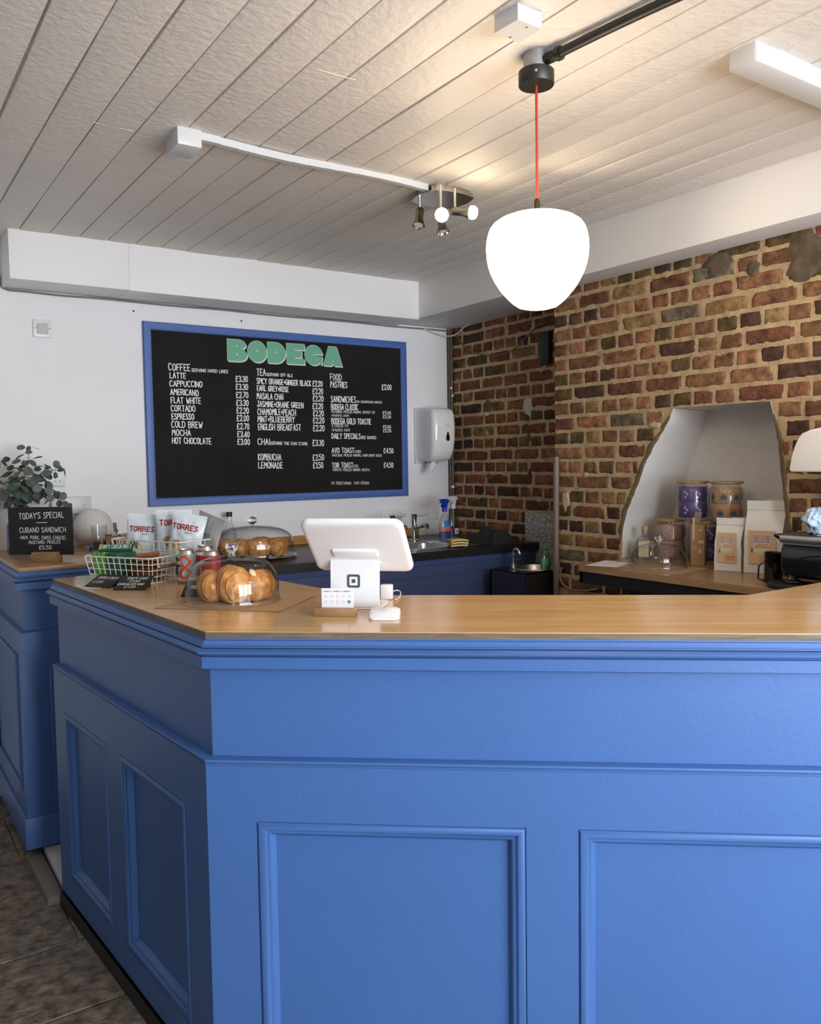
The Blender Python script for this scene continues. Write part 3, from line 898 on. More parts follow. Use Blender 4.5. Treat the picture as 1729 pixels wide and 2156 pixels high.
rings = [ringpts(x1 - x0, y1 - y0, 0.012, (x0 + x1) / 2, (y0 + y1) / 2, 1.1205), ringpts(x1 - x0 - 0.006, y1 - y0 - 0.006, 0.012, (x0 + x1) / 2, (y0 + y1) / 2, z),
         ringpts(w + 0.02, h + 0.02, 0.06, cx, cy, z), ringpts(w, h, 0.055, cx, cy, z - 0.008), ringpts(w - 0.02, h - 0.02, 0.05, cx, cy, z - 0.13), ringpts(w * 0.6, h * 0.6, 0.03, cx, cy, z - 0.15)]
n = len(rings[0]); vv = [p for r_ in rings for p in r_]; ff = []
for q in range(len(rings) - 1):
    for i in range(n):
        j = (i + 1) % n; ff.append((q * n + i, q * n + j, (q + 1) * n + j, (q + 1) * n + i))
ff.append(tuple((len(rings) - 1) * n + i for i in range(n)))
mb.add(vv, ff); obj('basin', mb, steel, ks, world=True)
mb = MB(); mb.cyl((cx, cy, z - 0.149), 0.03, 0.003); obj('drain', mb, chrome, ks, world=True)

# two pillar taps behind the sink
def make_tap(label):
    t = thing('pillar_tap', label, 'tap')
    mb = MB(); mb.lathe([(0, 0), (0.027, 0), (0.027, 0.006), (0.017, 0.010), (0.0155, 0.05), (0.017, 0.085), (0.017, 0.10), (0.0, 0.10)], 20); obj('body', mb, chrome, t)
    mb = MB(); pts = curve_pts([(0, -0.008, 0.075), (0.012, -0.035, 0.085), (0.02, -0.07, 0.095), (0.028, -0.098, 0.098)], 6)
    mb.tube(pts, 0.011, 12, radii=[0.013 - 0.002 * i / len(pts) for i in range(len(pts))])
    mb.cyl((0.0285, -0.098, 0.078), 0.0125, 0.026, 16); obj('spout', mb, chrome, t)
    mb = MB(); mb.lathe([(0, 0.10), (0.015, 0.10), (0.016, 0.115), (0.018, 0.13), (0.019, 0.158), (0.015, 0.163), (0, 0.164)], 20); obj('head', mb, chrome, t)
    mb = MB(); mb.tube(curve_pts([(0.01, 0, 0.15), (0.04, -0.01, 0.15), (0.06, -0.016, 0.153), (0.072, -0.02, 0.158)], 5), 0.005, 8)
    mb.sph((0.074, -0.02, 0.158), 0.0085, 12); obj('lever', mb, chrome, t)
    return t
tp = make_tap('chrome pillar tap with lever at the right end of the steel sink')
p = pz(873, 1139, 1.123)
q1, q2 = py_(872, 1130, 4.15), py_(826, 1130, 4.15)
tp.location = (q1.x, 4.15, 1.12)
dup(tp, (q2.x, 4.15, 1.12), 0, 'chrome tap mostly hidden behind the white till screen', 'sink taps'); tp['group'] = 'sink taps'

# ---- small black hand-basin unit in the alcove
hb = thing('hand_basin_unit', 'small dark cabinet with a round steel hand basin in the brick alcove', 'cabinet', (3.07, 3.33, 0))
bk = mat('black cabinet laminate', (0.012, 0.011, 0.010), 0.4); dkblue = mat('very dark blue panel', (0.02, 0.022, 0.045), 0.5)
hx0, hx1, hy0, hy1, hz = 2.885, 3.30, 3.225, 3.50, 1.01
mb = MB(); mb.bb(hx0, hx1, hy0, hy1, 0, hz - 0.16); mb.bb(hx0, hx0 + 0.012, hy0, hy1, hz - 0.17, hz - 0.006); mb.bb(hx1 - 0.012, hx1, hy0, hy1, hz - 0.17, hz - 0.006); mb.bb(hx0, hx1, hy1 - 0.012, hy1, hz - 0.17, hz - 0.006)
obj('carcass', mb, dkblue, hb, world=True)
mb = MB(); mb.bb(hx0 + 0.003, hx1, hy0 - 0.014, hy0, 0.05, hz - 0.008); mb.tube([(hx0 + 0.15, hy0 - 0.02, hz - 0.04), (hx1 - 0.05, hy0 - 0.02, hz - 0.04)], 0.004); obj('door', mb, bk, hb, world=True)
mb = MB()
c = V((hx0 + hx1) / 2 - 0.01, (hy0 + hy1) / 2, hz)
R = 0.115; n = 40
vv = []
for k in range(n):
    a = 2 * pi * k / n; dx, dy = cos(a), sin(a)
    t = min((hx1 - hx0) / 2 / max(abs(dx), 1e-6), (hy1 - hy0) / 2 / max(abs(dy), 1e-6))
    vv.append(((hx0 + hx1) / 2 + dx * t, (hy0 + hy1) / 2 + dy * t, hz))
vv += [(c.x + R * cos(2 * pi * k / n), c.y + R * sin(2 * pi * k / n), hz) for k in range(n)]
mb.add(vv, [(k, (k + 1) % n, n + (k + 1) % n, n + k) for k in range(n)])
obj('top', mb, bk, hb, world=True)
mb = MB(); mb.lathe([(R + 0.012, 0.001), (R + 0.010, 0.005), (R - 0.002, 0.005), (R - 0.008, -0.01), (R - 0.03, -0.10), (0.02, -0.115), (0, -0.115)], 40, c); obj('basin', mb, steel, hb, world=True)
ht = thing('swan_tap', 'small curved chrome tap over the round hand basin', 'tap', (3.03, 3.475, hz))
mb = MB(); mb.cyl((0, 0, 0), 0.018, 0.012); mb.tube(curve_pts([(0, 0, 0.01), (0, 0, 0.07), (0, -0.012, 0.095), (0, -0.035, 0.10), (0, -0.05, 0.085), (0, -0.052, 0.07)], 6), 0.008, 12); obj('spout', mb, chrome, ht)
mb = MB(); mb.tube([(0.016, 0, 0.03), (0.03, 0, 0.036), (0.05, -0.004, 0.04)], 0.005); obj('lever', mb, chrome, ht)

# ---- back counter in front of the fireplace
BKX, BKY0, BKY1, BKZ = 2.745, 0.5, 2.715, 1.12
mb = MB()
poly = [(BKX + 0.02, BKY1), (BKX, BKY1 - 0.02), (BKX, BKY0), (XBREAST - 0.003, BKY0), (XBREAST - 0.003, 1.89), (XN - 0.012, 1.83), (XN - 0.012, 2.755), (XBREAST + 0.01, 2.722), (XBREAST - 0.003, BKY1)]
mb.prism(poly, (0, 0, BKZ - 0.03), (1, 0, 0), (0, 1, 0), (0, 0, 0.03))
t = obj('back_worktop', mb, oak3, loc=(2.9, 1.6, BKZ - 0.03)); tag(t, 'brown wooden worktop running in front of the brick fireplace', 'worktop')
bc = thing('back_counter', 'black back counter with an open shelf below the brown worktop', 'counter', (2.9, 1.6, 0))
mb = MB(); mb.bb(BKX + 0.012, BKX + 0.03, BKY0, BKY1 - 0.012, BKZ - 0.085, BKZ - 0.031); mb.bb(BKX + 0.012, XBREAST - 0.003, BKY1 - 0.03, BKY1 - 0.012, BKZ - 0.085, BKZ - 0.031); obj('apron', mb, bk, bc, world=True)
mb = MB(); mb.bb(BKX + 0.035, XBREAST - 0.004, BKY0, BKY1 - 0.04, BKZ - 0.19, BKZ - 0.165); obj('shelf', mb, oak3, bc, world=True)
mb = MB(); mb.bb(BKX + 0.06, XBREAST - 0.004, BKY0, BKY1 - 0.06, 0, BKZ - 0.191); mb.bb(XBREAST - 0.03, XBREAST - 0.004, BKY0, BKY1 - 0.05, BKZ - 0.165, BKZ - 0.031); obj('carcass', mb, bk, bc, world=True)

# ---- doorway threshold between the bar and the wall cabinet
mb = MB(); mb.bb(0.535, 0.59, 3.19, 3.63, -0.01, 0.03, 0.004)
struct('trim_4', mb, mat('grey worn timber', (0.16, 0.14, 0.115), 0.7, bump=0.4, bscale=40))
mb = MB(); mb.bb(0.60, 0.66, 3.21, 3.63, -0.01, 0.050, 0.004); mb.bb(0.66, 1.25, 3.16, 3.63, -0.01, 0.048)
struct('trim_5', mb, mat('scuffed white step', (0.62, 0.61, 0.60), 0.6, bump=0.5, bscale=30, var=0.2, vscale=14))

# ================================================================ ceiling fittings
whiteplastic = mat('white plastic', (0.60, 0.60, 0.61), 0.35)
blackmetal = mat('black metal', (0.012, 0.011, 0.010), 0.4)
galv = mat('galvanised steel', (0.40, 0.42, 0.43), 0.45, 0.8, var=0.3, vscale=40)
redcord = mat('red fabric flex', (0.42, 0.040, 0.018), 0.8)
opal = mat('lit opal glass', (0.9, 0.88, 0.85), 0.3, emit=(1.0, 0.80, 0.55), estr=9.0)
bulbm = mat('lit bulb', (1, 1, 1), 0.4, emit=(1.0, 0.80, 0.52), estr=45.0)
nickel = mat('satin nickel', (0.50, 0.46, 0.40), 0.22, 1.0)

ax = EYE + ray(1131.5, 550) * 2.25
ax = V(ax.x, ax.y, 0)
def zat(py):   # height of a picture row on the pendant's axis
    lo, hi = 1.5, 2.9
    for _ in range(50):
        m_ = (lo + hi) / 2; q = V(ax.x, ax.y, m_) - EYE
        if PCY - FPX * q.dot(UP) / q.dot(FW) > py: lo = m_
        else: hi = m_
    return lo
pend = thing('pendant_lamp', 'lit white globe pendant lamp hanging on a red flex above the bar', 'lamp', (ax.x, ax.y, CEIL))
z_top, z_bot = zat(452), zat(650)
prof_px = [(60, 465), (190, 475), (260, 492), (318, 516), (365, 550), (392, 590), (408, 640), (417, 690), (420, 750), (417, 820), (405, 890), (385, 955), (352, 1025), (310, 1095), (262, 1155), (210, 1210), (160, 1248), (110, 1262), (0, 1266)]
k = (z_top - z_bot) / (1266 - 465)
prof = [(r_ * 0.000327, z_top - (y_ - 465) * k) for r_, y_ in prof_px]
mb = MB(); mb.lathe([(0.012, z_top + 0.004)] + prof, 48, (ax.x, ax.y, 0)); obj('shade', mb, opal, pend, world=True, smooth=60)
mb = MB(); mb.lathe([(0.0, 0.0), (0.021, 0.0), (0.021, 0.006), (0.017, 0.016), (0.009, 0.020), (0.0085, 0.040), (0.004, 0.046), (0.0, 0.046)], 20, (ax.x, ax.y, z_top - 0.004))
obj('lamp_holder', mb, mat('dark bronze', (0.05, 0.04, 0.025), 0.35, 0.6), pend, world=True)
zc = CEIL - 0.085
mb = MB(); mb.tube([(ax.x, ax.y, z_top + 0.03), (ax.x + 0.001, ax.y, (z_top + zc) / 2), (ax.x, ax.y, zc + 0.01)], 0.0036, 8); obj('flex', mb, redcord, pend, world=True)
mb = MB(); mb.lathe([(0.0, 0.0), (0.046, 0.0), (0.0475, 0.002), (0.0475, 0.036), (0.045, 0.038), (0.0, 0.038)], 36, (ax.x, ax.y, zc))
obj('ceiling_rose', mb, blackmetal, pend, world=True)
mb = MB(); mb.cyl((ax.x, ax.y, zc + 0.039), 0.034, CEIL - zc - 0.039, 28)
obj('conduit_box', mb, galv, pend, world=True)
mb = MB(); d_ = (EYE - V(ax.x, ax.y, zc)); d_.z = 0; d_.normalize()
mb.cyl(V(ax.x, ax.y, zc + 0.02) + d_ * 0.0465, 0.004, 0.002, 12, d_); obj('screw', mb, steel, pend, world=True)

c1, c2 = pz(1158, 128, CEIL - 0.028), pz(1440, -3, CEIL - 0.028)
cd = (c2 - c1).normalized(); cs = V(ax.x, ax.y, CEIL - 0.028) + cd * 0.034
cond = thing('flexible_conduit', 'ribbed black flexible conduit along the ceiling to the pendant lamp', 'conduit', cs)
Lc = 1.3
mb = MB(); N = 420
mb.tube([cs + cd * (0.03 + (Lc - 0.03) * i / N) + V(0, 0, 0.004 * sin(i * 0.02)) for i in range(N + 1)], 0.0125, 12, radii=[0.0128 if i % 2 else 0.0112 for i in range(N + 1)])
obj('ribbed_sleeve', mb, mat('black nylon', (0.018, 0.016, 0.014), 0.45), cond, world=True, smooth=70)
mb = MB(); mb.cyl(cs, 0.015, 0.036, 8, cd); mb.cyl(cs + cd * 0.036, 0.018, 0.012, 18, cd); obj('gland', mb, blackmetal, cond, world=True)

# second pendant, out of view, added along the conduit for more warm light
e2 = cs + cd * (Lc + 0.034)
e2 = e2 + cd * 0.02
dup(pend, (e2.x, e2.y, CEIL), 0, 'second lit globe pendant added for warm light, farther along the black conduit, nearer the shop window', 'globe pendants'); pend['group'] = 'globe pendants'

# square junction box near the top of the picture
def solve_drop(pt, pb):
    a = pz(*pt, CEIL); lo, hi = 2.45, 2.679
    for _ in range(40):
        m_ = (lo + hi) / 2; q = V(a.x, a.y, m_) - EYE
        if PCY - FPX * q.dot(UP) / q.dot(FW) > pb[1]: lo = m_
        else: hi = m_
    return lo
zb = solve_drop((1088, 6), (1090.6, 41))
cs4 = [pz(*q, zb) for q in ((1041, 70), (1090.6, 41), (1141, 61), (1092.8, 90.6))]
cen = sum(cs4, Vector()) / 4
pass
jb = thing('junction_box', 'square white junction box on the ceiling above the black conduit', 'box', (cen.x, cen.y, CEIL))
def quadbox(mb, pts, z0, z1, grow=1.0):
    q = [cen + (p - cen) * grow for p in pts]
    vv = [(p.x, p.y, z0) for p in q] + [(p.x, p.y, z1) for p in q]
    mb.add(vv, [(0, 1, 2, 3), (4, 5, 6, 7)] + [(i, (i + 1) % 4, 4 + (i + 1) % 4, 4 + i) for i in range(4)]); return mb
obj('box', quadbox(MB(), cs4, zb + 0.016, CEIL + 0.01, 0.985), whiteplastic, jb, world=True)
obj('cover', quadbox(MB(), cs4, zb, zb + 0.0155), whiteplastic, jb, world=True)
for q in ((1074.5, 78), (1109, 57)):
    p = pz(*q, zb); mb = MB(); mb.cyl((p.x, p.y, zb - 0.0008), 0.0032, 0.003, 10); obj('screw', mb, mat('brass screw', (0.35, 0.26, 0.13), 0.4, 0.8), jb, world=True)

# surface trunking and its end box
tr = thing('cable_trunking', 'long white cable trunking on the ceiling with a square end box, leading to the spotlights', 'trunking', (0.96, 2.74, CEIL))
mb = MB(); mb.bb(0.925, 1.005, 2.665, 2.785, CEIL - 0.055, CEIL + 0.004, 0.002); obj('end_box', mb, whiteplastic, tr, world=True)
mb = MB()
pts = [(1.006 + (1.936 - 1.006) * i / 14, 2.685 + 0.010 * sin(i / 14 * pi) * sin(i / 14 * 5) + 0.035 * (i / 14), CEIL - 0.012 - 0.004 * sin(i / 14 * 6)) for i in range(15)]
for a, b_ in zip(pts[:-1], pts[1:]):
    a, b_ = V(*a), V(*b_); d_ = b_ - a
    mb.box((a + b_) / 2, (d_.length + 0.002, 0.024, 0.024), 0, rot=Matrix.Rotation(atan2(d_.y, d_.x), 3, 'Z'))
obj('channel', mb, whiteplastic, tr, world=True)

t = thing('light_batten', 'long white boxed batten crossing the ceiling near the right beam', 'batten', (2.4, 1.37, CEIL))
mb = MB(); mb.bb(2.01, 2.86, 1.335, 1.415, CEIL - 0.052, CEIL + 0.004, 0.004); obj('housing', mb, whiteplastic, t, world=True)
mb = MB(); mb.bb(2.006, 2.0095, 1.337, 1.413, CEIL - 0.051, CEIL - 0.001, 0.001); obj('end_cap', mb, whiteplastic, t, world=True)

# four-way spotlight
sp4 = thing('spotlight_bar', 'satin metal ceiling fitting with four small swivelling spotlights', 'spotlight', (2.04, 2.755, CEIL))
mb = MB()
def bowed(w, h, b_):
    out = []
    for (x0, y0, x1, y1, nx, ny) in ((-w, -h, w, -h, 0, -1), (w, -h, w, h, 1, 0), (w, h, -w, h, 0, 1), (-w, h, -w, -h, -1, 0)):
        for i in range(8):
            t_ = i / 8; out.append((x0 + (x1 - x0) * t_ + nx * b_ * sin(pi * t_), y0 + (y1 - y0) * t_ + ny * b_ * sin(pi * t_)))
    return out
mb.prism(bowed(0.082, 0.072, 0.018), (2.04, 2.755, CEIL - 0.028), (1, 0, 0), (0, 1, 0), (0, 0, 0.031))
mb.prism(bowed(0.096, 0.084, 0.020), (2.04, 2.755, CEIL - 0.030), (1, 0, 0), (0, 1, 0), (0, 0, 0.0025))
obj('mounting_plate', mb, nickel, sp4, world=True)
heads = [((884, 440), 3.36, V(-0.28, -0.25, -0.92), 0), ((928, 440), 3.18, -FW * 0.9 + V(0.02, 0, -0.45), 1), ((928, 450), 3.36, V(0.02, -0.22, -0.98), 0), ((958, 438), 3.22, RT * 0.86 - FW * 0.42 + V(0, 0, -0.22), 1)]
for (hp, dep, dr, lit) in heads:
    dr = dr.normalized()
    top = EYE + ray(*hp) * dep
    hd = MB()
    back = top - V(0, 0, 0.012) - dr * 0.006
    hd.lathe([(0.0, -0.012), (0.010, -0.012), (0.0165, -0.004), (0.0175, 0.006), (0.0165, 0.03), (0.0175, 0.045), (0.0225, 0.062), (0.0255, 0.074), (0.0245, 0.074), (0.021, 0.060), (0.015, 0.045), (0.0, 0.045)], 24, back, dr)
    ho = obj('spot_head', hd, nickel, sp4, world=True)
    mb = MB(); mb.cyl(V(top.x, top.y, top.z - 0.012), 0.0055, CEIL - 0.03 - top.z + 0.012, 12); mb.cyl(V(top.x, top.y, top.z - 0.014), 0.0075, 0.012, 12)
    obj('swivel_arm', mb, chrome, ho, world=True)
    mb = MB()
    if lit: mb.lathe([(0.0, 0.046), (0.014, 0.047), (0.018, 0.058), (0.024, 0.074), (0.0255, 0.084), (0.021, 0.093), (0.012, 0.098), (0.0, 0.099)], 20, back, dr)
    else: mb.lathe([(0.0, 0.046), (0.014, 0.047), (0.018, 0.056), (0.0205, 0.066), (0.0, 0.068)], 20, back, dr)
    obj('bulb', mb, bulbm if lit else mat('unlit frosted bulb', (0.70, 0.67, 0.63), 0.4), ho, world=True)
    if not lit: continue
    # the lamp's own beam
    ld = bpy.data.lights.new('spot_beam', 'SPOT'); ld.energy = 9; ld.color = (1.0, 0.80, 0.56); ld.spot_size = radians(95); ld.spot_blend = 0.8; ld.shadow_soft_size = 0.02
    lo_ = bpy.data.objects.new('spot_beam', ld); lo_.location = back + dr * 0.105; lo_.rotation_euler = dr.to_track_quat('-Z', 'Y').to_euler(); COL.objects.link(lo_)

# ================================================================ on the back wall
# menu board
YM = YB - 0.022
BX0, BX1, BZ0, BZ1 = 1.316, 2.973, 1.380, 2.353
menu = thing('menu_board', 'large black chalkboard menu in a blue frame on the white wall', 'menu board', ((BX0 + BX1) / 2, YB, BZ0))
bframe = mat('blue frame paint', (0.062, 0.125, 0.36), 0.45, bump=0.15, bscale=90)
mb = MB(); prof = [(0, 0), (0, 0.014), (0.004, 0.020), (0.020, 0.022), (0.040, 0.016), (0.044, 0.010), (0.044, 0)]
K = len(prof); vv = []
for (cx, cz, sx, sz) in ((BX0, BZ0, 1, 1), (BX1, BZ0, -1, 1), (BX1, BZ1, -1, -1), (BX0, BZ1, 1, -1)):
    for a, h in prof: vv.append((cx + sx * a, YB - 0.002 - h, cz + sz * a))
mb.add(vv, [(c * K + q, ((c + 1) % 4) * K + q, ((c + 1) % 4) * K + q + 1, c * K + q + 1) for c in range(4) for q in range(K - 1)])
obj('frame', mb, bframe, menu, world=True, smooth=25)
YM = YB - 0.0105
mb = MB(); mb.bb(BX0 + 0.035, BX1 - 0.035, YM, YB - 0.002, BZ0 + 0.035, BZ1 - 0.035)
obj('chalkboard', mb, mat('chalkboard', (0.019, 0.0165, 0.0138), 0.75, var=0.35, vscale=3, spec=0.12), menu, world=True)
chalk = mat('white chalk pen', (0.80, 0.80, 0.78), 0.8)
YT = YM - 0.0012
def at5(x, y): return py_(290 + x * 310 / 1591, 660 + y * 420 / 2156, YT)
def at6(x, y): return py_(520 + x * 350 / 1729, 690 + y * 370 / 1828, YT)
def write(mb, f, s, x0, y0, x1, y1, h, st):
    A, B_, T = f(x0, y0), f(x1, y1), f(x0, y0 - h)
    u = (B_ - A); w = u.length; u.normalize()
    lettering(mb, s, lambda a, b_: A + u * a + V(0, 0, b_), w, T.z - A.z, st)
c1_, c2_, c3_, pr1, pr2, pr3 = MB(), MB(), MB(), MB(), MB(), MB()
BS, SS = 0.0046, 0.0029
for a in (('COFFEE', 335, 612, 565, 622, 70, BS), ('SERVING HARD LINES', 585, 628, 975, 645, 33, SS), ('LATTE', 350, 697, 518, 703, 58, BS), ('CAPPUCCINO', 348, 785, 697, 797, 60, BS),
          ('AMERICANO', 355, 876, 655, 890, 60, BS), ('FLAT WHITE', 360, 967, 680, 975, 62, BS), ('CORTADO', 362, 1054, 620, 1060, 62, BS), ('ESPRESSO', 370, 1142, 608, 1146, 60, BS),
          ('COLD BREW', 368, 1230, 698, 1238, 65, BS), ('MOCHA', 373, 1317, 570, 1320, 60, BS), ('HOT CHOCOLATE', 375, 1404, 792, 1410, 62, BS)):
    write(c1_, at5, *a)
for i, (p_, yb_) in enumerate((('£3.30', 735), ('£3.30', 822), ('£2.70', 908), ('£3.30', 994), ('£2.20', 1078), ('£2.00', 1160), ('£2.70', 1248), ('£3.40', 1333), ('£3.00', 1415))):
    write(pr1, at5, p_, 1060 + i * 2.6, yb_, 1187 + i * 2.8, yb_ + 3, 60, BS)
for a in (('TEA', 103, 497, 195, 500, 68, BS), ('SERVING OFF BLK', 205, 500, 475, 513, 30, SS), ('SPICY ORANGE+GINGER BLACK', 105, 580, 665, 607, 55, BS), ('EARL GREY+ROSE', 107, 655, 432, 668, 52, BS),
          ('MASALA CHAI', 105, 740, 375, 748, 58, BS), ('JASMINE+ORANE GREEN', 110, 818, 587, 837, 55, BS), ('CHAMOMILE+PEACH', 113, 903, 508, 912, 60, BS), ('MINT+BLUEBERRY', 114, 980, 495, 985, 58, BS),
          ('ENGLISH BREAKFAST', 119, 1062, 560, 1069, 62, BS), ('CHAI', 115, 1215, 235, 1217, 60, BS), ('SERVING THE CHAI STAND', 247, 1215, 628, 1222, 30, SS), ('KOMBUCHA', 119, 1377, 355, 1377, 62, BS), ('LEMONADE', 122, 1460, 370, 1462, 60, BS),
          ('£2.20', 685, 608, 785, 611, 55, BS), ('£2.20', 685, 688, 790, 690, 56, BS), ('£2.20', 687, 763, 795, 766, 56, BS), ('£2.20', 685, 842, 790, 845, 56, BS), ('£2.20', 690, 917, 797, 920, 56, BS), ('£2.20', 690, 990, 803, 994, 56, BS), ('£2.20', 690, 1072, 805, 1075, 58, BS),
          ('£3.30', 685, 1226, 800, 1228, 58, BS), ('£2.50', 686, 1378, 800, 1378, 58, BS), ('£1.50', 690, 1458, 792, 1460, 58, BS)):
    write(pr2 if a[0][0] == '£' else c2_, at6, *a)
TS = 0.0020
for a in (('FOOD', 868, 542, 983, 547, 62, BS), ('PASTRIES', 870, 617, 1043, 625, 58, BS), ('£2.00', 1405, 643, 1502, 646, 52, BS), ('SANDWICHES', 876, 772, 1132, 778, 60, BS), ('ON SOURDOUGH BREAD', 1142, 780, 1403, 788, 22, TS),
          ('BODEGA CLASSIC', 878, 850, 1155, 855, 56, BS), ('PECORINO, PICKLED ONIONS, ROCKET (V)', 880, 885, 1330, 893, 24, TS), ('+PARMA HAM', 880, 925, 1060, 928, 25, TS), ('£5.00', 1412, 900, 1497, 901, 30, SS), ('£5.50', 1414, 942, 1498, 943, 30, SS),
          ('BODEGA GOLD TOASTIE', 880, 998, 1290, 1005, 56, BS), ('3 CHEESE (V)', 882, 1033, 1052, 1034, 26, TS), ('+PARMA HAM', 882, 1078, 1070, 1079, 27, TS), ('£5.00', 1416, 1045, 1497, 1046, 30, SS), ('£5.50', 1418, 1086, 1500, 1087, 30, SS),
          ('DAILY SPECIALS', 883, 1152, 1180, 1155, 52, BS), ('SEE BOARD', 1190, 1155, 1343, 1158, 28, SS), ('AVO TOAST', 885, 1302, 1115, 1300, 50, BS), ('(VG)', 1122, 1302, 1185, 1302, 28, SS), ('£4.50', 1424, 1303, 1522, 1303, 48, BS),
          ('AVOCADO, PICKLED ONIONS, SUNFLOWER SEEDS', 886, 1338, 1403, 1340, 23, TS), ('TOR TOAST', 888, 1455, 1103, 1453, 50, BS), ('(V)', 1112, 1458, 1155, 1458, 32, SS), ('£4.50', 1426, 1453, 1522, 1453, 48, BS),
          ('TOMATO, PICKLED ONIONS, RICOTA', 890, 1490, 1275, 1490, 24, TS), ('(V) VEGETARIAN', 880, 1630, 1082, 1630, 27, TS), ('(VG) VEGAN', 1115, 1628, 1268, 1628, 27, TS)):
    write(pr3 if a[0][0] == '£' else c3_, at6, *a)
for m_ in (c1_, c2_, c3_): obj('menu_lettering', m_, chalk, menu, world=True, smooth=0)
for m_ in (pr1, pr2, pr3): obj('price_lettering', m_, chalk, menu, world=True, smooth=0)
# title: fat letters with pale drop sides
def LB():
    return [(0, 0), (0.55, 0)] + ell(0.45, 0.29, 8, 0.55, 0.29, -pi / 2, pi * 0.36)[1:] + ell(0.42, 0.23, 8, 0.52, 0.77, -pi * 0.30, pi / 2) + [(0, 1)]
LET = {'B': (LB(), [ell(0.05, 0.04, 8, 0.48, 0.70), ell(0.05, 0.04, 8, 0.48, 0.30)]),
       'O': (ell(0.5, 0.5, 32, 0.5, 0.5), [ell(0.05, 0.045, 8, 0.5, 0.53)]),
       'D': ([(0, 0), (0.45, 0)] + ell(0.55, 0.5, 14, 0.45, 0.5, -pi / 2, pi / 2)[1:-1] + [(0.45, 1), (0, 1)], [ell(0.05, 0.045, 8, 0.5, 0.53)]),
       'E': ([(0, 0), (1, 0), (1, 0.27), (0.45, 0.27), (0.45, 0.33), (0.84, 0.33), (0.84, 0.66), (0.45, 0.66), (0.45, 0.72), (1, 0.72), (1, 1), (0, 1)], []),
       'G': (ell(0.5, 0.5, 22, 0.5, 0.5, 0.10, pi * 2 - 0.75) + [(0.85, 0.10), (0.88, 0.02), (0.96, 0.05), (0.98, 0.44), (0.5, 0.47), (0.5, 0.55)], []),
       'A': ([(0, 0), (0.42, 0), (0.45, 0.07), (0.55, 0.07), (0.58, 0), (1, 0), (0.70, 1), (0.28, 1)], [[(0.46, 0.20), (0.54, 0.20), (0.5, 0.30)]])}
xs = [(479.4, 520.8), (521.8, 561.8), (564.0, 601.6), (604.0, 641.5), (642.0, 679.5), (681.0, 720.4)]
def row(x, y0, y1, off=0.0):
    t_ = (x - 479.4) / (720.4 - 479.4); return py_(x, y0 + (y1 - y0) * t_, YT - off)
green, pale = MB(), MB()
for ch, (xa, xb) in zip('BODEGA', xs):
    bl, br, tl = row(xa, 759.3, 771.5), row(xb, 759.3, 771.5), row(xa, 713.6, 731.5)
    u, v = br - bl, V(0, 0, tl.z - bl.z)
    pg, holes = LET[ch]
    for q in range(5):
        pale.flat([(p[0] + 0.014 * q, p[1] - 0.016 * q) for p in pg], bl - V(0, 0.0003 * (4 - q), 0), u, v)
    pale.flat([((p[0] - 0.5) * 1.03 + 0.495, (p[1] - 0.5) * 1.03 + 0.502) for p in pg], bl - V(0, 0.0014, 0), u, v)
    green.flat(pg, bl - V(0, 0.0020, 0), u, v)
    for h in holes: pale.flat(h, bl - V(0, 0.0026, 0), u, v)
obj('title_lettering', green, mat('mint green chalk paint', (0.16, 0.43, 0.27), 0.8), menu, world=True, smooth=0)
obj('title_outline', pale, mat('pale lilac chalk', (0.60, 0.64, 0.70), 0.8), menu, world=True, smooth=0)

# wall switch, sockets, blank plates
def plate(name, label, cat, x, z, w, h, build):
    t_ = thing(name, label, cat, (x, YB, z))
    m_ = MB(); m_.box((0, -0.0055, 0), (w, 0.010, h), 0.0035, 2); obj('plate', m_, mat('white plate plastic', (0.76, 0.75, 0.75), 0.35), t_)
    build(t_); return t_
p = py_(89, 692, YB)
dirty = mat('yellowed plastic', (0.50, 0.46, 0.42), 0.45)
dot = mat('screw shadow grey', (0.10, 0.10, 0.10), 0.5)
def screws(t_, pts):
    for (x, z) in pts:
        m_ = MB(); m_.cyl((x, -0.0118, z), 0.0028, 0.0015, 10, (0, 1, 0)); obj('screw', m_, dot, t_)
def b1(t_):
    m_ = MB(); m_.prism([(-0.024, -0.027), (0.024, -0.027), (0.024, 0.020), (0.012, 0.027), (-0.024, 0.020)], (0, -0.0108, 0), (1, 0, 0), (0, 0, 1), (0, -0.012, 0)); obj('rocker', m_, dirty, t_)
    screws(t_, ((-0.033, 0), (0.033, 0)))
plate('light_switch', 'square white wall switch with a yellowed rocker, high on the left of the wall', 'switch', p.x, p.z, 0.088, 0.088, b1)
def b2(t_):
    for sx in (-0.036, 0.036):
        for (ax_, az, w_, h_) in ((0, 0.010, 0.005, 0.008), (-0.011, -0.012, 0.007, 0.004), (0.011, -0.012, 0.007, 0.004)):
            m_ = MB(); m_.box((sx + ax_, -0.0112, az - 0.006), (w_, 0.0014, h_)); obj('pin_hole', m_, dot, t_)
    for sx in (-0.012, 0.012):
        m_ = MB(); m_.box((sx, -0.0125, 0.026), (0.012, 0.004, 0.018), 0.001, 1); obj('rocker', m_, whiteplastic, t_)
p = py_(104, 1006, YB); plate('double_socket', 'upper white double socket on the wall behind the eucalyptus', 'socket', p.x, p.z, 0.146, 0.086, b2)
p2 = py_(104, 1041, YB); plate('double_socket', 'lower white double socket on the wall behind the eucalyptus', 'socket', p2.x, p2.z - 0.006, 0.146, 0.086, b2)
p = py_(148, 1064, YB)
tb = thing('socket_box', 'white surface-mounted box on the wall above the unlit globe lamp', 'box', (p.x, YB, p.z))
mb = MB(); mb.box((0, -0.018, 0), (0.19, 0.034, 0.086), 0.004, 2); obj('box', mb, whiteplastic, tb)
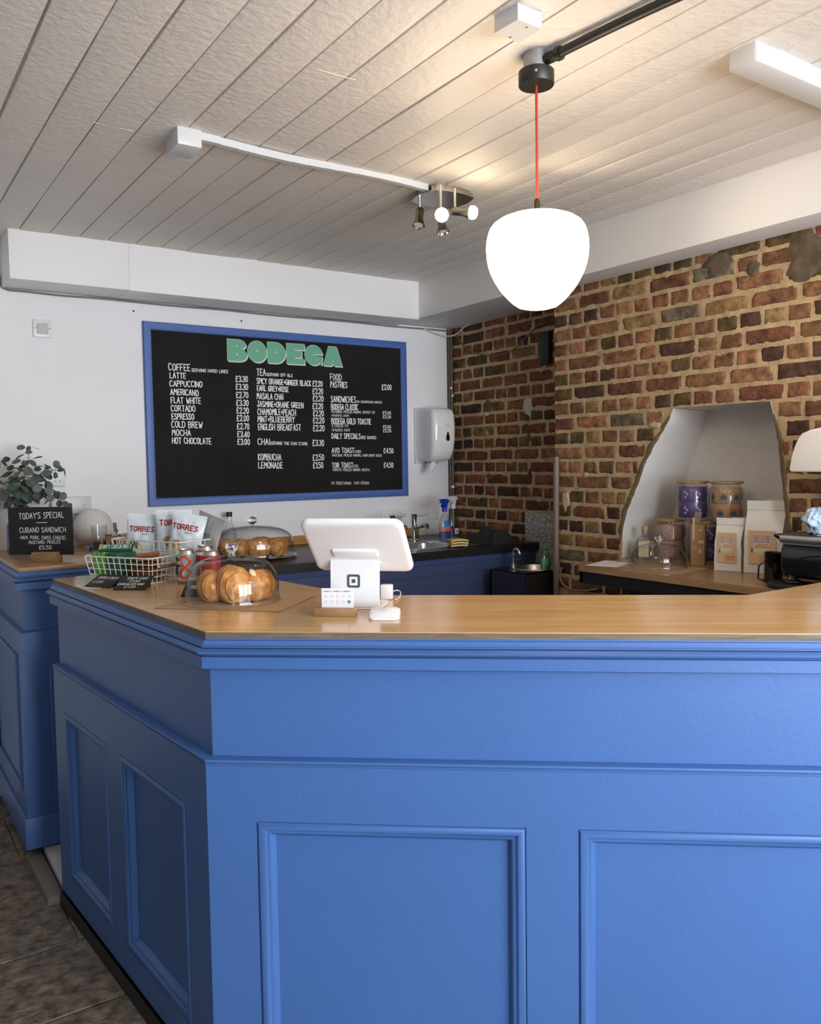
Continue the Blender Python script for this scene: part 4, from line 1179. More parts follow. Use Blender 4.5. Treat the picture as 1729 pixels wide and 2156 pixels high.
for sx in (-0.05, 0.06): 
    mb = MB(); mb.cyl((sx, -0.0362, 0), 0.003, 0.0015, 10, (0, 1, 0)); obj('screw', mb, dot, tb)
pA, pB = py_(802, 1073, YB), py_(843, 1073, YB)
plate('blank_plate', 'wide white blanking plate on the wall behind the till screen', 'wall plate', (pA.x + pB.x) / 2, pA.z - 0.045, pB.x - pA.x, 0.09, lambda t_: screws(t_, ((-0.052, 0.0), (0.052, 0.0))))
pA, pB = py_(900, 1066, YB), py_(922, 1066, YB)
def b3(t_):
    screws(t_, ((-0.028, 0.0), (0.028, 0.0)))
plate('blank_plate', 'small square white blanking plate on the wall beside the spray bottles', 'wall plate', (pA.x + pB.x) / 2, pA.z - 0.045, 0.086, 0.09, b3)

# paper towel dispenser
X0, X1, Yd = 3.035, 3.215, 4.215
Z0, Z1 = py_(875, 972, YB).z, py_(872, 860, YB).z
pass
td = thing('towel_dispenser', 'white plastic paper towel dispenser on the wall by the brick corner', 'dispenser', ((X0 + X1) / 2, YB, Z0))
gloss = mat('glossy white plastic', (0.78, 0.77, 0.77), 0.15, coat=0.4)
mb = MB()
sec = []   # horizontal rounded outlines from bottom to top
for (z, dx, dy, sh) in ((0.0, 0.030, 0.07, 0.0), (0.012, 0.010, 0.035, 0), (0.05, 0.004, 0.012, 0), (0.10, 0.0, 0.002, 0), (0.17, 0.0, 0.0, 0), (0.215, 0.002, 0.006, 0), (0.235, 0.007, 0.016, 0), (0.245, 0.018, 0.04, 0)):
    a0_, a1_, yf = X0 + dx, X1 - dx, Yd + dy
    r_ = 0.035
    ring = [(a0_, YB - 0.012), (a0_, yf + r_)] + [(a0_ + r_ - r_ * cos(t_), yf + r_ - r_ * sin(t_)) for t_ in (0.4, 0.8, 1.2, pi / 2)] + [(a1_ - r_ + r_ * sin(t_), yf + r_ - r_ * cos(t_)) for t_ in (0, 0.4, 0.8, 1.2)] + [(a1_, yf + r_), (a1_, YB - 0.012)]
    sec.append([(q[0], q[1], Z0 + z * (Z1 - Z0) / 0.25) for q in ring])
n = len(sec[0]); vv = [q for s_ in sec for q in s_]
ff = [(j * n + i, j * n + (i + 1) % n, (j + 1) * n + (i + 1) % n, (j + 1) * n + i) for j in range(len(sec) - 1) for i in range(n)]
ff += [tuple(range(n)), tuple((len(sec) - 1) * n + i for i in range(n))]
mb.add(vv, ff); obj('cover', mb, gloss, td, world=True, smooth=50)
mb = MB(); mb.bb(X0 - 0.003, X1 + 0.003, YB - 0.012, YB - 0.001, Z0 - 0.012, Z1 + 0.004, 0.003); obj('back_plate', mb, whiteplastic, td, world=True)
q = py_(943.5, 919, Yd); mb = MB()
tear = [(0.012 * sin(a) * (1 if cos(a) < 0 else (1 - 0.55 * cos(a))), -0.014 * cos(a) * (1 if cos(a) < 0 else 1) if cos(a) < 0 else 0) for a in ()]
tear = ell(0.0135, 0.016, 12, 0, -0.012, -pi, 0) + [(0.0115, 0.004), (0.007, 0.018), (0.0025, 0.029), (0, 0.031), (-0.0025, 0.029), (-0.007, 0.018), (-0.0115, 0.004)]
mb.prism(tear, (q.x, Yd - 0.001, q.z), (1, 0, 0), (0, 0, 1), (0, 0.003, 0)); obj('level_window', mb, mat('smoked plastic', (0.008, 0.008, 0.008), 0.15), td, world=True)
q = py_(942.5, 896, Yd); mb = MB()
lab = mat('pale red print', (0.55, 0.28, 0.26), 0.6)
for (a, b_, w_, h_) in ((-0.016, -0.008, 0.014, 0.0012), (-0.016, 0.006, 0.014, 0.0012), (-0.016, -0.008, 0.0012, 0.015), (-0.0032, -0.008, 0.0012, 0.015), (0.002, 0.005, 0.012, 0.0018), (0.002, 0.001, 0.016, 0.0014), (0.002, -0.003, 0.014, 0.0014), (0.002, -0.007, 0.016, 0.0014)):
    mb.flat([(a, b_), (a + w_, b_), (a + w_, b_ + h_), (a, b_ + h_)], (q.x, Yd - 0.0006, q.z), (1, 0, 0), (0, 0, 1))
obj('label', mb, lab, td, world=True)
q = (X0 + 0.055, (Yd + YB) / 2 - 0.02)
mb = MB()
def towel(u, v):
    a = u * 2 * pi; w_ = 0.016 * (0.5 + 0.9 * sin(pi * min(1, v * 1.2)) + 0.2 * v)
    f = 1 + 0.5 * noise.noise((cos(a) * 1.5, sin(a) * 1.5, v * 3))
    return V(q[0] - 0.03 * v * v + w_ * f * cos(a), q[1] + w_ * 0.7 * f * sin(a), Z0 + 0.004 - 0.075 * v + 0.006 * noise.noise((cos(a) * 3, sin(a) * 3, 9)))
mb.grid(towel, 20, 8); obj('paper_towel', mb, mat('pale blue paper', (0.66, 0.68, 0.80), 0.9), td, world=True, smooth=50)

# pipes in the corner
pipem = mat('tarnished brown pipe', (0.115, 0.062, 0.038), 0.4, 0.3, var=0.4, vscale=20)
pdark = mat('dark pipe', (0.030, 0.024, 0.020), 0.45)
clipm = mat('white pipe clip', (0.75, 0.74, 0.70), 0.5)
for i, (pxx, yy, rr, m_, lab_) in enumerate(((945.0, YB - 0.010, 0.0062, pdark, 'dark vertical pipe touching the white wall, outermost of the corner pipes'), (950.6, YB - 0.012, 0.0075, pipem, 'middle brown vertical pipe of the three in the corner'),
                                        (957.2, YB - 0.014, 0.0078, pipem, 'brown vertical pipe closest to the alcove bricks in the corner'))):
    a = py_(pxx, 880, yy)
    x_ = min(a.x, XALC - 0.012)
    t_ = thing('vertical_pipe', lab_, 'pipe', (x_, yy, 1.12), group='pipes in the corner')
    m2 = MB(); m2.tube([(0, 0, 0.003), (0.001, 0, 0.5), (0, 0, 1.0), (0.0, 0, 1.34)], rr, 12); obj('pipe_run', m2, m_, t_)
    if i in (1, 2):
        for zz_ in (0.30, 0.95 if i == 1 else 0.90):
            m2 = MB(); m2.cyl((0, 0, zz_), rr * 1.2, 0.016, 12); obj('clip', m2, clipm, t_)

# cables under the beam
cabm = mat('grey cable', (0.20, 0.19, 0.18), 0.5); wcab = mat('white cable', (0.66, 0.64, 0.60), 0.5)
mb = MB()
pts = [py_(x, y, YB - 0.012) for x, y in ((-20, 520), (0, 518), (8, 535), (10, 555), (3, 585), (4, 603), (13, 608), (22, 602), (60, 604), (130, 610), (220, 617), (300, 626), (380, 634), (470, 641), (560, 652), (650, 659), (740, 668), (830, 678), (900, 688), (942, 697))]
pts = [p if i < 7 else V(p.x, YB - 0.008, 2.4495 - 0.004 * (0.5 + 0.5 * sin(i * 2.3))) for i, p in enumerate(pts)]
mb.tube(curve_pts(pts, 5), 0.0055, 7)
t_ = obj('wall_cable', mb, cabm, loc=pts[9]); tag(t_, 'long grey cable clipped under the white beam along the wall', 'cable')
mb = MB()
pts = [py_(893, 692, YB - 0.02), py_(915, 701, YB - 0.03), py_(935, 707, YB - 0.045), py_(952, 707, YB - 0.06), px_(966, 700, XALC - 0.02), px_(977, 689, XALC - 0.015), px_(1000, 680, XALC - 0.010), px_(1050, 664, XALC - 0.010), px_(1090, 652, XALC - 0.010)]
mb.tube(curve_pts(pts, 6), 0.0036, 7)
t_ = obj('loose_cable', mb, wcab, loc=pts[3]); tag(t_, 'white cable looping across the corner just below the beam', 'cable')
mb = MB()
pts = [px_(x, y, XALC - 0.006) for x, y in ((962, 705), (972, 722), (990, 738), (1020, 747), (1052, 748), (1082, 735), (1108, 711), (1130, 688), (1150, 680))]
mb.tube(curve_pts(pts, 6), 0.0042, 7)
t_ = obj('alcove_cable', mb, mat('brown cable', (0.17, 0.11, 0.065), 0.5), loc=pts[4]); tag(t_, 'brown cable drooping across the alcove bricks below the beam', 'cable')

# alcove fittings
a, b_ = px_(1134, 700, XALC - 0.03), px_(1156, 765, XALC - 0.03)
br = thing('wall_bracket', 'black box bracket on the alcove bricks at the chimney edge', 'bracket', (XALC, (a.y + b_.y) / 2, b_.z))
mb = MB(); mb.bb(XALC - 0.034, XALC + 0.002, b_.y, a.y, b_.z, a.z, 0.006); obj('case', mb, mat('black painted steel', (0.012, 0.012, 0.014), 0.45, bump=0.6, bscale=80), br, world=True)
c_ = [px_(1106, 1079, XALC - 0.02), px_(1168, 1078, XALC - 0.02)]
zlo_ = px_(1110, 1187, XALC - 0.02).z
gr = thing('granite_splashback', 'speckled grey granite panel on the alcove wall above the hand basin', 'panel', (XALC - 0.01, (c_[0].y + c_[1].y) / 2, zlo_))
gm = mat('speckled granite', (0.60, 0.59, 0.56), 0.35, var=0.9, vscale=75, var2=(0.06, 0.057, 0.052))
mb = MB(); mb.bb(XALC - 0.022, XALC - 0.003, c_[1].y, c_[0].y, zlo_, c_[0].z, 0.001); obj('slab', mb, gm, gr, world=True)
a = px_(1171, 1100, XBREAST - 0.022); zt = px_(1167, 962, XBREAST - 0.022).z
dp = thing('drain_pipe', 'grey brown plastic pipe standing at the edge of the chimney breast', 'pipe', (a.x, a.y, 0))
gp = mat('grey brown plastic', (0.17, 0.125, 0.095), 0.45)
mb = MB(); mb.tube([(0, 0, 0.0), (0, 0, 0.6), (0, 0, 1.2), (0.004, 0, zt)], 0.0165, 18); obj('pipe_run', mb, gp, dp)
zk = px_(1174, 1182, XBREAST - 0.022).z
mb = MB(); mb.cyl((0, 0, zk - 0.05), 0.021, 0.05, 18); obj('coupling', mb, gp, dp)
mb = MB()
pts = [px_(x, y, XBREAST - 0.012) for x, y in ((1183, 1195), (1179, 1210), (1184, 1228), (1200, 1240), (1215, 1243), (1240, 1243), (1258, 1240))]
mb.tube(curve_pts(pts, 6), 0.005, 8); t_ = obj('waste_hose', mb, mat('dusty hose', (0.30, 0.22, 0.14), 0.6), loc=pts[2]); tag(t_, 'thin dusty hose curling from the grey pipe towards the back counter', 'hose')

# two bare nails in the wall above the menu board
for (a_, b_, lab_) in ((281, 655, 'small dark nail in the white wall above the menu board, nearer the wall switch'), (508, 676, 'small dark nail in the white wall just above the middle of the menu board')):
    p = py_(a_, b_, YB)
    t_ = obj('nail', MB().cyl((p.x, YB - 0.006, p.z), 0.0045, 0.007, 10, (0, 1, 0)), mat('rusty nail', (0.03, 0.022, 0.018), 0.6), loc=(p.x, YB, p.z)); tag(t_, lab_, 'nail', 'nails in the wall')

# ================================================================ things on the left worktop
ZT = 1.2
RTh = V(RT.x, RT.y, 0).normalized()
FWh = V(FW.x, FW.y, 0).normalized()
def yaw_of(u): return atan2(u.y, u.x)
slate = mat('matt black slate board', (0.010, 0.010, 0.009), 0.6)
pen = mat('white pen', (0.82, 0.82, 0.80), 0.8)
blockwood = wood_mat('pale wood block', (0.22, 0.12, 0.05), (0.33, 0.19, 0.085), (0.42, 0.26, 0.125), 0.45, (3, 22, 22), 0.1)

# today's special board on its wooden foot
u = V(0.755, -0.656, 0).normalized(); nb = V(u.y, -u.x, 0)   # nb faces the viewer
if nb.dot(FWh) > 0: nb = -nb
c0 = (pz(66, 1184, ZT) + pz(118, 1184, ZT)) / 2
spb = thing('special_board', 'small black sign reading the special of the day, on a wooden foot beside the eucalyptus', 'sign', (c0.x, c0.y, ZT), yaw_of(u))
mb = MB(); mb.bb(-0.055, 0.055, 0.0, 0.055, 0.0, 0.042, 0.003)
obj('foot', mb, blockwood, spb)
def on_plane(px, py, o, n):
    d = ray(px, py); return EYE + d * ((o - EYE).dot(n) / d.dot(n))
o_b = c0 - nb * 0.030
tl, tr_, br_, bl_ = [on_plane(*q, o_b, nb) for q in ((26, 1068), (153, 1067), (155, 1168), (20, 1168))]
wL, wR = (bl_ - c0).dot(u), (br_ - c0).dot(u); hT, hB = tr_.z - ZT, max(0.016, br_.z - ZT)
pass
mb = MB(); mb.box(((wL + wR) / 2, 0.033, (hT + hB) / 2), (wR - wL, 0.006, hT - hB), 0.0025, 2); obj('board', mb, slate, spb)
mb = MB()
o_f = c0 - nb * 0.0298 + nb * 0.0004
o_f = c0 + (-nb) * 0.0295
def at1(x, y): return on_plane(x * 450 / 1729, 900 + y * 400 / 1537, o_f, nb)
def write_on(mb, f, s, x0, y0, x1, y1, h, st):
    A, B_, T = f(x0, y0), f(x1, y1), f(x0, y0 - h)
    uu = (B_ - A); w = uu.length; uu.normalize()
    lettering(mb, s, lambda a, b_: A + uu * a + V(0, 0, b_), w, (T - A).length, st)
for a in (("TODAY'S SPECIAL", 155, 742, 515, 728, 46, 0.0024), ('CUBANO SANDWICH', 160, 850, 532, 845, 38, 0.0022), ('HAM, PORK, SWISS CHEESE,', 168, 903, 537, 905, 26, 0.0017), ('MUSTARD, PICKLES', 234, 942, 487, 937, 24, 0.0017), ('£5.50', 318, 986, 415, 984, 28, 0.0020), ('-', 300, 782, 380, 780, 22, 0.0022)):
    write_on(mb, at1, *a)
obj('board_lettering', mb, pen, spb, world=True, smooth=0)

# eucalyptus in a blue glass vase
cobalt = mat('cobalt blue glass', (0.010, 0.030, 0.16), 0.10, coat=0.5)
pv = pz(44, 1166, ZT) + V(-0.005, 0.04, 0)
vase = obj('vase', MB().lathe([(0, 0.0), (0.043, 0.0), (0.047, 0.006), (0.047, 0.12), (0.042, 0.140), (0.031, 0.155), (0.029, 0.165), (0.030, 0.195), (0.027, 0.196), (0.026, 0.165), (0.028, 0.155), (0.040, 0.135), (0.043, 0.01), (0, 0.008)], 32, (pv.x, pv.y, ZT)), cobalt, loc=(pv.x, pv.y, ZT))
tag(vase, 'dark blue glass vase holding eucalyptus, partly behind the special board', 'vase')
euc = thing('eucalyptus_branches', 'grey-green eucalyptus branches with round leaves in the blue vase', 'plant', (pv.x, pv.y, ZT + 0.01))
leafm = mat('eucalyptus leaf', (0.062, 0.088, 0.068), 0.6, var=0.45, vscale=28, var2=(0.105, 0.135, 0.112))
stemm = mat('eucalyptus stem', (0.12, 0.075, 0.045), 0.7)
rnd = random.Random(21)
stems, leaves = MB(), MB()
base = V(pv.x, pv.y, ZT + 0.02)
def leaf(c, n, r, up, el=1.15):
    n = n.normalized(); a = up - n * up.dot(n)
    a = a.normalized() if a.length > 1e-4 else n.orthogonal().normalized()
    b_ = n.cross(a)
    vv = [c]; K = 14
    for t_ in (0.6, 1.0):
        for k_ in range(K):
            th = 2 * pi * k_ / K
            rr = r * t_ * (1 + 0.06 * cos(th))
            vv.append(c + a * rr * el * cos(th) + b_ * rr * sin(th) + n * (0.12 * r * t_ * t_ * (sin(th) ** 2) + 0.10 * r * t_ * t_ * cos(th)))
    ff = [(0, 1 + k_, 1 + (k_ + 1) % K) for k_ in range(K)] + [(1 + k_, 1 + K + k_, 1 + K + (k_ + 1) % K, 1 + (k_ + 1) % K) for k_ in range(K)]
    leaves.add(vv, ff)
D0 = (base - EYE).dot(FW)
def tgt(px, py, dd=0.0): return EYE + ray(px, py) * (D0 + dd)
branches = [((57, 985), (60, 945), 0.0), ((40, 1010), (8, 975), 0.03), ((85, 1000), (128, 990), -0.02), ((70, 1030), (110, 1035), -0.06), ((25, 1035), (0, 1015), -0.03), ((50, 1020), (52, 975), -0.08), ((90, 1040), (140, 1062), -0.05), ((30, 1050), (2, 1045), 0.02), ((75, 1010), (100, 985), 0.05)]
for (m1, m2, dd) in branches:
    p1, p2 = tgt(m1[0], m1[1], dd * 0.6), tgt(m2[0], m2[1], dd)
    neck = V(pv.x + rnd.uniform(-0.012, 0.012), pv.y + rnd.uniform(-0.012, 0.012), ZT + 0.19)
    pts = curve_pts([base + V(rnd.uniform(-0.02, 0.02), rnd.uniform(-0.02, 0.02), 0), neck, p1, p2], 8)
    stems.tube(pts, 0.002, 6, radii=[0.0028 - 0.0016 * i / len(pts) for i in range(len(pts))])
    seg = pts[11:]
    nl_ = max(4, int(len(seg) * 0.55))
    for q in range(nl_):
        i = int(q * (len(seg) - 1) / (nl_ - 1))
        c = seg[i]; t_ = (seg[min(i + 1, len(seg) - 1)] - seg[max(i - 1, 0)]).normalized()
        for s_ in (-1, 1):
            ang = q * 1.4 + (0 if s_ > 0 else pi) + rnd.uniform(-0.4, 0.4)
            side = t_.orthogonal(); side.rotate(Matrix.Rotation(ang, 3, t_))
            r = rnd.uniform(0.017, 0.026) * (1.0 - 0.30 * q / nl_)
            cc = c + side * r * 1.35 + t_ * 0.004
            stems.tube([c, cc - side * r * 0.9], 0.0009, 5)
            nn = (t_ * 0.7 + side * 0.25 + V(rnd.uniform(-.6, .6), rnd.uniform(-.6, .6), rnd.uniform(-.3, .6)) - FW * 0.35)
            leaf(cc, nn, r, side)
    leaf(p2, V(rnd.uniform(-.5, .5), -0.6, 0.6), 0.011, p2 - p1, 1.6)
obj('stems', stems, stemm, euc, world=True); obj('leaves', leaves, leafm, euc, world=True)

# unlit white globe lamp
pc = pz(198, 1151, ZT)
pc = V(pc.x, min(pc.y, YB - 0.105), ZT)
gl_ = thing('globe_lamp', 'unlit matt white globe table lamp against the wall beside the special board', 'lamp', (pc.x, pc.y, ZT))
mb = MB(); mb.sph((0, 0, 0.098), 0.092, 36); obj('globe', mb, mat('matt white glass', (0.70, 0.68, 0.66), 0.5), gl_)
mb = MB(); mb.lathe([(0, 0), (0.045, 0), (0.045, 0.008), (0.03, 0.013), (0, 0.013)], 28); obj('base', mb, whiteplastic, gl_)
mb = MB(); pts = curve_pts([(0.04, -0.02, 0.005), (0.07, -0.05, 0.003), (0.03, -0.09, 0.003), (-0.03, -0.10, 0.003), (0.02, -0.14, 0.003), (0.08, -0.13, 0.003)], 8); mb.tube(pts, 0.0025, 6); obj('cord', mb, wcab, gl_)

# tumbler with a dark drink, wooden caddy with cutlery packets
tg = thin_glass('clear glass', (0.96, 0.97, 0.97), (0.62, 0.66, 0.66))
pt = pz(211, 1162, ZT)
tum = thing('glass_tumbler', 'tall clear glass tumbler with dark contents beside the wooden caddy', 'glass', (pt.x, pt.y, ZT))
mb = MB(); mb.lathe([(0, 0.002), (0.030, 0.002), (0.033, 0.008), (0.036, 0.125), (0.0345, 0.125), (0.0315, 0.012), (0, 0.010)], 28); obj('wall', mb, tg, tum)
mb = MB(); mb.lathe([(0, 0.011), (0.0305, 0.012), (0.0318, 0.05), (0, 0.05)], 24); obj('contents', mb, mat('dark coffee grounds', (0.05, 0.035, 0.025), 0.6), tum)
pA, pB = pz(224, 1163, ZT), pz(282, 1160, ZT)
uu = (pB - pA); uu.z = 0; wbx = uu.length; uu.normalize(); cc = (pA + pB) / 2
cd_ = thing('wooden_caddy', 'open wooden caddy box behind the wire baskets', 'caddy', (cc.x, cc.y, ZT), yaw_of(uu))
w2 = wood_mat('walnut box', (0.14, 0.065, 0.028), (0.20, 0.10, 0.042), (0.27, 0.14, 0.06), 0.5, (3, 20, 20), 0.0)
mb = MB(); h_ = 0.075
mb.bb(-wbx / 2, wbx / 2, 0, 0.008, 0, h_); mb.bb(-wbx / 2, wbx / 2, 0.082, 0.09, 0, h_); mb.bb(-wbx / 2, -wbx / 2 + 0.008, 0.0085, 0.0815, 0, h_); mb.bb(wbx / 2 - 0.008, wbx / 2, 0.0085, 0.0815, 0, h_); mb.bb(-wbx / 2 + 0.0085, wbx / 2 - 0.0085, 0.0085, 0.0815, 0, 0.006)
obj('box', mb, w2, cd_)
mb = MB(); mb.prism(ell(0.022, 0.006, 16, 0.0, 0.045), (-0.02, -0.0004, 0), (1, 0, 0), (0, 0, 1), (0, 0.001, 0)); obj('hand_slot', mb, mat('slot shadow brown', (0.03, 0.015, 0.008), 0.8), cd_)
clear = mat('crumpled clear film', (0.42, 0.40, 0.38), 0.25)
for i, (dx, h2, w_, an, lb, m_) in enumerate(((-0.035, 0.095, 0.022, 0.25, 'dark grey packet standing at the left end of the wooden caddy', mat('dark grey foil', (0.10, 0.095, 0.095), 0.35)), (-0.012, 0.125, 0.020, -0.05, 'tall grey card slip standing in the wooden caddy', mat('mid grey card', (0.16, 0.155, 0.15), 0.6)), (0.010, 0.085, 0.03, -0.5, 'clear film packet leaning in the wooden caddy', clear), (0.035, 0.07, 0.05, -0.2, 'wrapped beige packet at the right end of the wooden caddy', mat('beige wrap', (0.36, 0.27, 0.18), 0.6)))):
    base_ = full_matrix(cd_) @ V(dx, 0.045, 0.007)
    t_ = thing('packet', lb, 'packet', base_, yaw_of(uu) + 0.2 * i, 'packets in the wooden caddy')
    mb = MB()
    R_ = Matrix.Rotation(an, 3, 'Y')
    def pk(a, b_, w_=w_, h2=h2, i=i): 
        p = V((a - 0.5) * w_ * (1 - 0.25 * b_), 0.004 * sin(pi * a) + 0.005 * noise.noise((a * 4, b_ * 6, i * 3.1)), b_ * h2); return R_ @ p
    def pk2(a, b_, f=pk): 
        p = f(a, b_); return V(p.x, p.y + 0.003 + 0.004 * sin(pi * a), p.z)
    mb.grid(pk, 8, 12); mb.grid(pk2, 8, 12)
    zmin = min(p.z for p in mb.v)
    mb.xf(Matrix.Translation((0, 0, -zmin)))
    obj('wrapper', mb, m_, t_)
# blue clip-on tag by the basket
p = pz(193, 1160, ZT)
t_ = obj('bottle_cap', MB().lathe([(0, 0), (0.010, 0), (0.010, 0.014), (0.006, 0.020), (0, 0.021)], 16, (p.x, p.y, ZT)), mat('bright blue plastic', (0.01, 0.04, 0.55), 0.35), loc=(p.x, p.y, ZT)); tag(t_, 'tiny bright blue plastic cap beside the glass tumbler', 'cap')

# ================================================================ wire baskets and what is in them
wire = mat('cream coated wire', (0.72, 0.70, 0.64), 0.4)
def wire_basket(name, label, O, L, S, bl, bs, tl_, ts, h, nl_, ns_, rows, handles):
    """O: centre of the base; L, S unit directions; base bl x bs, rim tl_ x ts"""
    t = thing(name, label, 'basket', (O.x, O.y, ZT), yaw_of(L))
    mb = MB(); ring = [(p[0], p[1], h) for p in rrect(tl_, ts, 0.02, 5)]
    mb.tube(ring, 0.0026, 8, closed=True); obj('rim', mb, wire, t)
    mb = MB()
    mb.tube([(p[0], p[1], 0.0022) for p in rrect(bl, bs, 0.012, 4)], 0.0020, 6, closed=True)
    for k in range(1, rows):
        f = k / rows
        mb.tube([(p[0], p[1], 0.0022 + (h - 0.0022) * f) for p in rrect(bl + (tl_ - bl) * f, bs + (ts - bs) * f, 0.014, 4)], 0.0017, 6, closed=True)
    for i in range(nl_ + 1):
        a = (i / nl_ - 0.5) * 0.94
        mb.tube([(a * tl_, -ts / 2, h), (a * bl, -bs / 2, 0.0022), (a * bl, bs / 2, 0.0022), (a * tl_, ts / 2, h)], 0.0016, 6)
    for i in range(ns_ + 1):
        a = (i / ns_ - 0.5) * 0.88
        mb.tube([(-tl_ / 2, a * ts, h), (-bl / 2, a * bs, 0.0022), (bl / 2, a * bs, 0.0022), (tl_ / 2, a * ts, h)], 0.0016, 6)
    obj('wire_grid', mb, wire, t)
    for s_ in handles:
        mb = MB(); x_ = s_ * (tl_ / 2 + 0.004)
        mb.tube([(x_, -0.045, h), (x_ + s_ * 0.004, -0.045, h - 0.030), (x_ + s_ * 0.004, 0.045, h - 0.030), (x_, 0.045, h)], 0.0024, 8)
        ho = obj('handle', mb, wire, t)
        mb = MB(); mb.tube([(x_ + s_ * 0.004, -0.040, h - 0.030), (x_ + s_ * 0.004, 0.040, h - 0.030)], 0.0055, 12); obj('grip', mb, w2, ho)
    return t
Lf = V(0.52, -0.856, 0).normalized(); Sf = V(0.856, 0.52, 0).normalized()
bf = [pz(191, 1222, ZT), pz(319, 1231, ZT), pz(363, 1221, ZT)]
O1 = bf[1] - Lf * 0.138 + Sf * 0.058
O1.z = ZT
front_b = wire_basket('wire_basket', 'cream wire basket of chocolate bars and wafers, nearest the counter edge', O1, Lf, Sf, 0.272, 0.114, 0.302, 0.146, 0.088, 11, 5, 4, (1,))
Lr = V(0.40, -0.917, 0).normalized(); Sr = V(0.917, 0.40, 0).normalized()
cR = pz(371, 1217, ZT) + V(0.012, 0.012, 0)
O2 = cR - Lr * 0.165 + Sr * 0.085; O2.z = ZT
rear_b = wire_basket('wire_basket', 'taller cream wire basket of crisp packets behind the first basket', O2, Lr, Sr, 0.325, 0.165, 0.37, 0.20, 0.125, 12, 6, 4, ())

# chocolate bars (green wrappers)
lg = mat('lime green paper wrapper', (0.10, 0.36, 0.035), 0.45); dg = mat('dark green paper wrapper', (0.012, 0.085, 0.050), 0.45)
wprint = mat('pale print', (0.72, 0.74, 0.66), 0.7); yprint = mat('yellow print', (0.75, 0.55, 0.05), 0.6)
def bar_thing(name, lab, cat, m_, size, loc, rot, grp, text=None):
    t = thing(name, lab, cat, loc, 0, grp); t.rotation_euler = rot
    lx, ly, lz = size
    mb = MB(); mb.box((0, 0, lz / 2), size, 0.003, 2)
    obj('wrapper', mb, m_, t)
    if text:
        mb = MB(); lettering(mb, text, lambda a, b_: V(-lx * 0.45 + a, -ly * 0.30 + b_, lz + 0.0005), lx * 0.9, ly * 0.6, 0.0014); obj('lettering', mb, wprint, t, smooth=0)
        mb = MB(); mb.flat([(-lx * 0.48, -ly * 0.46), (-lx * 0.455, -ly * 0.46), (-lx * 0.455, ly * 0.46), (-lx * 0.48, ly * 0.46)], (0, 0, lz + 0.0004), (1, 0, 0), (0, 1, 0)); obj('band', mb, yprint, t, smooth=0)
    return t
mF = full_matrix(front_b)
yF = yaw_of(Lf)
for i in range(3):
    bar_thing('chocolate_bar', ('leftmost lime green chocolate bar standing in the front basket', 'middle lime green chocolate bar standing in the front basket', 'lime green chocolate bar standing next to the dark green ones')[i], 'chocolate bar', lg, (0.10, 0.094, 0.0165),
              mF @ V(-0.128 + i * 0.0188, 0, 0.0505), (0, radians(90) - 0.12, yF), 'lime green chocolate bars in the front basket')
for i in range(3):
    bar_thing('chocolate_bar', ('dark green chocolate bar standing next to the lime green ones', 'middle dark green chocolate bar standing in the front basket', 'dark green chocolate bar standing next to the wafers')[i], 'chocolate bar', dg, (0.095, 0.094, 0.0165),
              mF @ V(-0.071 + i * 0.0188, 0, 0.049), (0, radians(90) - 0.12, yF), 'dark green chocolate bars in the front basket')
p0, p1 = EYE + ray(240, 1168) * 2.99, EYE + ray(296, 1158) * 2.93
uu = (p1 - p0).normalized()
bar_thing('chocolate_bar', 'dark green chocolate bar lying across the top of the others, with pale lettering', 'chocolate bar', dg, (0.115, 0.030, 0.013), mF @ V(-0.055, -0.012, 0.1085), (radians(38), 0.0, yaw_of(RTh) + 0.10), 'dark green chocolate bars in the front basket', "TONY'S CHOCOLONELY")
orange = mat('caramel brown wrapper', (0.36, 0.15, 0.035), 0.4, var=0.35, vscale=30); brown2 = mat('brown wrapper', (0.24, 0.095, 0.03), 0.4, var=0.4, vscale=30)
wl = ('bottom caramel wafer in the front basket', 'second caramel wafer up in the front basket', 'third caramel wafer up in the front basket', 'brown wafer near the top of the pile in the front basket', 'topmost caramel wafer in the front basket pile')
for i in range(5):
    t = thing('caramel_wafer', wl[i], 'snack', mF @ V(0.066 + (i % 2) * 0.006, (-1) ** i * 0.004, 0.0052 + i * 0.0170), yF + (0.10, -0.12, 0.06, 0.16, -0.05)[i], 'caramel wafers in the front basket')
    lx, ly = 0.112, 0.084
    def pil(a, b_, s_=1, i=i):
        e = (sin(pi * min(max(a, 0), 1)) * sin(pi * min(max(b_, 0), 1))) ** 0.35
        return V((a - 0.5) * lx, (b_ - 0.5) * ly, 0.0078 + s_ * 0.0072 * e + 0.0012 * noise.noise((a * 6, b_ * 6, i)) * s_ * 0.4)
    mb = MB(); mb.grid(lambda a, b_: pil(a, b_, 1), 14, 10); mb.grid(lambda a, b_: pil(a, b_, -1), 14, 10)
    obj('wrapper', mb, (orange, brown2, orange, brown2, orange)[i], t, merge=0.0004)
    mb = MB()
    for s_ in (-1, 1): mb.box((s_ * (lx / 2 + 0.003), 0, 0.0078), (0.008, ly * 0.98, 0.0008))
    obj('crimp', mb, (orange, brown2, orange, brown2, orange)[i], t)
roll = mF @ V(0.095, -0.022, 0.0955)
t = thing('caramel_wafer', 'thin brown wafer stick lying on top of the pile at the handle end', 'snack', roll, yF + 1.45, 'caramel wafers in the front basket')
mb = MB(); mb.tube([(-0.05, 0, 0), (-0.045, 0, 0), (0.045, 0, 0), (0.05, 0, 0)], 0.007, 10, radii=[0.002, 0.0075, 0.0075, 0.002]); obj('wrapper', mb, brown2, t)

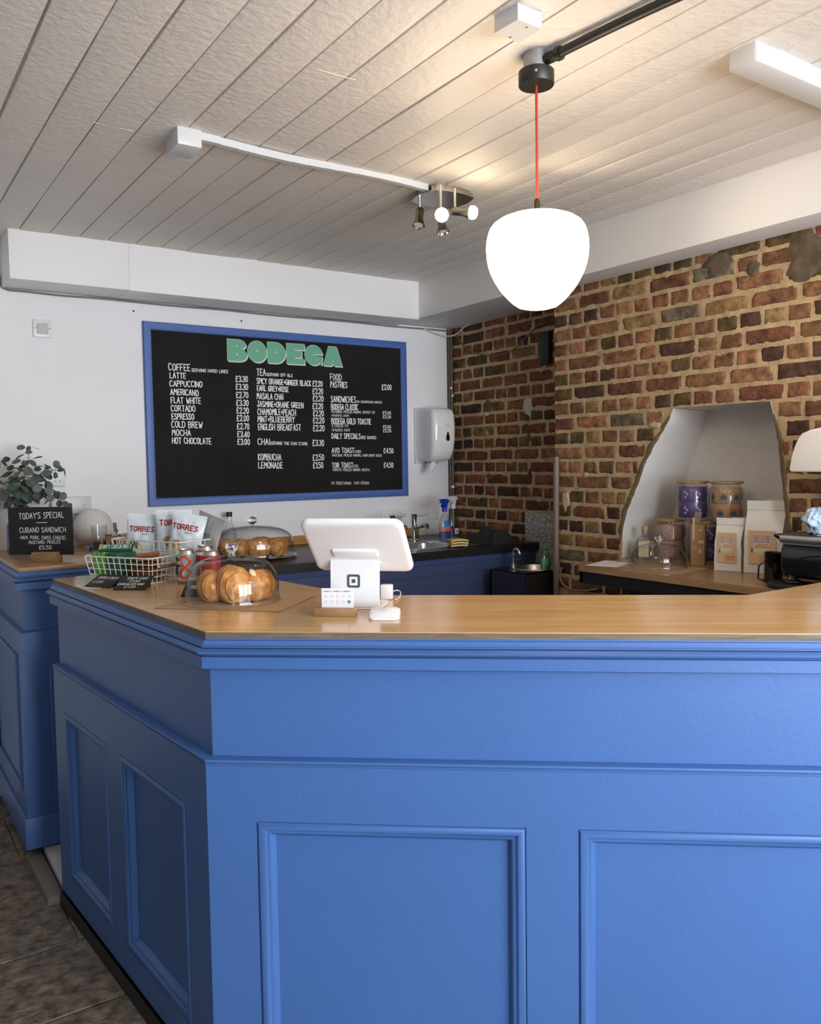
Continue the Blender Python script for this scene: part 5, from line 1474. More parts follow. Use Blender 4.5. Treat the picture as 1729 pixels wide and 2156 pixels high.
# crisp packets
bagw = mat('pale blue foil packet', (0.66, 0.72, 0.78), 0.28, coat=0.2); bagback = mat('silver grey packet back', (0.40, 0.41, 0.40), 0.3, 0.3)
redp = mat('red print', (0.30, 0.010, 0.012), 0.6); potato = mat('potato skin print', (0.42, 0.26, 0.10), 0.7); flesh = mat('potato flesh print', (0.70, 0.62, 0.32), 0.7); hamp = mat('dark red print', (0.22, 0.03, 0.03), 0.7); olive = mat('olive green print', (0.10, 0.15, 0.04), 0.7); greyp = mat('grey print', (0.12, 0.12, 0.13), 0.7)
def crisp_bag(label, lx_, ly_, w, h, yaw, roll, lean, face, decor, seed):
    base_ = full_matrix(rear_b) @ V(lx_, ly_, 0.006)
    uu = RTh.copy(); uu.rotate(Matrix.Rotation(yaw, 3, 'Z'))
    t = thing('crisp_packet', label, 'crisp packet', base_, yaw_of(uu), 'crisp packets in the taller basket')
    Rm_ = Matrix.Rotation(lean, 3, 'X') @ Matrix.Rotation(roll, 3, 'Y')
    def surf(a, b_, s_):
        # a across 0..1, b up 0..1; s_=-1 is the face towards the viewer
        e = max(0.0, sin(pi * a)) ** 0.6 * (max(0.0, sin(pi * min(max((b_ - 0.035) / 0.93, 0), 1))) ** 0.55)
        pin = 1 - 0.10 * sin(pi * b_)
        wr = 0.004 * noise.noise((a * 5, b_ * 5, seed)) + 0.0025 * noise.noise((a * 13, b_ * 11, seed + 4))
        edge_ = 1 if 0 < a < 1 else 0
        return Rm_ @ V((a - 0.5) * w * pin, s_ * (0.021 * e) + wr * min(1, e * 2) * s_, b_ * h)
    mb = MB(); mb.grid(lambda a, b_: surf(a, b_, -1), 22, 28); mb.grid(lambda a, b_: surf(a, b_, 1), 22, 28)
    z0 = min(p.z for p in mb.v); 
    lift = Matrix.Translation((0, 0, -z0)); mb.xf(lift)
    obj('pouch', mb, face, t, merge=0.0003, smooth=60)
    def on(a, b_, l=0.0012):
        p = surf(a, b_, -1); q1 = surf(a + 0.01, b_, -1) - p; q2 = surf(a, b_ + 0.01, -1) - p
        n_ = q1.cross(q2).normalized(); return lift @ (p + n_ * l)
    for kind, args in decor:
        mb = MB()
        if kind == 'text':
            s_, a0_, b0_, wa, hb, st, m_ = args
            lettering(mb, s_, lambda x, y: on(a0_ + x / w, b0_ + y / h), wa * w, hb * h, st, step=0.004, jit=0.0)
            obj('lettering', mb, m_, t, smooth=0)
        else:
            a0_, b0_, ra, rb, m_, l_ = args
            def disc(r_, th): return on(a0_ + ra * r_ * cos(th * 2 * pi), b0_ + rb * r_ * sin(th * 2 * pi), l_)
            mb.grid(lambda i, j: disc(j, i), 18, 4); obj('print', mb, m_, t, smooth=0)
    return t
tor = lambda a0_, b0_, wa: [('text', ('TORRES', a0_, b0_, wa, 0.085, 0.0042, redp)), ('text', ('SELECTA', a0_ + wa * 0.55, b0_ - 0.06, wa * 0.28, 0.022, 0.0010, greyp))]
crisp_bag('pale blue crisp packet with red lettering and an olive print, leftmost in the taller basket', -0.115, -0.012, 0.135, 0.205, 0.05, 0.06, -0.06, bagw,
          tor(0.12, 0.68, 0.72) + [('disc', (0.22, 0.46, 0.08, 0.075, olive, 0.0014)), ('disc', (0.36, 0.43, 0.075, 0.07, olive, 0.0014)), ('disc', (0.55, 0.38, 0.07, 0.06, flesh, 0.0014))], 3.3)
crisp_bag('pale blue crisp packet mostly hidden behind the potato-print packet', 0.022, 0.022, 0.135, 0.225, 0.10, 0.02, -0.05, bagw,
          tor(0.12, 0.74, 0.72) + [('disc', (0.36, 0.48, 0.15, 0.085, potato, 0.0014)), ('disc', (0.45, 0.44, 0.10, 0.075, flesh, 0.0020))], 5.1)
crisp_bag('pale blue crisp packet printed with cut potatoes, at the front of the taller basket', 0.098, -0.010, 0.135, 0.205, -0.10, 0.17, -0.08, bagw,
          tor(0.08, 0.71, 0.74) + [('disc', (0.28, 0.43, 0.13, 0.085, potato, 0.0014)), ('disc', (0.34, 0.36, 0.10, 0.08, flesh, 0.0020)), ('disc', (0.66, 0.30, 0.17, 0.09, hamp, 0.0014)), ('text', ('PATATAS', 0.55, 0.12, 0.35, 0.035, 0.0014, greyp))], 8.8)
crisp_bag('silver grey crisp packet turned away, rightmost in the taller basket', 0.122, 0.062, 0.13, 0.195, -0.5, 0.30, -0.05, bagback,
          [('text', ('TORRES', 0.2, 0.6, 0.5, 0.05, 0.0020, greyp))], 12.5)

# price cards lying against the basket
def price_card(label, b0_, b1_, depth, lines, tilt):
    A, B_ = pz(*b0_, ZT), pz(*b1_, ZT)
    uu = B_ - A; w = uu.length; uu.normalize()
    bk_ = V(-uu.y, uu.x, 0)
    if bk_.dot(FWh) < 0: bk_ = -bk_
    c = (A + B_) / 2
    t = thing('price_card', label, 'price card', (c.x, c.y, ZT), yaw_of(uu), 'black price cards')
    R_ = Matrix.Rotation(tilt, 3, 'X')
    mb = MB(); mb.box(V(0, depth / 2, 0.0025), (w, depth, 0.004), 0.0015, 2)
    for i in range(len(mb.v)): mb.v[i] = R_ @ mb.v[i]
    z0 = min(p.z for p in mb.v); mb.xf(Matrix.Translation((0, 0, -z0 + 0.0004)))
    obj('card', mb, slate, t)
    mb = MB(); mb.prism([(depth * cos(tilt) * 0.55, 0.0006), (depth * cos(tilt) * 0.97, 0.0006), (depth * cos(tilt) * 0.97, depth * sin(tilt) - 0.0015)], (w / 2 - 0.012, 0, 0), (0, 1, 0), (0, 0, 1), (-0.02, 0, 0)); obj('prop', mb, slate, t)
    mb = MB()
    for (s_, x0, y0, ww, hh) in lines:
        lettering(mb, s_, lambda a, b_: (R_ @ V(-w / 2 + x0 * w + a + b_ * 0.2, depth * y0 + b_, 0.0052)) + V(0, 0, -z0 + 0.0004), ww * w, hh * depth, 0.0015)
    obj('card_lettering', mb, pen, t, smooth=0)
    return t
price_card('black price card for crisps, left one in front of the basket', (178, 1236), (232, 1239), 0.080, (('TORRES CRISPS', 0.12, 0.62, 0.78, 0.16), ('£1.80', 0.14, 0.28, 0.36, 0.18)), 0.40)
price_card('black price card for chocolate and cans, right one in front of the basket', (238, 1243), (306, 1243), 0.082, (("TONY'S CHOC", 0.20, 0.72, 0.66, 0.14), ('£1.50', 0.36, 0.52, 0.30, 0.13), ('CHOCOLATE BAR', 0.05, 0.30, 0.80, 0.13), ('£1.20', 0.30, 0.09, 0.34, 0.13)), 0.42)
price_card('black price card half hidden behind the front croissant dome', (381, 1257), (432, 1258), 0.060, (('CROISSANT', 0.25, 0.5, 0.5, 0.2),), 0.75)

# drink cans
alum = mat('brushed aluminium', (0.62, 0.62, 0.62), 0.3, 1.0)
def can(label, p, base_col, bands, glyphs, yaw):
    t = thing('drink_can', label, 'can', p, yaw, 'cans beside the baskets')
    r = 0.0328; h = 0.115
    mb = MB(); mb.lathe([(0.0, 0.004), (0.022, 0.003), (0.0245, 0.0), (0.027, 0.003), (0.0315, 0.010)], 36); mb.lathe([(0.0315, h - 0.016), (0.0262, h - 0.004), (0.0272, h - 0.001), (0.0262, h), (0.0245, h - 0.004), (0.0, h - 0.004)], 36)
    obj('ends', mb, alum, t)
    mb = MB(); mb.lathe([(0.0314, 0.0098), (r, 0.0125), (r, h - 0.020), (0.0314, h - 0.0158)], 40); obj('can_body', mb, base_col, t)
    def on(a, b_, l=0.0005): 
        th = -pi / 2 + a / r; return V((r + l) * cos(th), (r + l) * sin(th), b_)
    for poly_, m_, l_ in bands:
        mb = MB()
        for (x0, x1, z0, z1) in poly_:
            mb.grid(lambda i, j: on(x0 + (x1 - x0) * i, z0 + (z1 - z0) * j, l_), 10, 1)
        obj('print', mb, m_, t, smooth=0)
    for s_, a0_, z0, w_, h_, st, m_, l_ in glyphs:
        mb = MB(); lettering(mb, s_, lambda a, b_: on(a0_ + a, z0 + b_, l_), w_, h_, st, step=0.003, jit=0.0); obj('lettering', mb, m_, t, smooth=0)
    return t
tl2 = mat('pale teal print', (0.28, 0.42, 0.43), 0.4); rd2 = mat('orange red print', (0.62, 0.075, 0.03), 0.4); bl2 = mat('black print', (0.015, 0.015, 0.015), 0.4); wh2 = mat('white print', (0.75, 0.75, 0.72), 0.5); pk2_ = mat('peach print', (0.70, 0.36, 0.22), 0.5)
fz = yaw_of(RTh)
blobs = [(-0.030 + (k * 0.0137) % 0.055, -0.030 + (k * 0.0137) % 0.055 + 0.006, 0.014 + (k * 0.0171) % 0.075, 0.014 + (k * 0.0171) % 0.075 + 0.006) for k in range(26)]
p = pz(393, 1227, ZT)
can('teal drink can with a big orange 8, beside the front basket corner', (p.x, p.y, ZT), tl2, [([(-0.046, -0.012, 0.058, 0.090), (-0.046, -0.022, 0.030, 0.058)], bl2, 0.0004), ([(-0.048, 0.048, 0.0135, 0.021)], wh2, 0.0005), (blobs[:9], pk2_, 0.0005), (blobs[9:16], wh2, 0.0006)],
    [('8', -0.012, 0.020, 0.034, 0.072, 0.0095, rd2, 0.0010), ('FIX8', -0.034, 0.066, 0.024, 0.011, 0.0020, wh2, 0.0012)], fz)
p = pz(428, 1219, ZT) + V(0.02, 0.03, 0)
crim = mat('crimson print', (0.40, 0.02, 0.03), 0.4)
can('red and green drink can standing behind the orange 8 can', (p.x, p.y, ZT), crim, [([(-0.05, 0.05, 0.082, 0.094)], wh2, 0.0004), ([(-0.05, 0.0, 0.03, 0.055)], mat('leaf green print', (0.06, 0.16, 0.06), 0.5), 0.0004), ([(-0.01, 0.02, 0.02, 0.04)], wh2, 0.0006)], [], fz)
p = pz(418, 1236, ZT) + V(0.055, 0.03, 0)
can('red drink can seen through the front glass dome', (p.x, p.y, ZT), crim, [([(-0.05, 0.05, 0.020, 0.030)], wh2, 0.0004)], [], fz)

# ================================================================ glass domes and croissants
dglass = thin_glass('dome glass', (0.955, 0.96, 0.96), (0.36, 0.38, 0.38))
def dome(label, c, R, H, knob=0.019, base=False):
    t = thing('glass_dome', label, 'cake dome', c, 0, 'glass cake domes')
    prof = [(R, 0.0), (R + 0.003, 0.003), (R - 0.001, 0.008), (R - 0.002, H * 0.30), (R - 0.006, H * 0.52), (R - 0.018, H * 0.70), (R * 0.74, H * 0.86), (R * 0.5, H * 0.95), (R * 0.2, H * 0.995), (0.012, H)]
    P = [V(a, b_, 0) for a, b_ in prof]; cp_ = curve_pts(P, 4)
    mb = MB(); mb.lathe([(p.x, p.y) for p in cp_], 64); obj('bell', mb, dglass, t, smooth=80)
    mb = MB(); mb.lathe([(0.0, H + 0.0005), (0.011, H + 0.0005), (0.009, H + 0.006), (0.010, H + 0.010), (knob * 0.8, H + 0.016), (knob, H + 0.026), (knob * 0.85, H + 0.038), (knob * 0.4, H + 0.045), (0.0, H + 0.046)], 28); obj('knob', mb, mat('solid knob glass', (0.95, 0.96, 0.96), 0.02, trans=1.0), t, smooth=80)
    return t
paperm = mat('brown kraft paper', (0.42, 0.27, 0.15), 0.8, var=0.12, vscale=12)
def paper_sheet(label, pts, z, m_, curl=0.004):
    P = [pz(*q, z) for q in pts]; cx = sum(P, Vector()) / len(P)
    mb = MB(); N = 14
    A, B_, C_, D_ = P
    mb.grid(lambda a, b_: (A * (1 - a) + B_ * a) * (1 - b_) + (D_ * (1 - a) + C_ * a) * b_ + V(0, 0, 0.0009 + curl * (max(0, abs(a - 0.5) * 2 - 0.72) ** 2) * 4 * abs(b_ - 0.3)), N, N)
    n0 = len(mb.v)
    mb.grid(lambda a, b_: (A * (1 - a) + B_ * a) * (1 - b_) + (D_ * (1 - a) + C_ * a) * b_ + V(0, 0, 0.0005 + curl * (max(0, abs(a - 0.5) * 2 - 0.72) ** 2) * 4 * abs(b_ - 0.3)), N, N)
    o_ = obj('paper_sheet', mb, m_, loc=(cx.x, cx.y, z), merge=0); tag(o_, label, 'paper'); return o_
paper_sheet('white paper slip under the left black price card', ((176, 1241), (158, 1214), (196, 1211), (214, 1240)), ZT, mat('white slip', (0.62, 0.60, 0.57), 0.8), 0.0)
paper_sheet('brown paper sheet under the front croissant dome', ((323, 1281), (590, 1289), (668, 1253), (440, 1250)), ZT, paperm, 0.006)
crust = None
def crust_mat():
    m = bpy.data.materials.new('croissant crust'); m.use_nodes = True
    nt = m.node_tree; b = nt.nodes['Principled BSDF']
    at = nt.nodes.new('ShaderNodeAttribute'); at.attribute_name = 'tone'
    tc = nt.nodes.new('ShaderNodeTexCoord')
    n = nt.nodes.new('ShaderNodeTexNoise'); n.inputs['Scale'].default_value = 55; n.inputs['Detail'].default_value = 7
    nt.links.new(tc.outputs['Object'], n.inputs['Vector'])
    r = nt.nodes.new('ShaderNodeValToRGB')
    r.color_ramp.elements[0].position = 0.3; r.color_ramp.elements[0].color = (0.62, 0.50, 0.40, 1)
    r.color_ramp.elements[1].position = 0.7; r.color_ramp.elements[1].color = (1.15, 1.1, 1.0, 1)
    nt.links.new(n.outputs[0], r.inputs[0])
    mx = nt.nodes.new('ShaderNodeMix'); mx.data_type = 'RGBA'; mx.blend_type = 'MULTIPLY'; mx.inputs[0].default_value = 1
    nt.links.new(at.outputs['Color'], mx.inputs[6]); nt.links.new(r.outputs[0], mx.inputs[7]); nt.links.new(mx.outputs[2], b.inputs['Base Color'])
    b.inputs['Roughness'].default_value = 0.42
    bp = nt.nodes.new('ShaderNodeBump'); bp.inputs['Strength'].default_value = 0.5; bp.inputs['Distance'].default_value = 0.002
    nt.links.new(n.outputs[0], bp.inputs['Height']); nt.links.new(bp.outputs[0], b.inputs['Normal'])
    return m
crust = crust_mat()
ZST = 1.16
def croissant_mesh(mb, L, R, bend, seed):
    """spindle of rolled pastry layers, lying along x"""
    nu, nv = 60, 60
    rows = []
    for j in range(nv * 2 + 1):
        t = j / (nv * 2); x = t - 0.5
        env = (max(0.0, 1 - (abs(x) * 2) ** 2.6)) ** 0.52
        row = []
        for i in range(nu):
            a = 2 * pi * i / nu
            k = 2.5 * (abs(x) * 2) ** 1.25 + 0.50 * sin(a * 1.0 + seed) * abs(x) * 2 + 0.35 * noise.noise((x * 3, seed, cos(a))) + 0.30
            lay = k % 1.0
            step = 1.0 - 0.13 * lay ** 1.6 + (0.02 if lay < 0.12 else 0)
            tone = 1.08 - 0.30 * (lay ** 2.2)
            wob = 1 + 0.06 * noise.noise((cos(a) * 1.3 + seed, sin(a) * 1.3, t * 5)) + 0.03 * noise.noise((cos(a) * 4, sin(a) * 4 + seed, t * 18))
            r = R * (0.08 + 0.92 * env) * step * wob
            px_, py2, pz2 = x * L, r * cos(a), r * sin(a) * ZST
            th = x * bend
            # bend round z
            if abs(bend) > 1e-3:
                rad = L / bend; X = (rad + py2) * sin(th); Y = (rad + py2) * cos(th) - rad
            else: X, Y = px_, py2
            row.append((V(X, Y, pz2), tone))
        rows.append(row)
    vv = [p for r_ in rows for p, _ in r_]
    zmin = min(p.z for p in vv)
    vv = [V(p.x, p.y, max(p.z - zmin - 0.006, 0.0)) for p in vv]
    o_ = len(mb.v); mb.v.extend(vv)
    for j in range(len(rows) - 1):
        for i in range(nu):
            q = (j * nu + i, j * nu + (i + 1) % nu, (j + 1) * nu + (i + 1) % nu, (j + 1) * nu + i)
            zc = sum(vv[k_].z for k_ in q) / 4
            tn = 0.5 * (rows[j][i][1] + rows[j + 1][i][1]) * (1 + 0.25 * noise.noise((vv[q[0]] + V(seed, 0, 0)) * 55))
            g = min(1.0, max(0.0, zc / (R * 0.9)))
            col = ((0.72 * (1 - g) + 0.64 * g) * tn, (0.46 * (1 - g) + 0.30 * g) * tn, (0.20 * (1 - g) + 0.085 * g) * tn)
            mb.f.append(tuple(o_ + k_ for k_ in q)); mb.m.append(0); mb.c.append(col)
    mb.f.append(tuple(o_ + i for i in range(nu))); mb.m.append(0); mb.c.append((0.4, 0.2, 0.06))
    mb.f.append(tuple(o_ + (len(rows) - 1) * nu + i for i in range(nu))); mb.m.append(0); mb.c.append((0.4, 0.2, 0.06))
def croissant(label, p, z, yaw, L, R, bend, seed, tilt=0.0, grp='croissants under the front dome'):
    mb = MB(); croissant_mesh(mb, L, R, bend, seed)
    if tilt: mb.xf(Matrix.Rotation(tilt, 4, 'Y'))
    zmin = min(q.z for q in mb.v)
    mb.xf(Matrix.Translation((0, 0, -zmin)))
    o_ = obj('croissant', mb, crust, smooth=70)
    o_.location = (p.x, p.y, z); o_.rotation_euler = (0, 0, yaw)
    return tag(o_, label, 'croissant', grp)
dc = (pz(395, 1266, ZT) + pz(588, 1266, ZT)) / 2
dome('clear glass dome over three croissants on brown paper at the bar corner', (dc.x, dc.y, ZT + 0.0015), 0.136, 0.132)
ya = yaw_of(FWh)
def in_dome(c, a, b_): return c + RTh * a + V(FWh.x, FWh.y, 0) * b_
croissant('left croissant under the front glass dome, leaning away', in_dome(dc, -0.066, 0.010), ZT + 0.002, ya + 0.40, 0.125, 0.041, 0.35, 1.0, 0.0)
croissant('middle croissant under the front glass dome, the tallest', in_dome(dc, 0.004, -0.022), ZT + 0.002, ya + 0.62, 0.125, 0.0485, 0.30, 2.0, 0.0)
croissant('right croissant under the front glass dome, sloping away', in_dome(dc, 0.072, 0.010), ZT + 0.002, ya - 0.50, 0.120, 0.041, -0.35, 3.0, 0.0)
ZS = 1.12
d2 = pz(534, 1184, ZS); d2 = V(d2.x, d2.y, 0)
R2 = 0.5 * (pz(621, 1176, ZS) - pz(446, 1176, ZS)).length
d2c = (pz(621, 1174, ZS) + pz(446, 1174, ZS)) / 2
pass
d2c.y = max(d2c.y, 3.60 + R2 * 0.6)
dome('larger smoked-edge glass dome of croissants on the sink worktop behind the bar', (d2c.x, d2c.y, ZS + 0.014), R2 * 0.97, 0.150, 0.026)
plate_ = obj('glass_cake_plate', MB().lathe([(0, 0.0), (R2 * 0.7, 0.0), (R2 * 1.0, 0.005), (R2 * 1.03, 0.013), (R2 * 1.02, 0.014), (R2 * 0.98, 0.012), (R2 * 0.9, 0.0075), (0, 0.0075)], 56, (d2c.x, d2c.y, ZS)), thin_glass('plate glass', (0.8, 0.82, 0.82), (0.3, 0.32, 0.32)), loc=(d2c.x, d2c.y, ZS), smooth=60)
tag(plate_, 'flat glass cake plate under the larger dome', 'plate')
for i, (a, b_, yw, lab_) in enumerate(((-0.130, -0.01, 0.5, 'leftmost croissant under the larger dome'), (-0.052, -0.05, 0.2, 'croissant second from the left under the larger dome'), (0.035, -0.085, 1.3, 'big croissant in the middle of the larger dome, nearest the viewer'), (0.130, -0.01, -0.3, 'rightmost croissant under the larger dome'), (0.03, 0.085, 1.1, 'croissant at the back of the larger dome'))):
    croissant(lab_, in_dome(d2c, a, b_), ZS + 0.0085, ya + yw, 0.14, 0.043, 0.5, 10.0 + i, 0.0, 'croissants under the larger dome')
# bottle with a black cap behind the domes
p = pz(483, 1172, ZS) + V(0.0, 0.28, 0); p.y = min(p.y, 4.36)
ang_ = EYE + ray(483, 1100) * ((p.y) / ray(483, 1100).y)
p.x = ang_.x
hb_ = py_(483, 1078, p.y).z - ZS
bt = thing('syrup_bottle', 'clear glass bottle with a black cap behind the larger dome', 'bottle', (p.x, p.y, ZS))
mb = MB(); mb.lathe([(0, 0), (0.036, 0), (0.037, 0.004), (0.037, hb_ * 0.5), (0.030, hb_ * 0.6), (0.017, hb_ * 0.70), (0.0150, hb_ * 0.88)], 28); obj('bottle_body', mb, tg, bt)
mb = MB(); mb.lathe([(0, hb_ * 0.88), (0.0170, hb_ * 0.88), (0.0170, hb_ - 0.001), (0.0155, hb_), (0, hb_)], 24); obj('cap', mb, blackmetal, bt)
mb = MB(); mb.lathe([(0.0372, hb_ * 0.12), (0.0372, hb_ * 0.45)], 24); obj('label', mb, whiteplastic, bt)
# wire loop handle seen behind the dome knob
p = EYE + ray(521, 1104) * 4.4

# ================================================================ till, card reader, loyalty cards
tillm = mat('satin white till plastic', (0.78, 0.78, 0.80), 0.32, coat=0.15)
logom = mat('slate grey logo', (0.065, 0.085, 0.10), 0.5)
u = V(0.70, -0.714, 0).normalized(); fc = V(u.y, -u.x, 0)
if fc.dot(FWh) > 0: fc = -fc
L0 = pz(748, 1284, ZT); 
till = thing('till_stand', 'white point-of-sale screen stand with a square grey logo on its leg', 'till', (L0.x, L0.y, ZT), yaw_of(u))
# local axes: x = u, y = away from the viewer (-fc), z up
prof = [(0.0, 0.002), (0.004, 0.0), (0.012, 0.004), (0.018, 0.03), (0.020, 0.09), (0.030, 0.135), (0.045, 0.150), (0.060, 0.146), (0.060, 0.135), (0.048, 0.136), (0.040, 0.125), (0.034, 0.09), (0.032, 0.03), (0.032, 0.0)]
hw = 0.5 * 103 * (L0 - EYE).dot(FW) / FPX * 1.02
K = 26
front = curve_pts([(0.0, 0.006, 0), (-0.004, 0.02, 0), (0.0, 0.06, 0), (0.003, 0.11, 0), (0.010, 0.138, 0), (0.026, 0.152, 0), (0.05, 0.150, 0)], 5)
front = [(p.x, p.y * 1.32) for p in front]
back = [(p[0] + 0.010, p[1] - 0.010 if p[1] > 0.12 else p[1]) for p in front][::-1]
mb = MB(); mb.prism([(p[0], p[1]) for p in front + back], (-hw, 0, 0), (0, 1, 0), (0, 0, 1), (2 * hw, 0, 0)); obj('leg', mb, tillm, till, smooth=40)
mb = MB(); mb.prism(rrect(2 * hw * 0.98, 0.13, 0.02, 5, 0, 0.072), (0, 0, 0.0008), (1, 0, 0), (0, 1, 0), (0, 0, 0.0055)); obj('base', mb, tillm, till)
# logo on the leg
fx = 0.001
def leg_pt(px, py):
    d = ray(px, py); o_ = V(L0.x, L0.y, 0) - fc * 0.002 + fc * 0.0
    q = EYE + d * ((o_ - EYE).dot(fc) / d.dot(fc)); return (q - V(L0.x, L0.y, 0)).dot(u), q.z - ZT
lx, lz = leg_pt(745.5, 1223); sz = abs(leg_pt(759, 1223)[0] - leg_pt(732, 1223)[0]) * 0.5
mb = MB()
def rframe(R1, r1, R2_, r2):
    A = rrect(2 * R1, 2 * R1, r1, 5); B_ = rrect(2 * R2_, 2 * R2_, r2, 5); n_ = len(A)
    yy = -0.0015
    yq = lambda z: 0.0036 * (z) / 0.1 - 0.0026
    mb.add([(lx + p[0], yq(lz + p[1]) - 0.0018, lz + p[1]) for p in A + B_], [(i, (i + 1) % n_, n_ + (i + 1) % n_, n_ + i) for i in range(n_)])
rframe(sz, sz * 0.34, sz * 0.66, sz * 0.14)
mb.add([(lx + p[0], 0.0036 * (lz + p[1]) / 0.1 - 0.0044, lz + p[1]) for p in rrect(sz * 0.56, sz * 0.56, sz * 0.06, 3)], [tuple(range(16))])
obj('logo', mb, logom, till, smooth=0)
# screen slab seen from behind
Csc = EYE + ray(752, 1150) * ((L0 - EYE).dot(FW) - 0.045)
tl_ang = radians(47)
wv = fc * sin(tl_ang) + V(0, 0, cos(tl_ang)); nn_ = fc * cos(tl_ang) - V(0, 0, sin(tl_ang))
def scr(px, py):
    q = on_plane(px, py, Csc, nn_); return (q - Csc).dot(u), (q - Csc).dot(wv)
corners = [scr(*q) for q in ((638, 1098), (850, 1096), (868, 1201), (664, 1200))]
pass
x0 = (corners[0][0] + corners[3][0]) / 2; x1 = (corners[1][0] + corners[2][0]) / 2; y1 = (corners[0][1] + corners[1][1]) / 2; y0 = (corners[2][1] + corners[3][1]) / 2
W_, H_ = x1 - x0, y1 - y0
mb = MB(); cen_ = Csc + u * (x0 + x1) / 2 + wv * (y0 + y1) / 2
rr = rrect(W_, H_, 0.024, 7); n_ = len(rr); vv = []
for (sc, dz) in ((0.90, 0.0065), (0.965, 0.0052), (0.99, 0.0025), (1.0, -0.002), (1.0, -0.008), (0.99, -0.0095)):
    kx, ky = (W_ / 2 - (1 - sc) * 0.12) / (W_ / 2), (H_ / 2 - (1 - sc) * 0.12) / (H_ / 2)
    vv += [cen_ + u * p[0] * kx + wv * p[1] * ky + nn_ * dz for p in rr]
ff = [(q * n_ + i, q * n_ + (i + 1) % n_, (q + 1) * n_ + (i + 1) % n_, (q + 1) * n_ + i) for q in range(5) for i in range(n_)] + [tuple(range(n_)), tuple(5 * n_ + i for i in range(n_))]
mb.add(vv, ff); so = obj('screen_shell', mb, tillm, till, world=True)
mb = MB(); mb.add([cen_ + u * p[0] * 0.95 + wv * p[1] * 0.93 - nn_ * 0.0100 for p in rr], [tuple(range(n_))]); obj('display', mb, mat('dark screen glass', (0.01, 0.01, 0.012), 0.08), so, world=True)
# hinge hump where the leg meets the shell
hp = [scr(*q) for q in ((704, 1153), (798, 1153), (796, 1166), (700, 1166))]
mb = MB(); hx0_, hx1_ = (hp[0][0] + hp[3][0]) / 2, (hp[1][0] + hp[2][0]) / 2; hy0_, hy1_ = hp[2][1], hp[0][1]
mb.box((0, 0, 0), (hx1_ - hx0_, abs(hy1_ - hy0_) + 0.006, 0.012), 0.005, 3)
Mh = Matrix((u, wv, nn_)).transposed().to_4x4(); Mh.translation = Csc + u * (hx0_ + hx1_) / 2 + wv * ((hy0_ + hy1_) / 2) + nn_ * 0.007
mb.xf(Mh); obj('hinge', mb, tillm, till, world=True)

# white dock box, cable and card reader
p = pz(813, 1263, ZT)
db = thing('charging_dock', 'small white upright dock box behind the card reader', 'dock', (p.x, p.y, ZT), yaw_of(u))
mb = MB(); mb.box((0, 0.012, 0.022), (0.034, 0.024, 0.043), 0.003, 2); obj('box', mb, tillm, db)
mb = MB(); pts = [pz(822, 1258, ZT) + V(0, 0, 0.012), pz(833, 1250, ZT) + V(0, 0, 0.010), pz(843, 1250, ZT) + V(0, 0, 0.006), pz(842, 1258, ZT) + V(0, 0, 0.003), pz(833, 1266, ZT) + V(0, 0, 0.004)]
mb.tube(curve_pts(pts, 6), 0.0018, 8); obj('cord', mb, tillm, db, world=True)
ur = V(0.80, -0.60, 0).normalized(); cr = pz(808, 1307, ZT) + V(0.60, 0.80, 0) * 0.039
rd = thing('card_reader', 'white rounded square contactless card reader at the front edge of the bar', 'card reader', (cr.x, cr.y, ZT), yaw_of(ur))
def rsq(w, h, r): return rrect(w, h, r, 6)
mb = MB(); vv = []; S_ = 0.078
lay_ = [(S_, 0.0008, 0.016), (S_, 0.011, 0.016), (S_ - 0.002, 0.0135, 0.015), (S_ - 0.008, 0.0150, 0.013)]
for (w_, z_, r_) in lay_: vv += [(p[0], p[1], z_ * (1 + (p[1] / S_) * 1.1) if z_ > 0.005 else z_) for p in rsq(w_, w_, r_)]
n_ = len(rsq(1, 1, 0.1))
mb.add(vv, [(q * n_ + i, q * n_ + (i + 1) % n_, (q + 1) * n_ + (i + 1) % n_, (q + 1) * n_ + i) for q in range(3) for i in range(n_)] + [tuple(range(n_)), tuple(3 * n_ + i for i in range(n_))])
obj('body', mb, tillm, rd)
mb = MB(); mb.box((0, 0.004, 0.0166), (0.007, 0.004, 0.0004)); obj('mark', mb, mat('pale grey mark', (0.55, 0.55, 0.56), 0.5), rd)

hA, hB_, hC = pz(661, 1298, ZT), pz(747, 1299, ZT), pz(759, 1290, ZT)
uh = (hB_ - hA); uh.z = 0; wh = uh.length; uh.normalize(); ch = (hA + hB_) / 2
hld = thing('card_holder', 'slotted wooden block holding a loyalty card, in front of the till', 'holder', (ch.x, ch.y, ZT), yaw_of(uh))
mb = MB(); mb.bb(-wh / 2, wh / 2, 0, 0.019, 0.0, 0.021, 0.0012); mb.bb(-wh / 2, wh / 2, 0.0205, 0.037, 0.0, 0.021, 0.0012); mb.bb(-wh / 2, wh / 2, 0.018, 0.022, 0.0, 0.012); obj('block', mb, blockwood, hld)
yc = 0.0197
loc_ = full_matrix(hld) @ V(0, yc, 0.0125)
cA = on_plane(677, 1239, loc_, V(uh.y, -uh.x, 0)); cB = on_plane(744, 1238, loc_, V(uh.y, -uh.x, 0))
cx_ = ((cA + cB) / 2 - V(ch.x, ch.y, 0)).dot(uh); wc = (cB - cA).dot(uh); hc = (cA.z + cB.z) / 2 - loc_.z
pass
lc = thing('loyalty_card', 'white loyalty stamp card with one green stamp, in the wooden block', 'card', full_matrix(hld) @ V(cx_, yc, 0.0125), yaw_of(uh))
mb = MB(); mb.box((0, 0, hc / 2), (wc, 0.0008, hc), 0.0002, 1); obj('card', mb, mat('white card', (0.76, 0.75, 0.79), 0.6), lc)
mb = MB()
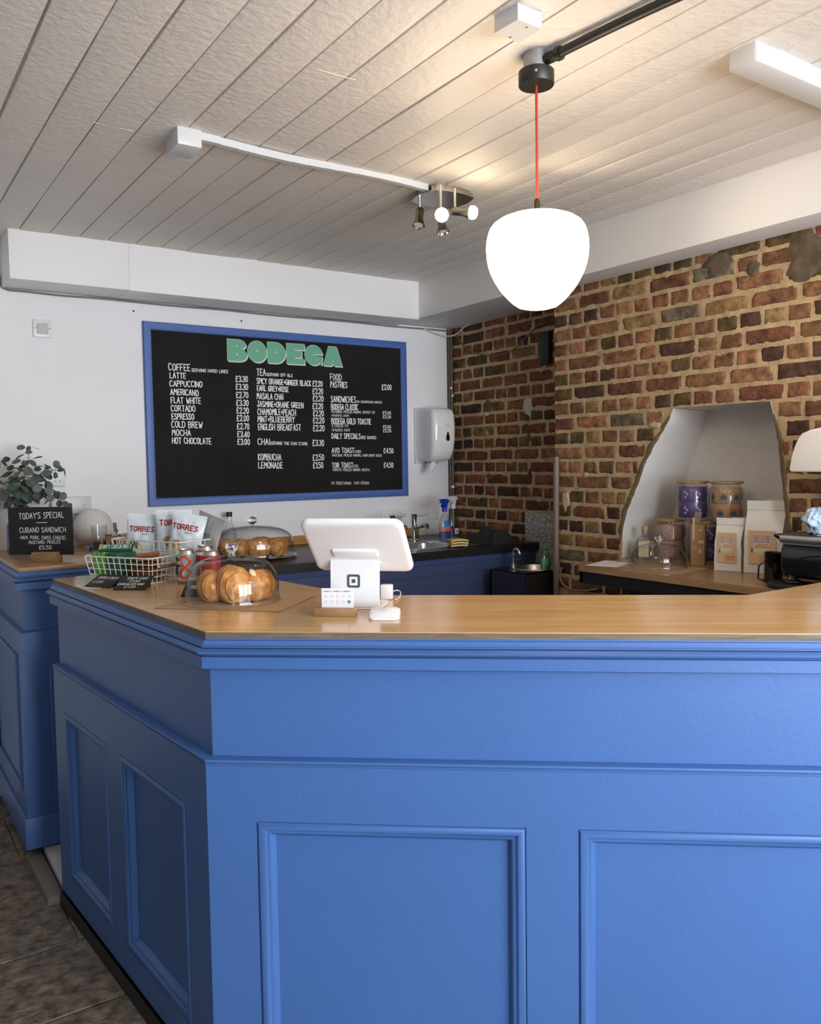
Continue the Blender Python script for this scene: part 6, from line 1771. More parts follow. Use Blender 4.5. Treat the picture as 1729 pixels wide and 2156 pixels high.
for i in range(3): lettering(mb, 'LOYALTY', lambda a, b_: V(-wc * 0.43 + i * wc * 0.298 + a, -0.0007, hc * 0.86 - 0.0012 + b_ * 0.9), wc * 0.25, 0.0030, 0.0009, jit=0.0)
obj('lettering', mb, logom, lc, smooth=0)
for rw in range(2):
    for k in range(5):
        x_, z_ = -wc * 0.365 + k * wc * 0.182, hc * (0.64 - 0.24 * rw)
        mb = MB(); pl_ = [(-0.0042, -0.0042), (0.001, -0.0042)] + ell(0.0036, 0.0042, 6, 0.001, 0, -pi / 2, pi / 2) + [(-0.0042, 0.0042)]
        mb.flat([(x_ + p[0], z_ + p[1]) for p in pl_], (0, -0.0006, 0), (1, 0, 0), (0, 0, 1))
        obj('stamp_space', mb, mat('green stamp', (0.06, 0.30, 0.17), 0.7) if (rw == 1 and k == 4) else mat('pale lilac emboss', (0.64, 0.63, 0.69), 0.6), lc, smooth=0)

# ================================================================ sink worktop
p = pz(937, 1137, ZS)
clearpl = thin_glass('clear plastic', (0.90, 0.92, 0.92), (0.5, 0.53, 0.53), 0.05)
def spray(label, p, headm, labels, hscale=1.0, yaw=0.0):
    t = thing('spray_bottle', label, 'spray bottle', (p.x, p.y, ZS), yaw, 'spray bottles by the brick corner')
    h = 0.155 * hscale
    mb = MB(); mb.lathe([(0, 0.001), (0.040, 0.001), (0.044, 0.006), (0.045, h * 0.45), (0.040, h * 0.62), (0.024, h * 0.86), (0.013, h * 0.97), (0.012, h)], 28, sx=1.0, sy=0.62); obj('bottle_body', mb, clearpl, t)
    mb = MB(); mb.lathe([(0, 0.004), (0.040, 0.004), (0.042, h * 0.3), (0, h * 0.3)], 20, sx=0.97, sy=0.6); obj('liquid', mb, mat('pale blue liquid', (0.40, 0.50, 0.56), 0.1, trans=0.6), t)
    mb = MB(); mb.lathe([(0, h - 0.004), (0.016, h - 0.004), (0.016, h + 0.020), (0.013, h + 0.024), (0, h + 0.024)], 20); obj('collar', mb, headm, t)
    mb = MB(); hd = curve_pts([(-0.045, h + 0.068, 0), (-0.047, h + 0.052, 0), (-0.030, h + 0.048, 0), (-0.016, h + 0.024, 0), (0.012, h + 0.024, 0), (0.018, h + 0.045, 0), (0.030, h + 0.052, 0), (0.026, h + 0.066, 0), (-0.01, h + 0.074, 0)], 4, True)
    mb.prism([(q.x, q.y) for q in hd], (0, -0.012, 0), (1, 0, 0), (0, 0, 1), (0, 0.024, 0)); obj('spray_head', mb, headm, t)
    mb = MB(); mb.tube(curve_pts([(-0.030, 0, h + 0.050), (-0.042, 0, h + 0.030), (-0.038, 0, h + 0.012), (-0.044, 0, h - 0.004)], 4), 0.004, 8); obj('trigger', mb, whiteplastic, t)
    mb = MB(); mb.box((-0.051, 0, h + 0.060), (0.010, 0.013, 0.014), 0.002, 1); obj('nozzle', mb, whiteplastic, t)
    mb = MB(); mb.tube([(0, 0, h), (0.01, 0, 0.02)], 0.002, 6); obj('dip_tube', mb, whiteplastic, t)
    for (z0, z1, w_, m_) in labels:
        mb = MB()
        def lab_(a, b_):
            z = z0 + (z1 - z0) * b_; rr_ = 0.0456 if z < h * 0.45 else 0.0456 - (z - h * 0.45) * 0.42
            th = -pi / 2 + (a - 0.5) * w_; return V(rr_ * cos(th), rr_ * 0.635 * sin(th) - 0.0006, z)
        mb.grid(lab_, 14, 8); obj('label', mb, m_, t, smooth=60)
    return t
cobaltp = mat('royal blue plastic', (0.008, 0.035, 0.36), 0.35)
sb = mat('sky blue label', (0.07, 0.25, 0.58), 0.5); sr = mat('coral red label', (0.60, 0.13, 0.09), 0.5); sn = mat('navy label', (0.015, 0.045, 0.20), 0.5)
hs = (py_(937, 1047, p.y).z - ZS) / 0.228
spray('spray bottle with a royal blue trigger head beside the sink', p, cobaltp, ((0.015, 0.055, 2.4, sn), (0.055, 0.078, 2.5, sr), (0.078, 0.118, 2.0, sb)), hs, 0.2)
q = p + RTh * 0.056 + V(FWh.x, FWh.y, 0) * 0.085
spray('spray bottle with a white trigger head and round dark label, behind the blue-headed one', q, whiteplastic, ((0.02, 0.075, 1.8, mat('black label', (0.02, 0.018, 0.018), 0.5)), (0.03, 0.065, 0.9, wh2), (0.04, 0.055, 0.6, sr)), hs * 1.08, 0.3)
# folded yellow sponge cloth
p = py_(960, 1140, 3.645)
t = thing('sponge_cloth', 'folded pale yellow sponge cloth at the corner of the sink', 'sponge', (p.x + 0.03, p.y + 0.02, ZS), -0.35)
mb = MB()
def fold(a, b_, l=0.0):
    s_ = a * 3.0; k_ = int(min(s_, 2.999)); f_ = s_ - k_
    x = (-0.05 + 0.10 * f_) if k_ % 2 == 0 else (0.05 - 0.10 * f_)
    bulge = 0.012 * (1 - (2 * f_ - 1) ** 8)
    return V(x + 0.004 * sin(b_ * 5), -0.035 + 0.07 * b_, 0.006 + k_ * 0.014 + 0.004 * sin(f_ * pi) + l + 0.003 * noise.noise((a * 4, b_ * 3, 2)))
mb.grid(lambda a, b_: fold(a, b_), 36, 8); mb.grid(lambda a, b_: fold(a, b_, 0.008), 36, 8)
n_ = 37 * 9
for j in (0, 8):
    for i in range(36):
        a, b_ = j * 37 + i, j * 37 + i + 1; mb.add([mb.v[a], mb.v[b_], mb.v[n_ + b_], mb.v[n_ + a]], [(0, 1, 2, 3)])
obj('cloth', mb, mat('pale yellow sponge', (0.66, 0.50, 0.19), 0.9, bump=0.4, bscale=200), t, smooth=60)
# black cloth heap at the end of the worktop
p = pz(1050, 1152, ZS); c_ = V(3.06, 3.72, ZS)
t = thing('black_cloth', 'rumpled black cloth heap at the alcove end of the black worktop', 'cloth', c_, 0.2)
mb = MB()
def heap(a, b_):
    x, y = (a - 0.5) * 2, (b_ - 0.5) * 2
    r = max(abs(x), abs(y)); 
    hgt = 0.105 * max(0, 1 - r ** 3) ** 0.5 * (0.75 + 0.35 * noise.noise((x * 1.6, y * 1.6, 3.3))) + 0.012 * noise.noise((x * 5, y * 5, 1)) * (1 - r)
    return V(x * 0.080 * (1 + 0.15 * noise.noise((y * 2, 3, 1))), y * 0.115 * (1 + 0.12 * noise.noise((x * 2, 1, 5))), max(0.001, hgt))
mb.grid(heap, 30, 34); obj('cloth', mb, mat('black cotton', (0.012, 0.012, 0.012), 0.95), t, smooth=60)
# washing-up bottle on the hand basin
gm_ = thing('soap_bottle', 'clear soap bottle with a green label on the hand basin unit', 'bottle', (3.235, 3.255, hz + 0.0005))
a_ = px_(1152, 1198, 3.235)
gq = pz(1149, 1199, hz); gm_.location = (min(gq.x, 3.25), gq.y, hz + 0.0005)
mb = MB(); mb.lathe([(0, 0.001), (0.030, 0.001), (0.033, 0.006), (0.033, 0.06), (0.028, 0.085), (0.014, 0.10), (0.012, 0.115)], 24, sy=0.65); obj('bottle_body', mb, clearpl, gm_)
mb = MB(); mb.lathe([(0, 0.004), (0.0305, 0.004), (0.031, 0.05), (0, 0.05)], 18, sy=0.62); obj('liquid', mb, mat('green liquid', (0.16, 0.24, 0.16), 0.15), gm_)
mb = MB(); mb.lathe([(0, 0.115), (0.014, 0.115), (0.014, 0.122), (0.006, 0.126), (0.005, 0.142), (0, 0.143)], 16); obj('cap', mb, mat('green cap', (0.04, 0.28, 0.12), 0.4), gm_)
mb = MB(); mb.grid(lambda a, b_: V(0.0336 * cos(-pi / 2 - 0.3 + (a - 0.5) * 1.9), 0.0336 * 0.66 * sin(-pi / 2 - 0.3 + (a - 0.5) * 1.9), 0.018 + 0.045 * b_), 12, 1); obj('label', mb, mat('green label', (0.06, 0.36, 0.17), 0.5), gm_, smooth=60)

# ================================================================ back counter
ZB = BKZ
paper_sheet('white paper sheet at the left end of the back worktop', ((1232, 1191), (1300, 1195), (1328, 1186), (1275, 1180)), ZB, mat('white paper', (0.72, 0.71, 0.72), 0.8), 0.004)
paper_sheet('brown paper sheet under the empty glass dome', ((1298, 1195), (1430, 1211), (1494, 1198), (1350, 1186)), ZB, paperm, 0.004)
d3 = (pz(1325, 1195, ZB) + pz(1449, 1195, ZB)) / 2
dome('empty glass dome on brown paper on the back worktop', (d3.x, d3.y, ZB + 0.0016), 0.120, 0.105, 0.017)
# corked bottle
p = pz(1349, 1178, ZB) + V(0.02, 0.0, 0)
t = thing('corked_bottle', 'square-shouldered clear bottle with a cork and cream label, left of the jars', 'bottle', (p.x + 0.005, p.y - 0.005, ZB), 0.5)
mb = MB(); hh = 0.125
for (w_, z_) in ((0.066, 0.001), (0.070, 0.006), (0.070, 0.092), (0.060, 0.104), (0.030, 0.112), (0.026, 0.118), (0.026, 0.134), (0.031, 0.135), (0.031, 0.140)):
    rr_ = rrect(w_, w_, w_ * 0.30, 5); mb.v += [V(q[0], q[1], z_) for q in rr_]
n_ = 24
for k in range(8):
    for i in range(n_): mb.f.append((k * n_ + i, k * n_ + (i + 1) % n_, (k + 1) * n_ + (i + 1) % n_, (k + 1) * n_ + i)); mb.m.append(0); mb.c.append(None)
mb.f.append(tuple(range(n_))); mb.m.append(0); mb.c.append(None)
obj('bottle_body', mb, tg, t)
mb = MB(); mb.lathe([(0, 0.125), (0.0115, 0.125), (0.0125, 0.141), (0.0145, 0.141), (0.0145, 0.158), (0, 0.158)], 18); obj('cork', mb, mat('cork', (0.45, 0.30, 0.17), 0.8), t)
mb = MB()
for an in (0, pi / 2, pi, 3 * pi / 2):
    R_ = Matrix.Rotation(an, 3, 'Z'); mb.add([R_ @ V(a, -0.0354, b_) for a, b_ in ((-0.024, 0.015), (0.024, 0.015), (0.024, 0.085), (-0.024, 0.085))], [(0, 1, 2, 3)])
obj('label', mb, mat('cream label', (0.62, 0.58, 0.38), 0.7), t, smooth=0)

# storage jars with wooden lids
jglass = thin_glass('jar glass', (0.95, 0.95, 0.95), (0.62, 0.62, 0.62))
lidw = wood_mat('bamboo lid', (0.30, 0.17, 0.06), (0.40, 0.24, 0.09), (0.50, 0.31, 0.13), 0.45, (3, 18, 18), 0.1)
purple = mat('violet sachet', (0.105, 0.062, 0.22), 0.5); tan = mat('tan sachet', (0.46, 0.28, 0.16), 0.55); rose = mat('dusty rose sachet', (0.46, 0.25, 0.19), 0.55)
tealp = mat('teal round print', (0.05, 0.13, 0.17), 0.6); ochp = mat('ochre round print', (0.42, 0.20, 0.04), 0.6); silv = mat('silver print', (0.42, 0.40, 0.46), 0.5)
JR, JH = 0.075, 0.178
def jar(label, y, z, x, sach, prints, kind, h=JH):
    t = thing('storage_jar', label, 'jar', (x, y, z), 0, 'wooden-lidded jars in the niche')
    mb = MB(); mb.lathe([(0, 0.001), (JR - 0.012, 0.001), (JR - 0.003, 0.006), (JR, 0.02), (JR, h - 0.045), (JR - 0.004, h - 0.030), (JR - 0.014, h - 0.020), (JR - 0.015, h - 0.010)], 40); obj('jar_wall', mb, jglass, t, smooth=70)
    mb = MB(); mb.lathe([(0, h - 0.012), (JR - 0.016, h - 0.012), (JR - 0.016, h - 0.0095), (JR - 0.005, h - 0.0095), (JR - 0.004, h - 0.008), (JR - 0.004, h - 0.001), (JR - 0.006, h), (0, h)], 40); obj('lid', mb, lidw, t)
    # sachets packed inside, two tiers round the wall
    rnd_ = random.Random(int(y * 1000) + int(z * 100))
    for tier in range(2):
        for k in range(5):
            an = pi + (k - 2) * 0.86 + (0.43 if tier == 1 and kind != 'purple' else 0.2)
            rot = Matrix.Rotation(an, 3, 'Z')
            w_, hh_ = 0.055, (h - 0.038) / 2
            zc = 0.012 + tier * (hh_ + 0.001)
            mb = MB(); sd = rnd_.random() * 50
            def sf(a, b_, s_):
                e = (max(0, sin(pi * a)) * max(0, sin(pi * b_))) ** 0.5
                return rot @ V(JR - 0.018 + s_ * (0.008 * e) + 0.002 * noise.noise((a * 4, b_ * 4, sd)), (a - 0.5) * w_, zc + b_ * hh_)
            mb.grid(lambda a, b_: sf(a, b_, 1), 8, 8); mb.grid(lambda a, b_: sf(a, b_, -1), 8, 8)
            so_ = obj('sachet', mb, sach, t, smooth=60)
            def disc(cx_, cz_, ra, rb, m_, l_):
                m2 = MB()
                def dp_(i, j):
                    a = 0.5 + (cx_ + ra * j * cos(i * 2 * pi)) / w_; b_ = 0.5 + (cz_ + rb * j * sin(i * 2 * pi)) / hh_
                    q = sf(a, b_, 1); return q + rot @ V(l_, 0, 0)
                m2.grid(dp_, 16, 3); obj('print', m2, m_, so_, smooth=0)
            if k in (1, 2, 3, 4):
                if kind == 'tan': disc(0, -0.004, 0.0165, 0.0165, ochp, 0.0010); disc(0, -0.008, 0.0135, 0.0115, tealp, 0.0016)
                elif kind == 'purple':
                    for (a, b_, s_) in ((-0.006, 0.012, 0.006), (0.004, 0.002, 0.0065), (-0.004, -0.012, 0.006)): disc(a, b_, s_, s_ * 0.9, silv, 0.0012)
                else: disc(0, 0.0, 0.017, 0.017, silv, 0.0010); disc(0, 0.0, 0.011, 0.011, mat('grey print ring', (0.25, 0.2, 0.2), 0.6), 0.0014); disc(0, 0, 0.006, 0.006, silv, 0.0018)
    return t
JX = 3.235
LH = px_(1412, 1092, JX).z - ZB
def jy(px, py): return px_(px, py, JX).y
yl1, yl2, yu1, yu2 = jy(1412, 1130), jy(1485, 1130), jy(1459, 1050), jy(1530, 1050)
pass
JH2 = px_(1459, 1007, JX).z - px_(1459, 1089, JX).z
yl2 = min(yl2, yl1 - 2 * JR - 0.002); yl3 = yl2 - 2 * JR - 0.002
jar('dusty rose sachet jar with wooden lid, lower row behind the empty dome', yl1, ZB, JX, rose, None, 'rose', LH)
jar('violet sachet jar with wooden lid, lower row behind the cardboard box', yl2, ZB, JX, purple, None, 'purple', LH)
jar('tan sachet jar with wooden lid, lower row hidden behind the white bags', yl3, ZB, JX, tan, None, 'tan', LH)
yu2 = min(yu2, yu1 - 2 * JR - 0.002)
jar('violet sachet jar with wooden lid, stacked on the upper row', yu1, ZB + LH + 0.0005, JX, purple, None, 'purple', max(JH2, 0.16))
jar('tan sachet jar with round prints, stacked on the upper row', yu2, ZB + LH + 0.0005, JX, tan, None, 'tan', max(JH2, 0.16))

# tall cardboard box with its flap up
A, B_ = pz(1456, 1182, ZB), pz(1489, 1184, ZB)
cardm = mat('brown cardboard', (0.33, 0.19, 0.09), 0.75)
bxw = 0.062; 
cx_ = (A + B_) / 2 + V(0.02, 0, 0); hbx = px_(1470, 1108, cx_.x).z - ZB
JXb = 3.125
cpos = px_(1471, 1150, JXb)
t = thing('cardboard_box', 'tall brown cardboard box with its flap up, between the dome and the white bags', 'box', (JXb, cpos.y, ZB), radians(-62))
hbx = px_(1471, 1104, JXb).z - ZB
mb = MB(); mb.box((0, 0, hbx / 2 + 0.0005), (0.060, 0.042, hbx), 0.001, 1); obj('carton', mb, cardm, t)
mb = MB(); mb.grid(lambda a, b_: V(-0.029 + 0.03 * a + 0.012 * b_, 0.021 - 0.010 * b_ * b_, hbx + 0.055 * b_), 6, 8); mb.grid(lambda a, b_: V(-0.029 + 0.03 * a + 0.012 * b_, 0.022 - 0.010 * b_ * b_, hbx + 0.055 * b_), 6, 8); obj('flap', mb, mat('grey inner card', (0.26, 0.21, 0.17), 0.75), t)
mb = MB()
for (x0, z0, w_, h_, m_) in ((0.002, 0.55, 0.024, 0.012, 0), (-0.022, 0.62, 0.008, 0.10, 0), (-0.022, 0.45, 0.02, 0.002, 0), (-0.022, 0.42, 0.02, 0.002, 0), (-0.022, 0.39, 0.016, 0.002, 0), (0.004, 0.30, 0.012, 0.02, 0), (0.006, 0.85, 0.014, 0.006, 0)):
    mb.flat([(x0, z0 * hbx), (x0 + w_, z0 * hbx), (x0 + w_, z0 * hbx + h_), (x0, z0 * hbx + h_)], (0, -0.0216, 0), (1, 0, 0), (0, 0, 1))
obj('print', mb, mat('pale beige print', (0.55, 0.42, 0.28), 0.7), t, smooth=0)

# white coffee bags
bagm = mat('white paper bag', (0.76, 0.73, 0.68), 0.6, bump=0.15, bscale=25)
lbm = mat('pale orange label', (0.70, 0.47, 0.29), 0.7)
stripes = [mat('navy stripe print', (0.03, 0.05, 0.16), 0.6), mat('coral stripe print', (0.60, 0.10, 0.07), 0.6), mat('amber stripe print', (0.62, 0.30, 0.06), 0.6), mat('pale yellow stripe print', (0.72, 0.62, 0.30), 0.6)]
def coffee_bag(label, p, w, d, h, yaw, seed, lab=True):
    t = thing('coffee_bag', label, 'coffee bag', (p.x, p.y, ZB), yaw, 'white coffee bags on the back worktop')
    mb = MB(); secs = []
    for k in range(15):
        f = k / 14; z = 0.001 + f * h
        dd = d * (1 - 0.0 * f) if f < 0.55 else d * max(0.045, 1 - (f - 0.55) / 0.33)
        if f > 0.88: dd = 0.006
        ww = w * (1 - 0.02 * sin(pi * f))
        ring = []
        g = 0.016 * (1 if f < 0.85 else 0.2) * min(1, f * 3)
        for (x, y) in ((-ww / 2, -dd / 2), (-ww / 4, -dd / 2), (0, -dd / 2), (ww / 4, -dd / 2), (ww / 2, -dd / 2), (ww / 2 - g, 0), (ww / 2, dd / 2), (0, dd / 2), (-ww / 2, dd / 2), (-ww / 2 + g, 0)):
            by = 0.005 * sin(pi * f) * (-1 if y < 0 else 1 if y > 0 else 0) * (1 - abs(x) * 2 / ww)
            ring.append(V(x + 0.002 * noise.noise((x * 30, z * 20, seed)), y + by + 0.002 * noise.noise((x * 25, z * 22, seed + 3)), z))
        secs.append(ring)
    n_ = 10; mb.v += [q for s_ in secs for q in s_]
    for k in range(14):
        for i in range(n_): mb.f.append((k * n_ + i, k * n_ + (i + 1) % n_, (k + 1) * n_ + (i + 1) % n_, (k + 1) * n_ + i)); mb.m.append(0); mb.c.append(None)
    mb.f.append(tuple(range(n_))); mb.m.append(0); mb.c.append(None); mb.f.append(tuple(14 * n_ + i for i in range(n_))); mb.m.append(0); mb.c.append(None)
    obj('pouch', mb, bagm, t, smooth=25)
    mb = MB(); mb.box((0, -0.0045, h * 0.885), (w * 1.0, 0.003, 0.007), 0.0012, 1); obj('zip_strip', mb, bagm, t)
    if not lab: return t
    y_ = -d / 2 - 0.0068
    def fl(x0, z0, x1, z1, m_, l_, nm='print'):
        m2 = MB(); m2.flat([(x0 * w, z0 * h), (x1 * w, z0 * h), (x1 * w, z1 * h), (x0 * w, z1 * h)], (0, y_ - l_, 0), (1, 0, 0), (0, 0, 1)); return obj(nm, m2, m_, t, smooth=0)
    lab_h1 = 0.74 if h < 0.23 else 0.60
    k_ = lab_h1
    fl(-0.36, 0.17 * k_ / 0.74, 0.34, k_, lbm, 0.0, 'label')
    a0_, a1_ = -0.22, 0.18
    z0_, z1_ = 0.36 * k_ / 0.74, 0.66 * k_ / 0.74
    fl(a0_, z0_, a1_, z1_, wh2, 0.0005)
    for i in range(5): 
        zz_ = z1_ - (i + 0.25) * 0.026 * k_ / 0.74
        fl(a0_, zz_ - 0.009, a1_, zz_, stripes[0], 0.0009)
        fl(-0.11, zz_ - 0.009, 0.09, zz_, stripes[1], 0.0012)
    for i in range(3):
        zz_ = z1_ - 0.145 * k_ / 0.74 - i * 0.022
        fl(a0_ + 0.05 - 0.02 * i, zz_ - 0.012, a1_ - 0.03 + 0.02 * i, zz_, stripes[2], 0.0014)
    for i in range(4):
        zz_ = z0_ + 0.085 - i * 0.022
        fl(a0_, zz_ - 0.009, a1_, zz_, stripes[3], 0.0012)
    fl(a0_ - 0.07, z0_ + 0.0, a0_ - 0.03, z0_ + 0.055, mat('bottle green print', (0.02, 0.12, 0.06), 0.6), 0.0012)
    m2 = MB()
    for (s_, zz_) in (('HOUSE', 0.265), ('PARTY', 0.205)):
        lettering(m2, s_, lambda a, b_: V(-0.06 * w + a, y_ - 0.0010, zz_ * k_ / 0.74 * h + b_), 0.36 * w, 0.038 * h, 0.0016)
    obj('lettering', m2, stripes[1], t, smooth=0)
    return t
def bag_at(pxa, pya, pxb, pyb): return pz(pxa, pya, ZB), pz(pxb, pyb, ZB)
A, B_ = bag_at(1503, 1200, 1558, 1204)
A = V(min(A.x, 2.95), A.y, ZB) if False else A
X_front = 2.955
def bagspot(px0, px1, py, xf):
    a, b_ = px_(px0, py, xf), px_(px1, py, xf); return a, b_
# face turned towards the viewer: front edge from lower left to lower right of the bag in the photo
fa, fb = pz(1503, 1201, ZB), pz(1560, 1205, ZB)
pass
uu = fb - fa; uu.z = 0; wbag = uu.length; uu.normalize(); bkd = V(-uu.y, uu.x, 0)
if bkd.dot(FWh) < 0: bkd = -bkd
hbag = (lambda q: q.z - ZB)(EYE + ray(1505, 1091) * (fa - EYE).dot(FW))
c1b = (fa + fb) / 2 + bkd * 0.036
coffee_bag('small white coffee bag with an orange label, nearest the edge of the back worktop', c1b, wbag, 0.066, hbag, yaw_of(uu), 1.0)
c2b = c1b + bkd * 0.078 + uu * 0.040
coffee_bag('small white coffee bag tucked behind the front small bag', c2b, wbag, 0.062, hbag * 0.99, yaw_of(uu), 2.0, False)
c3b = (fa + fb) / 2 + uu * (wbag / 2 + 0.088) + bkd * 0.040
fl_ = EYE + ray(1580, 1198) * ((fa - EYE).dot(FW) + 0.02)
hbig = (EYE + ray(1578, 1055) * ((c3b - EYE).dot(FW))).z - ZB
pass
coffee_bag('large white coffee bag with an orange label, beside the espresso machine', c3b, wbag * 1.36, 0.085, hbig, yaw_of(uu), 3.0)
coffee_bag('large white coffee bag behind the other large one, only its top showing', c3b + bkd * 0.096 + uu * 0.035, wbag * 1.36, 0.075, hbig * 1.0, yaw_of(uu), 4.0, False)

# round black tray, wooden board
def disc_at(a, b_): return (pz(*a, ZB) + pz(*b_, ZB)) / 2
tray_c = V(2.828, 1.715, ZB)
t = obj('round_tray', MB().lathe([(0, 0.0), (0.078, 0.0), (0.082, 0.004), (0.082, 0.016), (0.079, 0.018), (0.074, 0.012), (0, 0.010)], 44, tray_c), mat('matt black rubber', (0.014, 0.013, 0.012), 0.6), loc=tray_c); tag(t, 'round black tray under the foot of the espresso machine', 'tray')

# ---- espresso machine, running out of the picture on the right
em = thing('espresso_machine', 'black and chrome espresso machine with a white upper body, cut by the right edge', 'coffee machine', (2.93, 1.45, ZB))
emb = mat('black enamel', (0.010, 0.0095, 0.009), 0.18, coat=0.3); white_e = mat('white enamel', (0.74, 0.70, 0.66), 0.22, coat=0.3)
EX0, EX1, EY0, EY1 = 2.80, 3.055, 0.95, 1.752
zA_, zB_ = ZB + 0.038, px_(1665, 1146, EX0).z
def loft(mb, path_pts, dirv, L): pass
side = [(EX0 + 0.03, zA_), (EX0 + 0.010, zA_ + 0.012), (EX0, zA_ + 0.04), (EX0 + 0.001, zB_ - 0.02), (EX0 + 0.012, zB_), (EX1, zB_), (EX1, zA_)]
mb = MB(); mb.prism([(q[0], q[1]) for q in side], (0, EY1 - 0.004, 0), (1, 0, 0), (0, 0, 1), (0, -(EY1 - EY0), 0)); 
b = bmesh.new(); vs_ = [b.verts.new(p) for p in mb.v]; [b.faces.new([vs_[i] for i in f]) for f in mb.f]
bmesh.ops.recalc_face_normals(b, faces=b.faces)
bmesh.ops.bevel(b, geom=[e for e in b.edges if abs(e.verts[0].co.y - (EY1 - 0.004)) < 1e-4 and abs(e.verts[1].co.y - (EY1 - 0.004)) < 1e-4], offset=0.016, segments=4, profile=0.5, affect='EDGES')
mb = MB().bm(b); obj('base_body', mb, emb, em, world=True)
# raised curved line on the side and front
mb = MB(); mb.tube(curve_pts([(EX0 - 0.001, EY1 - 0.02, zA_ + 0.03), (EX0 - 0.0015, EY1 - 0.05, zA_ + 0.055), (EX0 - 0.0015, EY1 - 0.12, zA_ + 0.085), (EX0 - 0.0015, EY1 - 0.30, zA_ + 0.10)], 6), 0.0022, 6); obj('trim_line', mb, emb, em, world=True)
# drip tray with chrome band
mb = MB(); mb.bb(EX0 - 0.012, EX1 - 0.02, EY0, EY1 - 0.01, zB_ + 0.006, zB_ + 0.032, 0.004, 2); mb.bb(EX0 + 0.004, EX1 - 0.03, EY0, EY1 - 0.016, zB_ - 0.002, zB_ + 0.007); dt = obj('drip_tray', mb, mat('bright satin steel', (0.72, 0.68, 0.62), 0.32, 1.0), em, world=True)
mb = MB()
for i in range(40):
    y_ = EY1 - 0.03 - i * 0.018
    mb.tube([(EX0 + 0.005, y_, zB_ + 0.036), (EX1 - 0.04, y_, zB_ + 0.036)], 0.0026, 6)
mb.tube([(EX0 + 0.005, EY1 - 0.02, zB_ + 0.036), (EX0 + 0.005, EY0 + 0.02, zB_ + 0.036)], 0.003, 6)
obj('grate', mb, chrome, dt, world=True)
for (x_, y_, z_, dr) in ((EX0 + 0.02, EY1 - 0.012, zB_ + 0.020, V(-0.45, 0.8, 0.25)), (EX0 + 0.10, EY1 - 0.012, zB_ + 0.026, V(-0.3, 0.85, 0.30))):
    mb = MB(); mb.lathe([(0, -0.005), (0.012, -0.004), (0.013, 0.004), (0.0115, 0.018), (0.006, 0.034), (0.002, 0.038), (0, 0.038)], 18, (x_, y_, z_), dr.normalized()); obj('knob', mb, emb, em, world=True)
for (x_, y_) in ((2.858, 1.728), (2.858, 1.02), (3.02, 1.70)):
    zf = ZB + (0.0185 if y_ > 1.6 and x_ < 2.95 else 0.0005)
    mb = MB(); mb.lathe([(0, 0), (0.028, 0.0), (0.029, 0.004), (0.017, 0.011), (0.013, zA_ - zf + 0.002), (0, zA_ - zf + 0.002)], 24, (x_, y_, zf)); obj('foot', mb, steel, em, world=True)
# column and white upper body
zC, zD = px_(1662, 994, EX0 + 0.03).z, px_(1720, 900, EX0 + 0.03).z
mb = MB(); mb.bb(2.95, EX1, EY0, EY1 - 0.19, zB_ + 0.033, zC + 0.02, 0.006); obj('column', mb, steel, em, world=True)
def yx(px, py): return px_(px, py, EX0 + 0.03).y
yl = yx(1661, 985)
sil = [(yl, zC + 0.012), (yl - 0.003, zC + 0.004), (yl - 0.010, zC), (EY0, zC), (EY0, zD + 0.03), (yx(1729, 899), px_(1729, 899, EX0 + 0.03).z), (yx(1705, 905), px_(1705, 905, EX0 + 0.03).z), (yx(1688, 912), px_(1688, 912, EX0 + 0.03).z), (yx(1680, 922), px_(1680, 922, EX0 + 0.03).z), (yx(1672, 940), px_(1672, 940, EX0 + 0.03).z), (yx(1666, 960), px_(1666, 960, EX0 + 0.03).z)]
mb = MB(); mb.prism(sil, (EX0 + 0.03, 0, 0), (0, 1, 0), (0, 0, 1), (0.19, 0, 0))
b = bmesh.new(); vs_ = [b.verts.new(p) for p in mb.v]; [b.faces.new([vs_[i] for i in f]) for f in mb.f]
bmesh.ops.recalc_face_normals(b, faces=b.faces)
bmesh.ops.bevel(b, geom=[e for e in b.edges if abs(e.verts[0].co.x - e.verts[1].co.x) < 1e-4], offset=0.006, segments=3, profile=0.5, affect='EDGES')
mb = MB().bm(b); obj('upper_body', mb, white_e, em, world=True, smooth=50)
mb = MB(); mb.lathe([(0, -0.004), (0.009, -0.004), (0.0105, 0.0), (0.0105, 0.012), (0.008, 0.018), (0, 0.019)], 18, (EX0 + 0.075, yl - 0.006, px_(1655, 968, EX0 + 0.07).z), (0, 1, 0)); obj('steam_knob', mb, emb, em, world=True)
# group heads and spouts
for y_ in (1.35, 1.12):
    mb = MB(); mb.cyl((EX0 + 0.10, y_, zC - 0.055), 0.034, 0.056, 28); g_ = obj('group_head', mb, chrome, em, world=True)
    mb = MB(); mb.tube([(EX0 + 0.08, y_, zC - 0.05), (EX0 - 0.03, y_ + 0.01, zC - 0.06), (EX0 - 0.08, y_ + 0.015, zC - 0.065)], 0.012, 12); obj('portafilter', mb, emb, g_, world=True)
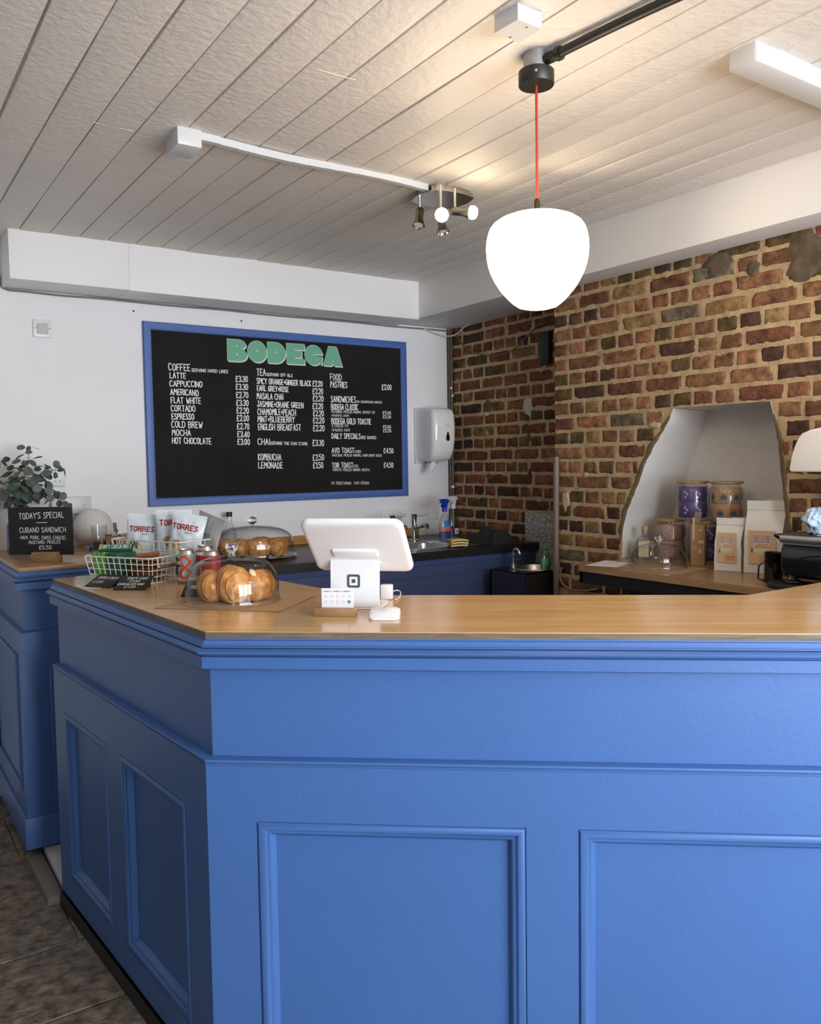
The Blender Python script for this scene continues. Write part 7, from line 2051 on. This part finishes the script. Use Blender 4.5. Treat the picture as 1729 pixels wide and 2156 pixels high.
# blue cloth on the tray
p = px_(1729, 1105, EX0 + 0.06)
cl_ = thing('blue_cloth', 'crumpled light blue cleaning cloth on the drip tray of the espresso machine', 'cloth', (EX0 + 0.07, px_(1726, 1110, EX0 + 0.07).y, zB_ + 0.0395))
mb = MB(); rnd = random.Random(4)
def crump(a, b_):
    th, ph = a * 2 * pi, b_ * pi
    d_ = V(cos(th) * sin(ph), sin(th) * sin(ph), -cos(ph))
    f = 1.05 + 0.38 * noise.noise(d_ * 1.6 + V(3, 1, 7)) - 0.32 * abs(noise.noise(d_ * 2.6 + V(9, 2, 2))) + 0.05 * noise.noise(d_ * 6 + V(1, 5, 2))
    q = V(d_.x * 0.055 * f, d_.y * 0.052 * f, d_.z * 0.048 * f + 0.046); q.z = max(q.z, 0.0); return q
mb.grid(crump, 72, 44); obj('cloth', mb, mat('light blue woven cloth', (0.34, 0.52, 0.74), 0.9, var=0.45, vscale=45, var2=(0.62, 0.74, 0.86)), cl_, merge=0.0003, smooth=70)
# black jug with a wire handle
q = px_(1618, 1212, 2.845); zj1 = px_(1618, 1163, 2.845).z
jp = pz(1622, 1216, ZB + 0.0); 
jx, jyv = 2.90, px_(1629, 1190, 2.90).y
hj = px_(1618, 1163, 2.88).z - ZB
t = thing('black_jug', 'black metal jug with a thin angular handle beside the espresso machine', 'jug', (jx, jyv + 0.0, ZB))
rj = 0.034
mb = MB(); mb.lathe([(0, 0.001), (rj - 0.002, 0.001), (rj, 0.004), (rj - 0.001, hj * 0.9), (rj + 0.001, hj), (rj - 0.002, hj), (rj - 0.004, hj * 0.9), (rj - 0.003, 0.006), (0, 0.006)], 28); obj('cup', mb, emb, t)
mb = MB(); dl = -(RTh)
hpts = [V(dl.x, dl.y, 0) * rj * 0.98 + V(0, 0, hj * 0.72), V(dl.x, dl.y, 0) * (rj + 0.022) + V(0, 0, hj * 0.55), V(dl.x, dl.y, 0) * (rj + 0.024) + V(0, 0, hj * 0.12), V(dl.x, dl.y, 0) * rj * 0.98 + V(0, 0, hj * 0.06)]
mb.tube(hpts, 0.0035, 8); obj('handle', mb, emb, t)
t = obj('wooden_board', MB().box((2.985, 1.872, ZB + 0.0065), (0.075, 0.10, 0.012), 0.002, 2, Matrix.Rotation(0.15, 3, 'Z')), oak, loc=(2.985, 1.872, ZB))
tag(t, 'small pale wooden board lying between the black jug and the large white coffee bag', 'board')
